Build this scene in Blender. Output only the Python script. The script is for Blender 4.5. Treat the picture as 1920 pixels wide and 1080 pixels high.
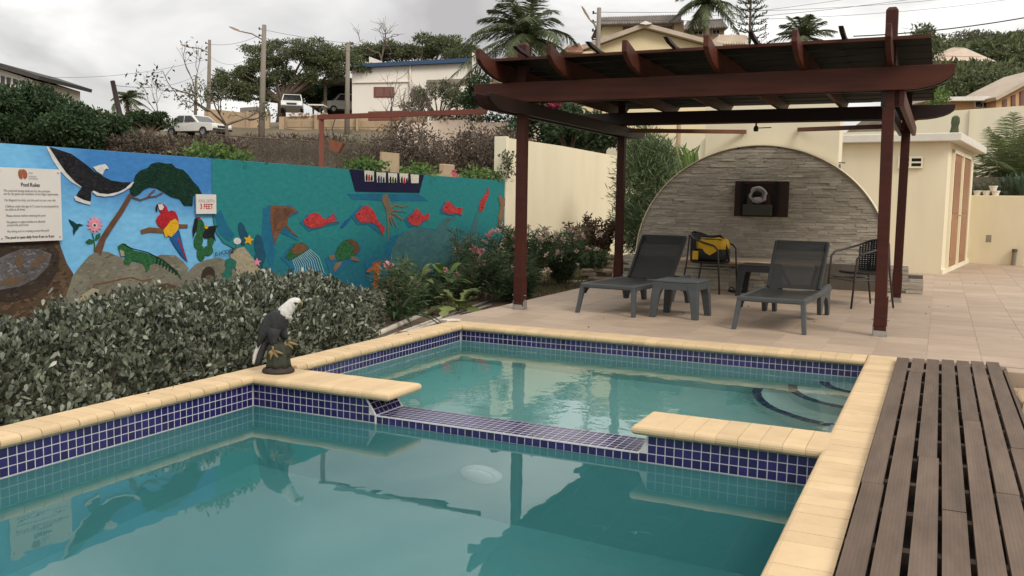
import bpy, math, random
import numpy as np
from mathutils import Matrix, Vector
from math import sin, cos, pi, radians as rad, sqrt

for o in list(bpy.data.objects): bpy.data.objects.remove(o)
scene = bpy.context.scene
col = scene.collection
random.seed(7); rng = np.random.default_rng(7)

# ------------------------------------------------------------------ camera
CAM = np.array([4.19755, -4.75252, 1.44816])
FWD = np.array([-0.42519914, 0.89972847, -0.09846006])
RGT = np.array([0.90325402, 0.42875767, 0.01729281])
UPV = np.array([-0.05777434, 0.08158156, 0.99499074])
FPX = 1690.72
cam = bpy.data.cameras.new('camera'); cam.sensor_width = 36; cam.lens = FPX / 1920 * 36
cam.clip_start = 0.05; cam.clip_end = 3000
co = bpy.data.objects.new('camera', cam); col.objects.link(co)
co.matrix_world = Matrix(((RGT[0], UPV[0], -FWD[0], CAM[0]), (RGT[1], UPV[1], -FWD[1], CAM[1]), (RGT[2], UPV[2], -FWD[2], CAM[2]), (0, 0, 0, 1)))
scene.camera = co

# ------------------------------------------------------------------ sky and sun
SUN_EL, SUN_AZ = rad(42), rad(118)     # azimuth clockwise from +Y
w = bpy.data.worlds.new('World'); scene.world = w; w.use_nodes = True
nt = w.node_tree; N = nt.nodes; Lk = nt.links
for n in list(N): N.remove(n)
def wn(t, **k):
    n = N.new(t)
    for a, b in k.items(): setattr(n, a, b)
    return n
wo = wn('ShaderNodeOutputWorld'); bg = wn('ShaderNodeBackground'); bg.inputs[1].default_value = 0.1
sky = wn('ShaderNodeTexSky', sky_type='NISHITA', sun_disc=False, sun_elevation=SUN_EL, sun_rotation=SUN_AZ)
tc = wn('ShaderNodeTexCoord'); sep = wn('ShaderNodeSeparateXYZ'); Lk.new(tc.outputs['Generated'], sep.inputs[0])
def wmath(op, a, b=None):
    n = wn('ShaderNodeMath', operation=op)
    for i, v in enumerate((a, b)):
        if v is None: continue
        if isinstance(v, (int, float)): n.inputs[i].default_value = v
        else: Lk.new(v, n.inputs[i])
    return n.outputs[0]
zz = wmath('ADD', wmath('MAXIMUM', sep.outputs[2], 0.0), 0.30)
cx = wn('ShaderNodeCombineXYZ'); Lk.new(wmath('DIVIDE', sep.outputs[0], zz), cx.inputs[0]); Lk.new(wmath('DIVIDE', sep.outputs[1], zz), cx.inputs[1])
cx.inputs[2].default_value = 4.3
n1 = wn('ShaderNodeTexNoise'); n1.inputs['Scale'].default_value = 1.55; n1.inputs['Detail'].default_value = 5; n1.inputs['Roughness'].default_value = 0.5; n1.inputs['Distortion'].default_value = 0.35
Lk.new(cx.outputs[0], n1.inputs['Vector'])
cr = wn('ShaderNodeValToRGB'); Lk.new(n1.outputs[0], cr.inputs[0])
e = cr.color_ramp.elements
e[0].position = 0.37; e[0].color = (0.40, 0.372, 0.358, 1); e[1].position = 0.61; e[1].color = (0.89, 0.86, 0.81, 1)
m_ = cr.color_ramp.elements.new(0.50); m_.color = (0.625, 0.603, 0.582, 1)
sc_ = wn('ShaderNodeVectorMath', operation='SCALE'); Lk.new(cr.outputs[0], sc_.inputs[0]); Lk.new(wmath('ADD', wmath('MULTIPLY', wmath('MAXIMUM', sep.outputs[2], 0.0), 9.0), 8.0), sc_.inputs['Scale'])   # overcast sky, brighter overhead
mx = wn('ShaderNodeMix', data_type='RGBA'); mx.inputs[0].default_value = 0.90
Lk.new(sky.outputs[0], mx.inputs[6]); Lk.new(sc_.outputs[0], mx.inputs[7])
Lk.new(mx.outputs[2], bg.inputs[0]); Lk.new(bg.outputs[0], wo.inputs[0])
sun = bpy.data.lights.new('sun', 'SUN'); sun.energy = 1.5; sun.angle = rad(22); sun.color = (1.0, 0.94, 0.85)
so = bpy.data.objects.new('sun', sun); col.objects.link(so)
sd = Vector((sin(SUN_AZ) * cos(SUN_EL), cos(SUN_AZ) * cos(SUN_EL), sin(SUN_EL)))
so.rotation_euler = sd.to_track_quat('Z', 'Y').to_euler(); so.location = (6, -8, 14)
vs = scene.view_settings; vs.view_transform = 'Standard'; vs.look = 'None'; vs.gamma = 1; vs.exposure = 0.5
scene.cycles.max_bounces = 10; scene.cycles.transparent_max_bounces = 12; scene.cycles.use_denoising = True
scene.cycles.caustics_refractive = True; scene.cycles.caustics_reflective = False; scene.cycles.sample_clamp_indirect = 6.0

# ------------------------------------------------------------------ pixel helpers (photograph pixel -> point on a real plane)
def ray(u, v): return RGT * (u - 960) / FPX + UPV * (540 - v) / FPX + FWD
def atz(u, v, z): d = ray(u, v); return CAM + d * ((z - CAM[2]) / d[2])
def aty(u, v, y): d = ray(u, v); return CAM + d * ((y - CAM[1]) / d[1])
def atx(u, v, x): d = ray(u, v); return CAM + d * ((x - CAM[0]) / d[0])
def D(u, v, d): return CAM + ray(u, v) * d

# ------------------------------------------------------------------ materials
MATS = {}
def mat(name, c, rough=0.8, c2=None, scale=6.0, amt=0.5, bump=0.0, bscale=40.0, spec=0.3, metal=0.0, rnd=0.0, stretch=(1, 1, 1), detail=5, coat=0.0, trans=0.0, alpha=1.0):
    if name in MATS: return MATS[name]
    m = bpy.data.materials.new(name); m.use_nodes = True
    t = m.node_tree; b = t.nodes['Principled BSDF']; nn = t.nodes.new; lk = t.links.new
    b.inputs['Roughness'].default_value = rough; b.inputs['Metallic'].default_value = metal
    b.inputs['Specular IOR Level'].default_value = spec
    if coat: b.inputs['Coat Weight'].default_value = coat
    if alpha < 1: b.inputs['Alpha'].default_value = alpha
    if c2 is None: c2 = tuple(x * 0.7 for x in c)
    geo = nn('ShaderNodeNewGeometry')
    mp = nn('ShaderNodeMapping'); mp.inputs['Scale'].default_value = stretch; lk(geo.outputs['Position'], mp.inputs[0])
    no = nn('ShaderNodeTexNoise'); no.inputs['Scale'].default_value = scale; no.inputs['Detail'].default_value = detail; no.inputs['Roughness'].default_value = 0.6
    lk(mp.outputs[0], no.inputs['Vector'])
    ra = nn('ShaderNodeMapRange'); ra.inputs[1].default_value = 0.5 - 0.28; ra.inputs[2].default_value = 0.5 + 0.28
    ra.inputs[3].default_value = 0.0; ra.inputs[4].default_value = amt * 2 if amt <= 0.5 else 1.0
    lk(no.outputs[0], ra.inputs[0])
    mi = nn('ShaderNodeMix'); mi.data_type = 'RGBA'; mi.inputs[6].default_value = (*c, 1); mi.inputs[7].default_value = (*c2, 1)
    lk(ra.outputs[0], mi.inputs[0]); out = mi.outputs[2]
    if rnd:
        oi = nn('ShaderNodeObjectInfo'); ad = nn('ShaderNodeMath'); ad.operation = 'ADD'
        lk(oi.outputs['Random'], ad.inputs[0]); lk(geo.outputs['Random Per Island'], ad.inputs[1])
        fr = nn('ShaderNodeMath'); fr.operation = 'FRACT'; lk(ad.outputs[0], fr.inputs[0])
        r2 = nn('ShaderNodeMapRange'); r2.inputs[3].default_value = 1 - rnd; r2.inputs[4].default_value = 1 + rnd; lk(fr.outputs[0], r2.inputs[0])
        vm = nn('ShaderNodeVectorMath'); vm.operation = 'SCALE'; lk(out, vm.inputs[0]); lk(r2.outputs[0], vm.inputs['Scale']); out = vm.outputs[0]
    lk(out, b.inputs['Base Color'])
    if bump:
        n2 = nn('ShaderNodeTexNoise'); n2.inputs['Scale'].default_value = bscale; n2.inputs['Detail'].default_value = 4; lk(mp.outputs[0], n2.inputs['Vector'])
        bp = nn('ShaderNodeBump'); bp.inputs['Strength'].default_value = bump; bp.inputs['Distance'].default_value = 0.02; lk(n2.outputs[0], bp.inputs['Height']); lk(bp.outputs[0], b.inputs['Normal'])
    if trans:
        tr = nn('ShaderNodeBsdfTranslucent'); lk(out, tr.inputs[0]); ms = nn('ShaderNodeMixShader'); ms.inputs[0].default_value = trans
        lk(b.outputs[0], ms.inputs[1]); lk(tr.outputs[0], ms.inputs[2]); lk(ms.outputs[0], t.nodes['Material Output'].inputs[0])
    MATS[name] = m; return m
def leafm(name, c, c2, rough=0.55, rnd=0.45, spec=0.3, scale=1.2, trans=0.25):
    return mat(name, c, rough, c2, scale=scale, amt=0.5, rnd=rnd, spec=spec, trans=trans)
M = lambda k: MATS[k]
mat('cream', (0.79, 0.71, 0.515), 0.9, (0.68, 0.60, 0.43), scale=1.6, bump=0.12, bscale=60, stretch=(1, 1, .25), detail=7)
mat('cream_light', (0.80, 0.735, 0.56), 0.9, (0.71, 0.645, 0.48), scale=1.3, bump=0.1, bscale=60, stretch=(1, 1, .3), detail=7)
mat('white_trim', (0.70, 0.67, 0.60), 0.85, (0.58, 0.55, 0.48), scale=4, bump=0.1)
mat('patio_tile', (0.44, 0.335, 0.245), 0.62, (0.33, 0.25, 0.185), scale=3.2, amt=0.5, rnd=0.10, stretch=(1, 2.2, 1), spec=0.35, bump=0.05, bscale=20)
mat('grout', (0.46, 0.37, 0.285), 0.9, (0.36, 0.285, 0.22), scale=8)
mat('coping', (0.63, 0.475, 0.285), 0.75, (0.52, 0.375, 0.215), scale=5, amt=0.5, rnd=0.07, bump=0.12, bscale=90)
mat('coping_joint', (0.54, 0.40, 0.235), 0.9, (0.42, 0.30, 0.175), scale=14)
mat('pool_tile', (0.014, 0.009, 0.080), 0.16, (0.022, 0.016, 0.105), scale=16, rnd=0.32, spec=0.6)
mat('tile_grout', (0.66, 0.64, 0.63), 0.8, (0.46, 0.45, 0.46), scale=20)
mat('step_plaster', (0.66, 0.76, 0.72), 0.8, (0.58, 0.70, 0.66), scale=2)
mat('plaster_teal', (0.20, 0.475, 0.485), 0.8, (0.175, 0.44, 0.45), scale=1.5)
mat('plaster_spa', (0.30, 0.55, 0.53), 0.8, (0.26, 0.50, 0.49), scale=1.5)
mat('wood_red', (0.066, 0.015, 0.008), 0.55, (0.034, 0.010, 0.007), scale=2.5, stretch=(1.5, 1.5, 9), rnd=0.12, spec=0.25, bump=0.12, bscale=60)
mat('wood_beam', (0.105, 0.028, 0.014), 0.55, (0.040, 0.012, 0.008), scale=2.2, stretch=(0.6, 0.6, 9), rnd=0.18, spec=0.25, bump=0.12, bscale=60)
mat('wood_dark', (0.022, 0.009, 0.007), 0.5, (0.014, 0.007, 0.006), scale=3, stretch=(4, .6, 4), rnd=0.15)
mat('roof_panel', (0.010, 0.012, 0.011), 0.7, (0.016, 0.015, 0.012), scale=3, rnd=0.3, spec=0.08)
mat('deck_wood', (0.160, 0.115, 0.084), 0.75, (0.085, 0.060, 0.044), scale=2.2, stretch=(5, .9, 1), rnd=0.13, spec=0.3, bump=0.08, bscale=30)
mat('deck_dark', (0.05, 0.038, 0.03), 0.9, (0.03, 0.022, 0.02), scale=5)
mat('galv', (0.45, 0.44, 0.42), 0.45, (0.33, 0.31, 0.28), scale=20, metal=0.7)
mat('resin_grey', (0.066, 0.073, 0.076), 0.5, (0.055, 0.061, 0.064), scale=5, spec=0.35)
mat('resin_dark', (0.035, 0.037, 0.038), 0.55, (0.028, 0.03, 0.03), scale=5)
mat('chair_tube', (0.030, 0.026, 0.023), 0.4, (0.045, 0.036, 0.03), scale=20, spec=0.4)
mat('rattan', (0.020, 0.020, 0.021), 0.5, (0.012, 0.012, 0.013), scale=60, rnd=0.3)
mat('bag_yellow', (0.72, 0.44, 0.025), 0.6, (0.62, 0.36, 0.02), scale=10)
mat('bag_black', (0.018, 0.017, 0.016), 0.6, (0.028, 0.026, 0.024), scale=14)
mat('stone', (0.46, 0.415, 0.335), 0.85, (0.33, 0.295, 0.24), scale=7, rnd=0.17, stretch=(1, 1, 2.5), bump=0.5, bscale=28)
mat('stone_back', (0.14, 0.12, 0.095), 0.95, (0.10, 0.085, 0.07), scale=10)
mat('soil', (0.15, 0.105, 0.072), 0.95, (0.09, 0.065, 0.046), scale=3, bump=0.4, bscale=25)
mat('terrain', (0.17, 0.13, 0.09), 0.95, (0.09, 0.085, 0.05), scale=0.4, bump=0.3, bscale=3)
mat('pvc', (0.58, 0.54, 0.47), 0.5, (0.40, 0.36, 0.30), scale=12)
mat('hedge_core', (0.022, 0.022, 0.016), 0.95, (0.012, 0.012, 0.009), scale=14)  # near-black colour for the shaded inside of the hedge
leafm('hedge_leaf_highlight', (0.31, 0.32, 0.26), (0.19, 0.205, 0.155), rnd=0.40, scale=3, rough=0.35, spec=0.5, trans=0.1)  # paler leaf colour that paints in the bright leaf highlights
leafm('hedge_leaf', (0.150, 0.165, 0.112), (0.048, 0.060, 0.036), rnd=0.70, scale=3.2, rough=0.36, spec=0.55, trans=0.12)  # strong leaf contrast also paints in the shadows between leaves
leafm('oleander_leaf', (0.10, 0.15, 0.066), (0.055, 0.09, 0.04), scale=2)
leafm('oleander_light', (0.155, 0.205, 0.10), (0.085, 0.125, 0.055), scale=1.5)
leafm('dark_leaf', (0.048, 0.085, 0.032), (0.026, 0.050, 0.020), scale=0.8)
leafm('tree_leaf', (0.140, 0.160, 0.070), (0.075, 0.095, 0.042), scale=0.35)
leafm('grey_leaf', (0.15, 0.155, 0.095), (0.09, 0.10, 0.06), scale=0.5)
leafm('yellow_leaf', (0.20, 0.22, 0.07), (0.10, 0.14, 0.04), scale=3)
leafm('bright_leaf', (0.13, 0.20, 0.045), (0.08, 0.14, 0.035), scale=3)
leafm('red_leaf', (0.10, 0.050, 0.034), (0.055, 0.05, 0.028), scale=3)
leafm('palm_leaf', (0.115, 0.14, 0.06), (0.06, 0.08, 0.036), scale=1)
leafm('palm_dry', (0.27, 0.21, 0.11), (0.17, 0.13, 0.07), scale=1)
leafm('brown_leaf', (0.14, 0.106, 0.078), (0.080, 0.060, 0.046), scale=1)
leafm('grass_blade', (0.10, 0.13, 0.045), (0.14, 0.11, 0.05), scale=2)
leafm('petal_pink', (0.72, 0.27, 0.30), (0.62, 0.36, 0.34), scale=5, rnd=0.25)
leafm('petal_pale', (0.66, 0.46, 0.40), (0.55, 0.38, 0.32), scale=5, rnd=0.25)
leafm('petal_magenta', (0.35, 0.03, 0.08), (0.25, 0.03, 0.06), scale=2)
mat('bark', (0.16, 0.115, 0.08), 0.9, (0.09, 0.065, 0.05), scale=6, stretch=(3, 3, 1), bump=0.4, bscale=15)
mat('twig', (0.17, 0.135, 0.105), 0.9, (0.10, 0.08, 0.065), scale=3)
mat('pole_grey', (0.26, 0.225, 0.185), 0.9, (0.17, 0.145, 0.12), scale=2, stretch=(2, 2, .5))
mat('wire', (0.03, 0.03, 0.03), 0.6)
mat('rust_red', (0.20, 0.058, 0.036), 0.6, (0.14, 0.045, 0.03), scale=2)
mat('tan_wall', (0.48, 0.345, 0.215), 0.95, (0.34, 0.25, 0.165), scale=0.5, bump=0.2, bscale=5)
mat('tan_block', (0.44, 0.325, 0.205), 0.95, (0.32, 0.235, 0.155), scale=0.9, rnd=0.09, bump=0.2, bscale=5)
mat('white_wall', (0.74, 0.70, 0.63), 0.9, (0.66, 0.61, 0.54), scale=0.4)
mat('pink_wall', (0.70, 0.57, 0.46), 0.9, (0.62, 0.50, 0.40), scale=0.5)
mat('yellow_wall', (0.72, 0.61, 0.39), 0.9, (0.64, 0.53, 0.33), scale=0.5)
mat('peach_wall', (0.60, 0.37, 0.185), 0.9, (0.52, 0.32, 0.16), scale=0.6)
mat('roof_blue', (0.018, 0.055, 0.13), 0.5, (0.03, 0.06, 0.12), scale=1)
mat('roof_grey', (0.23, 0.205, 0.185), 0.8, (0.14, 0.125, 0.115), scale=1.5, rnd=0.15)
mat('roof_clay', (0.50, 0.27, 0.19), 0.85, (0.38, 0.22, 0.16), scale=2, rnd=0.2)
mat('roof_pale', (0.58, 0.48, 0.38), 0.85, (0.40, 0.33, 0.26), scale=2, rnd=0.15)
mat('glass_dark', (0.025, 0.028, 0.03), 0.12, (0.02, 0.02, 0.02), spec=0.6)
mat('shutter', (0.19, 0.09, 0.07), 0.6, (0.14, 0.07, 0.055), scale=6)
mat('door_wood', (0.36, 0.185, 0.10), 0.5, (0.27, 0.13, 0.07), scale=2.5, stretch=(4, 4, .5), rnd=0.08)
mat('brass', (0.55, 0.45, 0.28), 0.35, metal=0.8)
mat('car_white', (0.74, 0.73, 0.70), 0.3, (0.68, 0.67, 0.63), scale=1, spec=0.5, coat=0.3)
mat('rubber', (0.02, 0.02, 0.02), 0.8)
mat('chrome', (0.5, 0.5, 0.5), 0.25, metal=0.9)
mat('lamp_glass', (0.93, 0.93, 0.89), 0.4, (0.9, 0.9, 0.86))
mat('board', (0.47, 0.35, 0.21), 0.9, (0.38, 0.28, 0.17), scale=6)
mat('sign_white', (0.66, 0.63, 0.585), 0.6, (0.60, 0.57, 0.52), scale=3)
mat('ink_black', (0.03, 0.03, 0.03), 0.7); mat('ink_grey', (0.30, 0.29, 0.28), 0.8); mat('ink_red', (0.50, 0.02, 0.02), 0.7); mat('ink_pale_red', (0.56, 0.42, 0.40), 0.7)
mat('logo_brown', (0.35, 0.12, 0.055), 0.7, (0.25, 0.07, 0.03), scale=30)
mat('eagle_dark', (0.040, 0.041, 0.044), 0.75, (0.022, 0.022, 0.025), scale=24, bump=0.5, bscale=60, stretch=(1, 1, .4))
mat('eagle_white', (0.68, 0.67, 0.63), 0.8, (0.52, 0.50, 0.46), scale=40, bump=0.5, bscale=70, stretch=(1, 1, .35))
mat('eagle_yellow', (0.25, 0.18, 0.085), 0.6, (0.17, 0.12, 0.055), scale=30)
mat('stump', (0.050, 0.052, 0.036), 0.8, (0.022, 0.026, 0.018), scale=18, bump=0.8, bscale=40, stretch=(1, 1, .25))
mat('eagle_base', (0.045, 0.032, 0.027), 0.7, (0.03, 0.022, 0.02), scale=20)
mat('terracotta', (0.30, 0.11, 0.06), 0.8, (0.2, 0.08, 0.05), scale=8)
mat('cactus', (0.07, 0.085, 0.045), 0.8, (0.05, 0.06, 0.03), scale=10)
mat('agave', (0.10, 0.15, 0.10), 0.55, (0.06, 0.10, 0.065), scale=3, rnd=0.25)
mat('plate_grey', (0.33, 0.28, 0.22), 0.5)
mat('fire_black', (0.012, 0.010, 0.010), 0.9)
mat('mask_grey', (0.52, 0.48, 0.46), 0.85, (0.30, 0.27, 0.25), scale=60, bump=0.6, bscale=120)
mat('white_plastic', (0.95, 0.96, 0.93), 0.5, (0.93, 0.94, 0.91))
def pm(name, c, c2=None, s=7, a=0.5, grad=None):
    """brushed wall paint: two tones, brush streaks and a coarse plaster relief; grad = (deep colour, z0, z1) blends to a second paint with height"""
    key = 'paint_' + name
    if key in MATS: return MATS[key]
    m = mat(key, c, 0.8, c2, scale=s, amt=a, bump=0.08, bscale=22, spec=0.12, detail=4); t = m.node_tree; b = t.nodes['Principled BSDF']; lk = t.links.new; nn = t.nodes.new
    src = b.inputs['Base Color'].links[0].from_socket; geo = [n for n in t.nodes if n.type == 'NEW_GEOMETRY'][0]
    if grad:
        sp_ = nn('ShaderNodeSeparateXYZ'); lk(geo.outputs['Position'], sp_.inputs[0]); no = nn('ShaderNodeTexNoise'); no.inputs['Scale'].default_value = 1.7; no.inputs['Detail'].default_value = 6; lk(geo.outputs['Position'], no.inputs['Vector'])
        ma = nn('ShaderNodeMath'); ma.operation = 'MULTIPLY_ADD'; lk(no.outputs[0], ma.inputs[0]); ma.inputs[1].default_value = grad[3]; lk(sp_.outputs[2], ma.inputs[2])
        mr = nn('ShaderNodeMapRange'); mr.inputs[1].default_value = grad[1]; mr.inputs[2].default_value = grad[2]; lk(ma.outputs[0], mr.inputs[0]); f = mr.outputs[0]
        if len(grad) > 4:
            m2 = nn('ShaderNodeMapRange'); m2.inputs[1].default_value = grad[4]; m2.inputs[2].default_value = grad[5]; lk(sp_.outputs[1], m2.inputs[0]); mu = nn('ShaderNodeMath'); mu.operation = 'MULTIPLY'; lk(f, mu.inputs[0]); lk(m2.outputs[0], mu.inputs[1]); f = mu.outputs[0]
        mx_ = nn('ShaderNodeMix'); mx_.data_type = 'RGBA'; lk(f, mx_.inputs[0]); lk(src, mx_.inputs[6]); mx_.inputs[7].default_value = (*grad[0], 1); src = mx_.outputs[2]
    mp = nn('ShaderNodeMapping'); mp.inputs['Scale'].default_value = (1, 5, 11); mp.inputs['Rotation'].default_value = (0.5 + (len(MATS) % 7) * .3, 0, 0); lk(geo.outputs['Position'], mp.inputs[0])
    n2 = nn('ShaderNodeTexNoise'); n2.inputs['Scale'].default_value = 2.2; n2.inputs['Detail'].default_value = 4; lk(mp.outputs[0], n2.inputs['Vector'])
    r2 = nn('ShaderNodeMapRange'); r2.inputs[1].default_value = .3; r2.inputs[2].default_value = .7; r2.inputs[3].default_value = .90; r2.inputs[4].default_value = 1.10; lk(n2.outputs[0], r2.inputs[0])
    vm = nn('ShaderNodeVectorMath'); vm.operation = 'SCALE'; lk(src, vm.inputs[0]); lk(r2.outputs[0], vm.inputs['Scale']); lk(vm.outputs[0], b.inputs['Base Color']); return m
def sling_material():
    m = bpy.data.materials.new('sling'); m.use_nodes = True; t = m.node_tree; b = t.nodes['Principled BSDF']
    b.inputs['Base Color'].default_value = (0.020, 0.020, 0.019, 1); b.inputs['Roughness'].default_value = 0.65
    tr = t.nodes.new('ShaderNodeBsdfTransparent'); ms = t.nodes.new('ShaderNodeMixShader'); ms.inputs[0].default_value = 0.10
    t.links.new(b.outputs[0], ms.inputs[1]); t.links.new(tr.outputs[0], ms.inputs[2]); t.links.new(ms.outputs[0], t.nodes['Material Output'].inputs[0]); MATS['sling'] = m
sling_material()
def water_material(name, tint, body, bs, ripple, milky):
    """still pool water: a clear refracting part and a milky suspended part under one smooth surface"""
    m = bpy.data.materials.new(name); m.use_nodes = True; t = m.node_tree; b = t.nodes['Principled BSDF']
    b.inputs['Base Color'].default_value = (*tint, 1); b.inputs['Roughness'].default_value = 0.0; b.inputs['IOR'].default_value = 1.333; b.inputs['Transmission Weight'].default_value = 1.0
    c = t.nodes.new('ShaderNodeBsdfPrincipled'); c.inputs['Base Color'].default_value = (*body, 1); c.inputs['Roughness'].default_value = 0.0; c.inputs['IOR'].default_value = 1.333
    geo = t.nodes.new('ShaderNodeNewGeometry'); no = t.nodes.new('ShaderNodeTexNoise'); no.inputs['Scale'].default_value = bs; no.inputs['Detail'].default_value = 2.5
    t.links.new(geo.outputs['Position'], no.inputs['Vector'])
    bp = t.nodes.new('ShaderNodeBump'); bp.inputs['Strength'].default_value = ripple; bp.inputs['Distance'].default_value = 0.01
    ms = t.nodes.new('ShaderNodeMixShader'); ms.inputs[0].default_value = milky
    t.links.new(no.outputs[0], bp.inputs['Height']); t.links.new(bp.outputs[0], b.inputs['Normal']); t.links.new(bp.outputs[0], c.inputs['Normal'])
    t.links.new(b.outputs[0], ms.inputs[1]); t.links.new(c.outputs[0], ms.inputs[2]); t.links.new(ms.outputs[0], t.nodes['Material Output'].inputs[0]); MATS[name] = m; return m
water_material('water_big', (0.72, 0.94, 0.945), (0.040, 0.175, 0.182), 3.0, 0.10, 0.33)
water_material('water_spa', (0.74, 0.94, 0.92), (0.070, 0.22, 0.215), 5.0, 0.22, 0.08)

# ------------------------------------------------------------------ building helpers
def tag(o, label=None, cat=None, group=None, kind=None):
    if label: o['label'] = label
    if cat: o['category'] = cat
    if group: o['group'] = group
    if kind: o['kind'] = kind
    return o
def thing(name, label, cat, loc=(0, 0, 0), rotz=0.0, group=None):
    o = bpy.data.objects.new(name, None); col.objects.link(o); o.empty_display_size = 0.1
    o.location = loc; o.rotation_euler = (0, 0, rotz); tag(o, label, cat, group); return o
def pinv(p): return (Matrix.Translation(p.location) @ p.rotation_euler.to_matrix().to_4x4()).inverted()
def link(name, me, parent=None, local=False, matrix=None, m=None):
    o = bpy.data.objects.new(name, me); col.objects.link(o)
    if m is not None and not me.materials: me.materials.append(m)
    if parent is not None:
        o.parent = parent
        if not local:
            if parent.type == 'EMPTY': o.matrix_parent_inverse = pinv(parent)
    if matrix is not None: o.matrix_basis = matrix
    return o
class MB:
    def __init__(s): s.v = []; s.f = []
    def add(s, vs, fs):
        b = len(s.v); s.v += [tuple(map(float, p)) for p in vs]; s.f += [tuple(b + i for i in q) for q in fs]; return s
    def box(s, c, d, rz=0.0, mtx=None):
        x, y, z = d[0] / 2, d[1] / 2, d[2] / 2
        P = [(-x, -y, -z), (x, -y, -z), (x, y, -z), (-x, y, -z), (-x, -y, z), (x, -y, z), (x, y, z), (-x, y, z)]
        if mtx is not None: P = [tuple(mtx @ Vector(p)) for p in P]
        elif rz: P = [(p[0] * cos(rz) - p[1] * sin(rz), p[0] * sin(rz) + p[1] * cos(rz), p[2]) for p in P]
        P = [(p[0] + c[0], p[1] + c[1], p[2] + c[2]) for p in P]
        return s.add(P, [(0, 3, 2, 1), (4, 5, 6, 7), (0, 1, 5, 4), (1, 2, 6, 5), (2, 3, 7, 6), (3, 0, 4, 7)])
    def bar(s, a, b, wd, ht, up=(0, 0, 1)):
        a = np.array(a, float); b = np.array(b, float); t = b - a; t /= np.linalg.norm(t); u = np.array(up, float); sd_ = np.cross(t, u); sd_ /= max(1e-9, np.linalg.norm(sd_)); u = np.cross(sd_, t)
        P = [q + sd_ * i * wd / 2 + u * j * ht / 2 for q in (a, b) for i, j in ((-1, -1), (1, -1), (1, 1), (-1, 1))]
        return s.add(P, [(0, 1, 2, 3), (7, 6, 5, 4), (0, 4, 5, 1), (1, 5, 6, 2), (2, 6, 7, 3), (3, 7, 4, 0)])
    def tube(s, pts, r, n=8, cap=True):
        pts = [np.array(p, float) for p in pts]; m = len(pts); rs = r if hasattr(r, '__len__') else [r] * m
        b = len(s.v); ref = None
        for i, p in enumerate(pts):
            t = pts[min(i + 1, m - 1)] - pts[max(i - 1, 0)]; t = t / max(1e-9, np.linalg.norm(t))
            if ref is None:
                ref = np.cross(t, (0, 0, 1.0) if abs(t[2]) < 0.9 else (1.0, 0, 0))
            ref = ref - t * (ref @ t); ref = ref / max(1e-9, np.linalg.norm(ref)); bi = np.cross(t, ref)
            for k in range(n):
                a = 2 * pi * k / n; s.v.append(tuple(p + (ref * cos(a) + bi * sin(a)) * rs[i]))
        for i in range(m - 1):
            for k in range(n):
                k2 = (k + 1) % n; s.f.append((b + i * n + k, b + i * n + k2, b + (i + 1) * n + k2, b + (i + 1) * n + k))
        if cap: s.f.append(tuple(b + k for k in range(n))[::-1]); s.f.append(tuple(b + (m - 1) * n + k for k in range(n)))
        return s
    def loft(s, rings, cap=True):
        n = len(rings[0]); b = len(s.v)
        for r in rings: s.v += [tuple(map(float, p)) for p in r]
        for i in range(len(rings) - 1):
            for k in range(n):
                k2 = (k + 1) % n; s.f.append((b + i * n + k, b + i * n + k2, b + (i + 1) * n + k2, b + (i + 1) * n + k))
        if cap: s.f.append(tuple(b + k for k in range(n))[::-1]); s.f.append(tuple(b + (len(rings) - 1) * n + k for k in range(n)))
        return s
    def lathe(s, c, prof, n=20):
        return s.loft([[(c[0] + r * cos(2 * pi * k / n), c[1] + r * sin(2 * pi * k / n), c[2] + z) for k in range(n)] for r, z in prof])
    def prism(s, poly, vec):            # poly: 3D points, extruded by vec
        n = len(poly); P = [np.array(p, float) for p in poly]; V = np.array(vec, float)
        return s.add(P + [p + V for p in P], [tuple(range(n))[::-1], tuple(range(n, 2 * n))] + [(i, (i + 1) % n, n + (i + 1) % n, n + i) for i in range(n)])
    def mesh(s, name, m=None, smooth=False):
        me = bpy.data.meshes.new(name); me.from_pydata(s.v, [], s.f); me.update()
        if smooth: me.polygons.foreach_set('use_smooth', [True] * len(me.polygons))
        if m is not None: me.materials.append(M(m) if isinstance(m, str) else m)
        return me
    def build(s, name, m, parent=None, smooth=False, local=False, fix=True):
        me = s.mesh(name, m, smooth)
        if fix and len(s.f) < 20000:
            import bmesh
            bm = bmesh.new(); bm.from_mesh(me); bmesh.ops.recalc_face_normals(bm, faces=bm.faces); bm.to_mesh(me); bm.free()
        return link(name, me, parent, local)
def bevel(o, wd=0.006, seg=2):
    md = o.modifiers.new('bevel', 'BEVEL'); md.width = wd; md.segments = seg; md.limit_method = 'ANGLE'; md.angle_limit = rad(35); return o
def copy_tree(o, parent=None):
    c = o.copy(); col.objects.link(c); c.parent = parent
    for ch in list(o.children): copy_tree(ch, c)
    return c
def struct(name, mb, m, **k): return tag(mb.build(name, m, **k), kind='structure')
def nrm(a): return a / np.maximum(1e-9, np.linalg.norm(a, axis=-1, keepdims=True))
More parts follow.
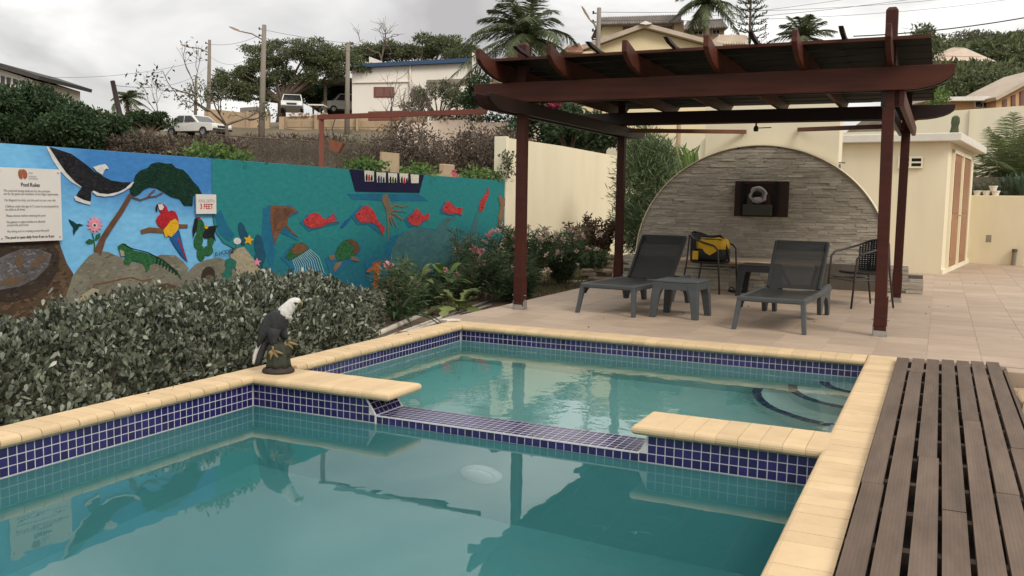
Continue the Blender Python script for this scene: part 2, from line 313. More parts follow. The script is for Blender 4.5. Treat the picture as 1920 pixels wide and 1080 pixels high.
def leaves(C, Dr, L, W, bend=0.25, tri=False, oval=False):
    """C centres (n,3), Dr leaf directions, L lengths, W widths -> verts, faces"""
    n = len(C); Dr = nrm(Dr); rv = rng.normal(size=(n, 3)); S = nrm(np.cross(Dr, rv)); Nn = np.cross(S, Dr)
    L = np.broadcast_to(L, (n,))[:, None]; W = np.broadcast_to(W, (n,))[:, None]
    if tri:
        V = np.stack([C - S * W / 2, C + S * W / 2, C + Dr * L], 1).reshape(-1, 3)
        F = np.arange(3 * n).reshape(n, 3); return V, F
    base = C; tip = C + Dr * L - Nn * L * bend
    mid = C + Dr * L * 0.55 - Nn * L * bend * 0.25
    if oval:
        a_ = C + Dr * L * .34 - Nn * L * bend * .1; b_ = C + Dr * L * .76 - Nn * L * bend * .55
        V = np.stack([base, a_ + S * W * .36, b_ + S * W / 2, tip, b_ - S * W / 2, a_ - S * W * .36], 1).reshape(-1, 3); return V, np.arange(6 * n).reshape(n, 6)
    V = np.stack([base, mid + S * W / 2, tip, mid - S * W / 2], 1).reshape(-1, 3)
    F = np.arange(4 * n).reshape(n, 4); return V, F
def npobj(name, parts, m, parent=None, local=False):
    Vs = []; Fs = []; b = 0
    for V, F in parts: Vs.append(V); Fs += (F + b).tolist(); b += len(V)
    V = np.concatenate(Vs); me = bpy.data.meshes.new(name); me.from_pydata(V.tolist(), [], Fs); me.update()
    me.materials.append(M(m) if isinstance(m, str) else m); return link(name, me, parent, local)
def in_ball(n, shell=0.0):
    d = nrm(rng.normal(size=(n, 3))); r = rng.uniform(shell ** 3, 1, n) ** (1 / 3); return d * r[:, None], d
def cloud(blobs, n, L, W, shell=0.55, up=0.25, jit=0.9, bend=0.25):
    """leaves spread through a set of ellipsoids (centre, radii)"""
    vol = np.array([b[1][0] * b[1][1] + b[1][1] * b[1][2] for b in blobs]); vol = vol / vol.sum(); parts = []
    for (c, r), q in zip(blobs, vol):
        k = max(6, int(n * q)); p, d = in_ball(k, shell); p = p * (1 + 0.18 * rng.normal(size=(k, 1)))
        dr = d + rng.normal(size=(k, 3)) * jit + np.array([0, 0, up])
        parts.append(leaves(np.array(c) + p * np.array(r), dr, L * rng.uniform(.6, 1.3, k), W * rng.uniform(.7, 1.2, k), bend))
    return parts
def clumps(c, r, k, size, flat=0.75, lo=-0.5):
    """sub-blobs over a big crown so that the outline is uneven"""
    out = []
    for i in range(k):
        while True:
            d = rng.normal(size=3); d /= np.linalg.norm(d)
            if d[2] > lo: break
        q = rng.uniform(.35, 1.0) ** 0.5; s = size * rng.uniform(.6, 1.25)
        out.append((np.array(c) + d * np.array(r) * q, np.array([s, s, s * flat])))
    return out
def branch(mb, p, d, L, r, depth, n=4, spread=0.6, kids=(2, 3), up=0.1, tips=None, wob=0.18):
    p = np.array(p, float); d = np.array(d, float) / np.linalg.norm(d); pts = [p]; k = 3
    for i in range(k):
        d = d + rng.normal(size=3) * wob + np.array([0, 0, up * 0.3]); d /= np.linalg.norm(d); p = p + d * L / k; pts.append(p)
    mb.tube(pts, [r, r * .88, r * .76, r * .62], n, cap=False)
    if depth == 0:
        if tips is not None: tips.append((p, d))
        return
    for i in range(random.randint(*kids)):
        q = pts[random.choice((2, 3, 3))]; dd = d + rng.normal(size=3) * spread + np.array([0, 0, up])
        branch(mb, q, dd, L * random.uniform(.6, .85), r * .6, depth - 1, n, spread, kids, up, tips, wob)

# ================================================================== THE SETTING
def sstep(a, b, x): t = np.clip((x - a) / (b - a), 0, 1); return t * t * (3 - 2 * t)
def height(x, y):
    x = np.asarray(x, float); y = np.asarray(y, float)
    s = (x - CAM[0]) * -0.4273 + (y - CAM[1]) * 0.9041          # distance ahead of the camera
    l = (x - CAM[0]) * 0.9041 + (y - CAM[1]) * 0.4273           # distance to the right
    hill = np.interp(s, [0, 14, 26, 40, 56, 66, 80, 120, 200, 320, 500, 900], [0.9, 0.9, 1.5, 2.7, 4.6, 6.6, 7.6, 7.8, 7.5, 7, 6, 0])
    hill = hill - 3.2 * sstep(8, 26, -l - 0.28 * s) * sstep(30, 60, s)
    right = np.interp(s, [0, 35, 60, 110, 170, 240, 400, 900], [0, 2.0, 4.5, 12, 24, 30, 24, 0])
    k = sstep(0.28, 0.46, l / np.maximum(s, 1.0)) * sstep(30, 60, s)
    h = hill * (1 - k) + right * k
    inside = (x > -2.80) & (y < 23.9)
    rear = sstep(23.9, 24.2, y) * (h) 
    h = np.where(inside, 0.02, h)
    h = np.where((x > -2.80) & (y >= 23.9), rear, h)
    return h
xs = np.array(sorted(set(np.round(np.concatenate([np.linspace(-420, -60, 28), np.linspace(-58, -4, 50), [-2.84, -2.76, -1.5, -0.1, 3.85, 4.8], np.linspace(5.5, 60, 36), np.linspace(66, 420, 28)]), 3))))
ys = np.array(sorted(set(np.round(np.concatenate([np.linspace(-90, -9, 14), [-4.3, -2, 0, 1.5, 3.1], np.linspace(4, 23.8, 16), [24.3], np.linspace(25, 90, 50), np.linspace(95, 900, 50)]), 3))))
gx, gy = np.meshgrid(xs, ys); gz = height(gx, gy) + 0.12 * np.sin(gx * 1.7) * np.cos(gy * 1.3) * (gy > 24.5)
gm = MB(); gm.v = list(zip(gx.ravel().tolist(), gy.ravel().tolist(), gz.ravel().tolist())); nx = len(xs)
for j in range(len(ys) - 1):
    for i in range(nx - 1):
        cxm = (xs[i] + xs[i + 1]) / 2; cym = (ys[j] + ys[j + 1]) / 2
        if -0.1 < cxm < 3.85 and -4.3 < cym < 3.1: continue
        a = j * nx + i; gm.f.append((a, a + 1, a + nx + 1, a + nx))
struct('ground', gm, 'terrain', fix=False)
soil = MB()
sx = np.linspace(-2.62, -0.21, 14); sy = np.linspace(-4.5, 16, 70)
for y in sy:
    for x in sx:
        t = (x + 2.62) / 2.41
        soil.v.append((x, y, 0.06 + (1 - t) * 0.16 * max(0, 1 - max(0, y - 1) / 4) + 0.03 * sin(x * 7 + y * 3) * cos(y * 5 - x * 2)))
for j in range(69):
    for i in range(13): a = j * 14 + i; soil.f.append((a, a + 1, a + 15, a + 14))
struct('garden_soil', soil, 'soil', fix=False)

# ------------------------------------------------------------------ patio and its tiles
PZ = 0.21; PX0, PY0 = -0.36, 3.20
pat = MB(); pat.prism([(PX0, PY0, 0), (9.6, PY0, 0), (9.6, 18.2, 0), (PX0, 18.2, 0)], (0, 0, 0.2077))
patio = struct('patio', pat, 'grout')
tp = 0.41
def tile_mesh(name, a, b, t, ch, m):
    q = MB(); x, y = a / 2, b / 2
    q.loft([[(-x, -y, 0), (x, -y, 0), (x, y, 0), (-x, y, 0)], [(-x, -y, t - ch), (x, -y, t - ch), (x, y, t - ch), (-x, y, t - ch)], [(-x + ch, -y + ch, t), (x - ch, -y + ch, t), (x - ch, y - ch, t), (-x + ch, y - ch, t)]])
    return q.mesh(name, m)
ptile = tile_mesh('floor_tile', tp - 0.0045, tp - 0.0045, 0.0103, 0.0008, 'patio_tile')
spots = []
for j in range(37):
    for i in range(24):
        x = PX0 + 0.005 + tp * (i + .5); y = PY0 + 0.045 + tp * (j + .5)
        if 0.7 < x < 2.7 and 8.2 < y < 9.6: continue
        if x > 9.4 or y > 18: continue
        dd = np.array([x, y, PZ]) - CAM; q = dd @ FWD; u = 960 + FPX * (dd @ RGT) / q
        vis = -60 < u < 1990 and not (-0.6 < x < 4.05 and y > 9.4) 
        spots.append((0 if vis else 1, q, x, y))
spots.sort()
rest = MB()
for k, (_, q, x, y) in enumerate(spots):
    if k < 290: link('floor_tile', ptile, patio, matrix=Matrix.Translation((x, y, 0.2)))
    else: rest.box((x, y, 0.2052), (tp - .006, tp - .006, 0.0105))
tag(rest.build('floor_tile', 'patio_tile', patio, fix=False), kind='stuff')

# ------------------------------------------------------------------ pool
YN = -4.1        # near end of the big pool, behind the frame
pool = thing('swimming_pool', 'small tiled swimming pool with a raised inner spa basin and tan brick coping', 'pool', (1.86, 0, 0))
b = MB()   # big basin, floors and walls below the tile band
def wallq(mb, a, c): mb.add([a[0], a[1], c[1], c[0]], [(0, 1, 2, 3)])
def shell(mb, x0, x1, y0, y1, z0, zt):
    mb.add([(x0, y0, z0), (x1, y0, z0), (x1, y1, z0), (x0, y1, z0)], [(0, 1, 2, 3)])
    for p, q in (((x0, y0), (x1, y0)), ((x1, y0), (x1, y1)), ((x1, y1), (x0, y1)), ((x0, y1), (x0, y0))):
        mb.add([(*p, z0), (*q, z0), (*q, zt), (*p, zt)], [(0, 1, 2, 3)])
shell(b, 0, 3.72, YN, 0, -1.35, -0.006); b.build('basin', 'plaster_teal', pool, fix=False)
b = MB(); shell(b, 0, 3.72, 0.33, 2.97, -0.95, 0.045); b.build('spa_basin', 'plaster_spa', pool, fix=False)
# grout-faced walls that carry the tiles (each stands 4 mm behind the tile faces)
GT = 0.004
g = MB()
g.prism([(-0.16, GT, -0.0), (0.935, GT, 0.157), (-0.16, GT, 0.157)][:0] or [(0, GT, -0.3), (1.0, GT, -0.3), (1.0, GT, 0.05), (0.925, GT, 0.157), (0, GT, 0.157)], (0, 0.322, 0))
g.box(((1.0 + 2.75) / 2, 0.165, -0.125), (1.75, 0.322, 0.35))
g.prism([(2.75, GT, -0.3), (3.72, GT, -0.3), (3.72, GT, 0.157), (2.80, GT, 0.157), (2.75, GT, 0.05)], (0, 0.322, 0))
g.box((-0.1 - GT, (YN + 3.2) / 2, -0.07), (0.2, 3.2 - YN, 0.454)); g.box((3.82 + GT, (YN + 3.2) / 2, -0.07), (0.2, 3.2 - YN, 0.454))
g.box((1.86, 3.08 + GT, -0.07), (3.72, 0.22, 0.454)); g.box((1.86, YN - 0.12, -0.07), (3.72, 0.22, 0.454))
g.build('divider_wall', 'tile_grout', pool)
TP = 0.05
tm = tile_mesh('pool_tile', TP - 0.0055, TP - 0.0055, 0.0018, 0.0007, 'pool_tile')
Tm = []     # (priority, matrix)
def face_matrix(o, ex, ey):
    ex = Vector(ex).normalized(); ey = Vector(ey).normalized(); ez = ex.cross(ey)
    return Matrix(((ex.x, ey.x, ez.x, o[0]), (ex.y, ey.y, ez.y, o[1]), (ex.z, ey.z, ez.z, o[2]), (0, 0, 0, 1)))
def tiles(o, ex, ey, nu, nv, pri, sv=1.0):
    o = Vector(o); ex = Vector(ex).normalized(); ey = Vector(ey).normalized()
    for i in range(nu):
        for j in range(nv):
            c = o + ex * TP * (i + .5) + ey * TP * sv * (j + .5)
            if pri == 9 or pri < 9: Tm.append((pri + 0.001 * (c - Vector(CAM)).length, face_matrix(c, ex, ey) @ Matrix.Diagonal((1, sv * (.87 if pri == 3 else 1.0), 1, 1))))
zb = 0.003
tiles((0.0, GT, zb), (1, 0, 0), (0, 0, 1), 18, 3, 0)                     # front of the left pier
for j in range(3):
    for i in range(18, 20 if j < 1 else 19): Tm.append((0, face_matrix((TP * (i + .5), GT, zb + TP * (j + .5)), (1, 0, 0), (0, 0, 1))))
tiles((1.0, GT, zb - 0.004), (1, 0, 0), (0, 0, 1), 35, 1, 0)             # spillway lip
tiles((2.75, GT, zb), (1, 0, 0), (0, 0, 1), 19, 1, 0); tiles((2.80, GT, zb + TP), (1, 0, 0), (0, 0, 1), 18, 2, 0)
tiles((-GT, -2.306, zb), (0, 1, 0), (0, 0, 1), 46, 3, 1); tiles((-GT, -4.056, zb), (0, 1, 0), (0, 0, 1), 35, 3, 9)
tiles((1.0, 0.012, 0.0502), (1, 0, 0), (0, 1, 0), 35, 6, 3)               # spillway top
sl = sqrt(0.075 ** 2 + 0.107 ** 2)
tiles((1.0, 0.012, 0.05), (0, 1, 0), (-0.075, 0, 0.107), 6, 3, 2, sv=sl / 3 / TP)
tiles((2.75, 0.322, 0.05), (0, -1, 0), (0.05, 0, 0.107), 6, 2, 9)
tiles((0.01, 2.97 + GT, 0.053), (1, 0, 0), (0, 0, 1), 74, 2, 4)
tiles((-GT, 0.36, 0.053), (0, 1, 0), (0, 0, 1), 52, 2, 5)
tiles((3.72 + GT, 0.0, zb), (0, -1, 0), (0, 0, 1), 80, 3, 9); tiles((3.72 + GT, 2.95, 0.053), (0, -1, 0), (0, 0, 1), 52, 2, 9)
Tm.sort(key=lambda t: t[0])
rest = MB(); base_v = [Vector(v.co) for v in tm.vertices]; base_f = [tuple(p.vertices) for p in tm.polygons]
for k, (_, mtx) in enumerate(Tm):
    if k < 296: link('tile', tm, pool, matrix=mtx)
    else: rest.add([tuple(mtx @ v) for v in base_v], base_f)
tag(rest.build('tile', 'pool_tile', pool, fix=False), kind='stuff')
tr = MB(); tr.bar((0.932, 0.0, 0.155), (1.004, -0.001, 0.05), 0.010, 0.010, up=(0, 1, 0)); tr.bar((1.004, 0.0, 0.052), (1.004, 0.325, 0.052), 0.010, 0.006)
tr.bar((1.0, 0.002, 0.0505), (2.75, 0.002, 0.0505), 0.009, 0.008); tr.bar((1.003, -0.001, 0.05), (1.003, -0.001, 0.0), 0.01, 0.01, up=(0, 1, 0)); tr.bar((2.748, 0.0, 0.052), (2.748, 0.325, 0.052), 0.012, 0.008)
tr.build('edge_trim', 'tile_grout', pool)
# coping bricks
def brick_mesh(lx, ly, noses, h=0.056, r=0.026, ch=0.003):
    q = MB(); rings = []
    for t, zf in ((1.0, 0.0), (0.42, 0.10), (0.08, 0.30), (0.0, 0.52), (0.10, 0.74), (0.42, 0.92), (1.0, 1.0)):
        i = {s: (r * t if s in noses else (ch if (zf > 0.95 or zf < 0.02) else 0.0)) for s in ('-x', '+x', '-y', '+y')}
        rings.append([(-lx / 2 + i['-x'], -ly / 2 + i['-y'], zf * h), (lx / 2 - i['+x'], -ly / 2 + i['-y'], zf * h), (lx / 2 - i['+x'], ly / 2 - i['+y'], zf * h), (-lx / 2 + i['-x'], ly / 2 - i['+y'], zf * h)])
    q.loft(rings); me = q.mesh('coping_brick', 'coping'); return me
CZ = 0.156; BP = 0.115; jm = MB()
def brick(me, x, y, j=0.0012, ro=.006):
    mt = Matrix.Translation((x + random.uniform(-j, j), y + random.uniform(-j, j), CZ + random.uniform(-.0008, .0008))) @ Matrix.Rotation(random.uniform(-ro, ro), 4, 'Z')
    link('coping_brick', me, pool, matrix=mt)
bl = brick_mesh(0.235, BP - 0.005, ('+x',)); br_ = brick_mesh(0.225, BP - 0.0014, ('-x',), ch=.0009); bf = brick_mesh(BP - 0.0014, 0.25, ('-y',), ch=.0008); bd = brick_mesh(BP - 0.0014, 0.405, ('-y', '+y'), ch=.0009)
bn = brick_mesh(BP - 0.005, 0.25, ('+y',))
y = -4.05 + BP / 2
while y < 3.2:
    if not (-0.04 < y < 0.38): brick(bl, -0.0875, y)
    brick(br_, 3.8275, y, .0003, .0006)
    y += BP
bc = brick_mesh(0.20, 0.405, ()); brick(bc, -0.105, 0.165)
for k in range(9): brick(bd, 0.055 + BP * k, 0.165, .0003, .0006)
brick(brick_mesh(0.03 , 0.405, ('-y', '+y')), -0.001 - 0.0, 0.165) if False else None
end = brick_mesh(BP + 0.01, 0.405, ('-y', '+y', '+x')); brick(end, 0.055 + BP * 9 - 0.03, 0.165)
end2 = brick_mesh(BP + 0.01, 0.405, ('-y', '+y', '-x')); brick(end2, 2.775, 0.165)
for k in range(8): brick(bd, 2.775 + 0.0625 + BP * (k + .5), 0.165, .0003, .0006)
x = 0.035 + BP / 2
while x < 3.71: brick(bf, x, 3.06, .0005, .001); x += BP
x = 0.035 + BP / 2
while x < 3.71: brick(bn, x, YN - 0.09); x += BP
jm.box((-0.1, (3.19 - 4.05) / 2, CZ + 0.024), (0.195, 7.2, 0.044)); jm.box((3.838, (3.19 - 4.05) / 2, CZ + 0.024), (0.185, 7.2, 0.044))
jm.box((0.49, 0.165, CZ + 0.025), (0.98, 0.345, 0.043)); jm.box((3.24, 0.165, CZ + 0.025), (0.95, 0.345, 0.043)); jm.box((1.86, 3.07, CZ + 0.024), (3.7, 0.2, 0.043))
jm.build('joint_mortar', 'coping_joint', pool)
# curved spa steps with tiled nosing in the far right corner
for r_, zt in ((0.33, -0.22), (0.58, -0.48), (0.86, -0.74)):
    arc = [(3.72 - r_ * 1.0 * sin(a), 2.97 - r_ * 1.12 * cos(a), 0) for a in np.linspace(0, pi / 2, 18)]
    q = MB(); q.prism([(3.72, 2.97, -0.95)] + [(p[0], p[1], -0.95) for p in arc], (0, 0, zt + 0.95)); st = q.build('step', 'step_plaster', pool)
    q = MB()
    for i in range(17):
        for t0 in (0.04, 0.54):
            p0 = np.array(arc[i]) * (1 - t0) + np.array(arc[i + 1]) * t0; p1 = np.array(arc[i]) * (1 - t0 - .44) + np.array(arc[i + 1]) * (t0 + .44)
            q.bar((p0[0] + .02, p0[1] + .02, zt + 0.003), (p1[0] + .02, p1[1] + .02, zt + 0.003), 0.075, 0.012)
    tag(q.build('nosing_tile', 'pool_tile', st), kind='stuff')
# underwater light on the divider
q = MB(); n = 28
q.loft([[(1.775 + r * cos(2 * pi * k / n), yy, -0.66 + r * sin(2 * pi * k / n)) for k in range(n)] for r, yy in ((0.135, 0.0), (0.135, -0.03), (0.12, -0.05), (0.10, -0.05))])
li = q.build('light_ring', 'white_plastic', pool, smooth=False)
q = MB(); q.loft([[(1.775 + r * cos(2 * pi * k / n), yy, -0.66 + r * sin(2 * pi * k / n)) for k in range(n)] for r, yy in ((0.10, -0.048), (0.085, -0.066), (0.05, -0.08), (0.01, -0.084))]); q.build('lens', 'lamp_glass', li, smooth=True)
q = MB(); q.add([(0, YN, 0), (3.72, YN, 0), (3.72, GT, 0), (0, GT, 0)], [(0, 1, 2, 3)]); o = struct('pool_water', q, 'water_big', fix=False)
q = MB(); q.add([(0, 0.31, 0.0), (3.72, 0.31, 0.0), (3.72, 2.98, 0.0), (0, 2.98, 0.0)], [(0, 1, 2, 3)]); o = struct('spa_water', q, 'water_spa', fix=False); o.location.z = 0.0515

# ------------------------------------------------------------------ wooden deck
deck = thing('wood_deck', 'weathered grey-brown slatted wooden deck beside the pool coping', 'deck', (4.3, 0, 0))
DZ = 0.245
for k in range(7):
    x = 3.995 + 0.1055 * k; y1 = 2.98 + 0.028 * k; y = -5.9
    cuts = sorted([random.uniform(-3.5, -2.8), [-0.62, 2.35, -0.05, -0.85, 0.9, -0.5, 0.35][k]])
    edges = [y] + cuts + [y1]
    for a, c in zip(edges[:-1], edges[1:]):
        if c - a < 0.3: continue
        q = MB(); w_ = 0.0865; nr = 13; prof = []
        for i in range(nr):                      # ridged decking face
            xx = -w_ / 2 + w_ * i / (nr - 1); prof.append((xx, DZ - (0.0007 if i % 2 else 0.0)))
        prof = [(-w_ / 2, DZ - 0.028)] + prof + [(w_ / 2, DZ - 0.028)]
        dx = random.uniform(-.003, .003); dz = random.uniform(-.002, .002)
        q.prism([(x + p[0] + dx, a + 0.002, p[1] + dz) for p in prof], (random.uniform(-.004, .004), c - a - 0.004, 0)); q.build('board', 'deck_wood', deck)
for y in np.arange(-5.6, 3.1, 0.43):
    q = MB(); q.box((4.31, y, DZ - 0.055), (0.73, 0.05, 0.045)); q.build('joist', 'deck_wood', deck)
q = MB(); q.box((4.31, -1.4, 0.12), (0.76, 8.8, 0.02)); q.build('deck_base', 'deck_dark', deck)
q = MB(); q.box((4.705, -1.4, 0.15), (0.02, 8.8, 0.13)); q.build('side_board', 'deck_wood', deck)
# broken concrete step and grass beside the deck
q = MB(); q.box((7.16, 3.10, 0.102), (4.88, 0.19, 0.204)); ob = bevel(q.build('patio_kerb', 'patio_tile'), 0.008); tag(ob, kind='structure')
slab = thing('concrete_slab', 'cracked pale concrete slab below the patio corner beside the deck', 'slab', (5.3, 2.6, 0.03))
for px, py, a, c_, rz in ((5.0, 2.72, .48, .5, .05), (5.5, 2.7, .45, .52, -.04), (5.02, 2.2, .5, .45, -.1), (5.55, 2.2, .46, .4, .08)):
    q = MB(); q.box((px, py, 0.06), (a, c_, 0.07), rz); bevel(q.build('slab_piece', 'tan_wall', slab), 0.02)
k = 5200; px = rng.uniform(4.76, 6.4, k); py = rng.uniform(-1.0, 3.0, k); keep = ~((px > 4.8) & (py > 2.05) & (rng.random(k) > 0.08)); px, py = px[keep], py[keep]; k = len(px)
tag(npobj('grass', [leaves(np.stack([px, py, np.full(k, 0.02)], 1), rng.normal(size=(k, 3)) * .35 + [0, 0, 1], rng.uniform(.05, .14, k), .010, tri=True)], 'grass_blade'), 'short patchy grass growing beside the wooden deck', 'grass', kind='stuff')
k = 9000; px = rng.uniform(-2.5, -0.4, k); py = rng.uniform(6.2, 13, k); keep = (rng.random(k) < np.interp(px, [-2.5, -1.6, -.4], [.5, 1, .8])); px, py = px[keep], py[keep]; k = len(px)
tag(npobj('grass', [leaves(np.stack([px, py, np.full(k, 0.06)], 1), rng.normal(size=(k, 3)) * .4 + [0, 0, 1], rng.uniform(.04, .11, k), .010, tri=True)], 'grass_blade'), 'thin dry grass between the flower bed and the patio', 'grass', kind='stuff')

# ================================================================== MURAL WALL
WX = -2.70
mural = thing('mural_wall', 'long garden wall painted with a blue mural of birds, animals and sea life', 'mural wall', (WX, 4.8, 0))
b = MB(); top = [(-4.6, 1.83), (0.5, 1.824), (3.3, 1.806), (6, 1.78), (9.52, 1.755)]
b.prism([(WX, y, z) for y, z in top] + [(WX, 9.52, -0.2), (WX, -4.6, -0.2)], (-0.16, 0, 0)); b.build('wall', pm('wallbase', (0.13, 0.40, 0.62), (0.10, 0.33, 0.56), 1.5), mural)
def Z4(x, y): return x / 3.0, 260 + y / 3.0
def Z5(x, y): return 360 + x / 3.0, 280 + y / 3.0
ztop = lambda y: float(np.interp(y, [t[0] for t in top], [t[1] for t in top]))
PCOUNT = {}
def paint(name, m, pts, lay, zf=Z4, parent=None, th=0.0022, clip=True):
    P = []; PCOUNT[lay] = PCOUNT.get(lay, 0) + 1; off = 0.0030 * lay + (PCOUNT[lay] % 45) * 6e-5
    for p in pts:
        q = atx(*zf(*p), WX + 0.003 * lay); z = q[2]
        if clip: z = min(z, ztop(q[1]) - 0.002)
        P.append((WX + off, q[1], z))
    g = MB(); g.prism(P, (th, 0, 0)); o = g.build(name, m, parent or mural)
    if name in DABS: dabs(o if o.parent == mural else o.parent, m, pts, WX + off + th, zf, *DABS[name])
    return o
DABS = {'painted_eagle': (.30, 7, 22, .55, 1.9), 'painted_canopy': (.45, 6, 15, .6, 1.9), 'painted_rock': (.22, 10, 34, .72, 1.28), 'painted_fish': (.35, 5, 13, .68, 1.35), 'painted_ray': (.35, 7, 22, .62, 1.45), 'painted_turtle_shell': (.4, 6, 14, .55, 1.6), 'painted_dolphin_body': (.20, 14, 46, .84, 1.18), 'painted_parrot': (.35, 5, 12, .6, 1.4), 'painted_wing': (.35, 5, 12, .75, 1.25), 'painted_iguana': (.4, 5, 13, .6, 1.7), 'painted_cave': (.2, 14, 44, .6, 1.4), 'painted_cave_mouth': (.2, 12, 34, .6, 1.7), 'painted_glow': (.3, 8, 26, .6, 1.5), 'painted_beach': (.25, 8, 26, .8, 1.2), 'painted_jellyfish': (.35, 6, 16, .6, 1.5), 'painted_cactus': (.35, 5, 11, .6, 1.6), 'painted_flower': (.4, 5, 14, .75, 1.3), 'painted_seahorse': (.35, 5, 12, .65, 1.4)}
def shade(m, k):
    n = '%s_%d' % (m.name, round(k * 100))
    if n not in MATS:
        c = [x for x in m.node_tree.nodes if x.type == 'MIX'][0]; a, b_ = [tuple(v * k for v in c.inputs[i].default_value[:3]) for i in (6, 7)]; mat(n, a, 0.8, b_, scale=8, spec=0.12)
    return MATS[n]
def dabs(parent, m, pts, x, zf, cover, l0, l1, dk, lt):
    """individual brush strokes lying on a painted figure"""
    A = np.array(pts, float); B = np.roll(A, -1, 0); area = abs(np.sum(A[:, 0] * B[:, 1] - B[:, 0] * A[:, 1])) / 2; lm = (l0 + l1) / 2; n = int(min(900, max(6, area * cover / (lm * lm * .3)))); ang0 = random.uniform(-.5, .5)
    for k_, kk in ((dk, 0), (lt, 1)):
        mb = MB(); c = 0; tries = 0
        while c < n // 2 and tries < n * 12:
            tries += 1; p = np.array([random.uniform(A[:, 0].min(), A[:, 0].max()), random.uniform(A[:, 1].min(), A[:, 1].max())])
            if p[1] > 1000 or p[0] < -200: continue
            L_ = random.uniform(l0, l1); an = ang0 + random.uniform(-.55, .55); t = np.array([cos(an), sin(an)]); e_ = np.array([-t[1], t[0]]); w_ = L_ * random.uniform(.12, .22); Q = [p - t * L_ / 2, p - t * L_ * .2 + e_ * w_, p + t * L_ * .25 + e_ * w_ * .9, p + t * L_ / 2, p + t * L_ * .2 - e_ * w_, p - t * L_ * .25 - e_ * w_ * .8]
            if not all(np.sum(((A[:, 1] > q[1]) != (B[:, 1] > q[1])) & (q[0] < (B[:, 0] - A[:, 0]) * (q[1] - A[:, 1]) / (B[:, 1] - A[:, 1] + 1e-9) + A[:, 0])) % 2 for q in Q): continue
            W_ = [atx(*zf(*q), x) for q in Q]
            if max(q[2] - ztop(q[1]) for q in W_) > -.004: continue
            mb.add([(x + .00008 + .00011 * kk + .0000004 * c, q[1], q[2]) for q in W_], [tuple(range(6))]); c += 1
        if mb.f: tag(mb.build('brush_stroke', shade(m, k_), parent, fix=False), kind='stuff')
def stroke(name, m, pts, wd, lay, zf=Z4, parent=None):
    """a painted line of width wd (zoom pixels) along pts"""
    P = [np.array(p, float) for p in pts]; L = []; Rr = []; ws = wd if hasattr(wd, '__len__') else [wd] * len(P)
    for i, p in enumerate(P):
        t = P[min(i + 1, len(P) - 1)] - P[max(i - 1, 0)]; t /= max(1e-6, np.linalg.norm(t)); n = np.array([-t[1], t[0]])
        L.append(tuple(p + n * ws[i] / 2)); Rr.append(tuple(p - n * ws[i] / 2))
    return paint(name, m, L + Rr[::-1], lay, zf, parent)
def ell(cx, cy, a, b_, rot=0, n=20, j=0.0):
    return [(cx + (a * cos(t) * cos(rot) - b_ * sin(t) * sin(rot)) * (1 + random.uniform(-j, j)), cy + (a * cos(t) * sin(rot) + b_ * sin(t) * cos(rot)) * (1 + random.uniform(-j, j))) for t in np.linspace(0, 2 * pi, n, endpoint=False)]
# paints (real paint colours)
skyA = pm('sky_light', (0.19, 0.47, 0.70), (0.14, 0.40, 0.66), 2.0, grad=((0.050, 0.19, 0.45), 1.42, 1.72, .42, .35, .95)); skyB = pm('sky_deep', (0.055, 0.20, 0.47), (0.08, 0.27, 0.54), 2.5)
sea = pm('sea', (0.013, 0.100, 0.165), (0.018, 0.135, 0.180), 2.2, grad=((0.024, 0.195, 0.200), .75, 1.35, .7)); sea2 = pm('sea_deep', (0.015, 0.105, 0.20), (0.02, 0.15, 0.23), 1.8)
rock = pm('rock', (0.215, 0.205, 0.155), (0.125, 0.115, 0.085), 3.5); rock2 = pm('rock_dark', (0.115, 0.075, 0.045), (0.055, 0.036, 0.024), 3)
black = pm('black', (0.008, 0.008, 0.010), (0.022, 0.022, 0.026), 9); white = pm('white', (0.62, 0.62, 0.60), (0.46, 0.46, 0.44), 18)
green = pm('green', (0.030, 0.125, 0.045), (0.018, 0.075, 0.03), 12); dgreen = pm('dark_green', (0.009, 0.035, 0.020), (0.005, 0.020, 0.013), 6)
red = pm('red', (0.42, 0.022, 0.028), (0.30, 0.015, 0.025), 10); yel = pm('yellow', (0.66, 0.40, 0.02), (0.55, 0.30, 0.02), 14); blu = pm('blue', (0.02, 0.11, 0.30), (0.012, 0.07, 0.20), 10)
brn = pm('brown', (0.15, 0.075, 0.045), (0.08, 0.04, 0.026), 10); rust = pm('rust', (0.20, 0.085, 0.04), (0.11, 0.06, 0.035), 9)
pink = pm('pink', (0.68, 0.26, 0.32), (0.58, 0.20, 0.26), 18); fishred = pm('fish', (0.50, 0.06, 0.055), (0.27, 0.025, 0.03), 9); sand = pm('sand', (0.36, 0.32, 0.22), (0.27, 0.235, 0.16), 5)
elg = pm('ray_grey', (0.065, 0.165, 0.165), (0.040, 0.12, 0.135), 3); orange = pm('seahorse', (0.42, 0.12, 0.035), (0.30, 0.08, 0.025), 12); navy = pm('navy', (0.010, 0.010, 0.035), (0.016, 0.014, 0.045), 5)
tent = pm('jelly', (0.30, 0.45, 0.47), (0.18, 0.36, 0.40), 12); cav = pm('cave', (0.030, 0.022, 0.017), (0.055, 0.04, 0.03), 5); bat = pm('bat', (0.14, 0.095, 0.06), (0.09, 0.06, 0.04), 14); glow = pm('cave_grey', (0.16, 0.15, 0.15), (0.06, 0.055, 0.055), 3.5, 0.5)
cork = pm('tan_octopus', (0.21, 0.155, 0.10), (0.14, 0.10, 0.065), 9); mor = pm('moray', (0.024, 0.030, 0.026), (0.05, 0.05, 0.04), 12)
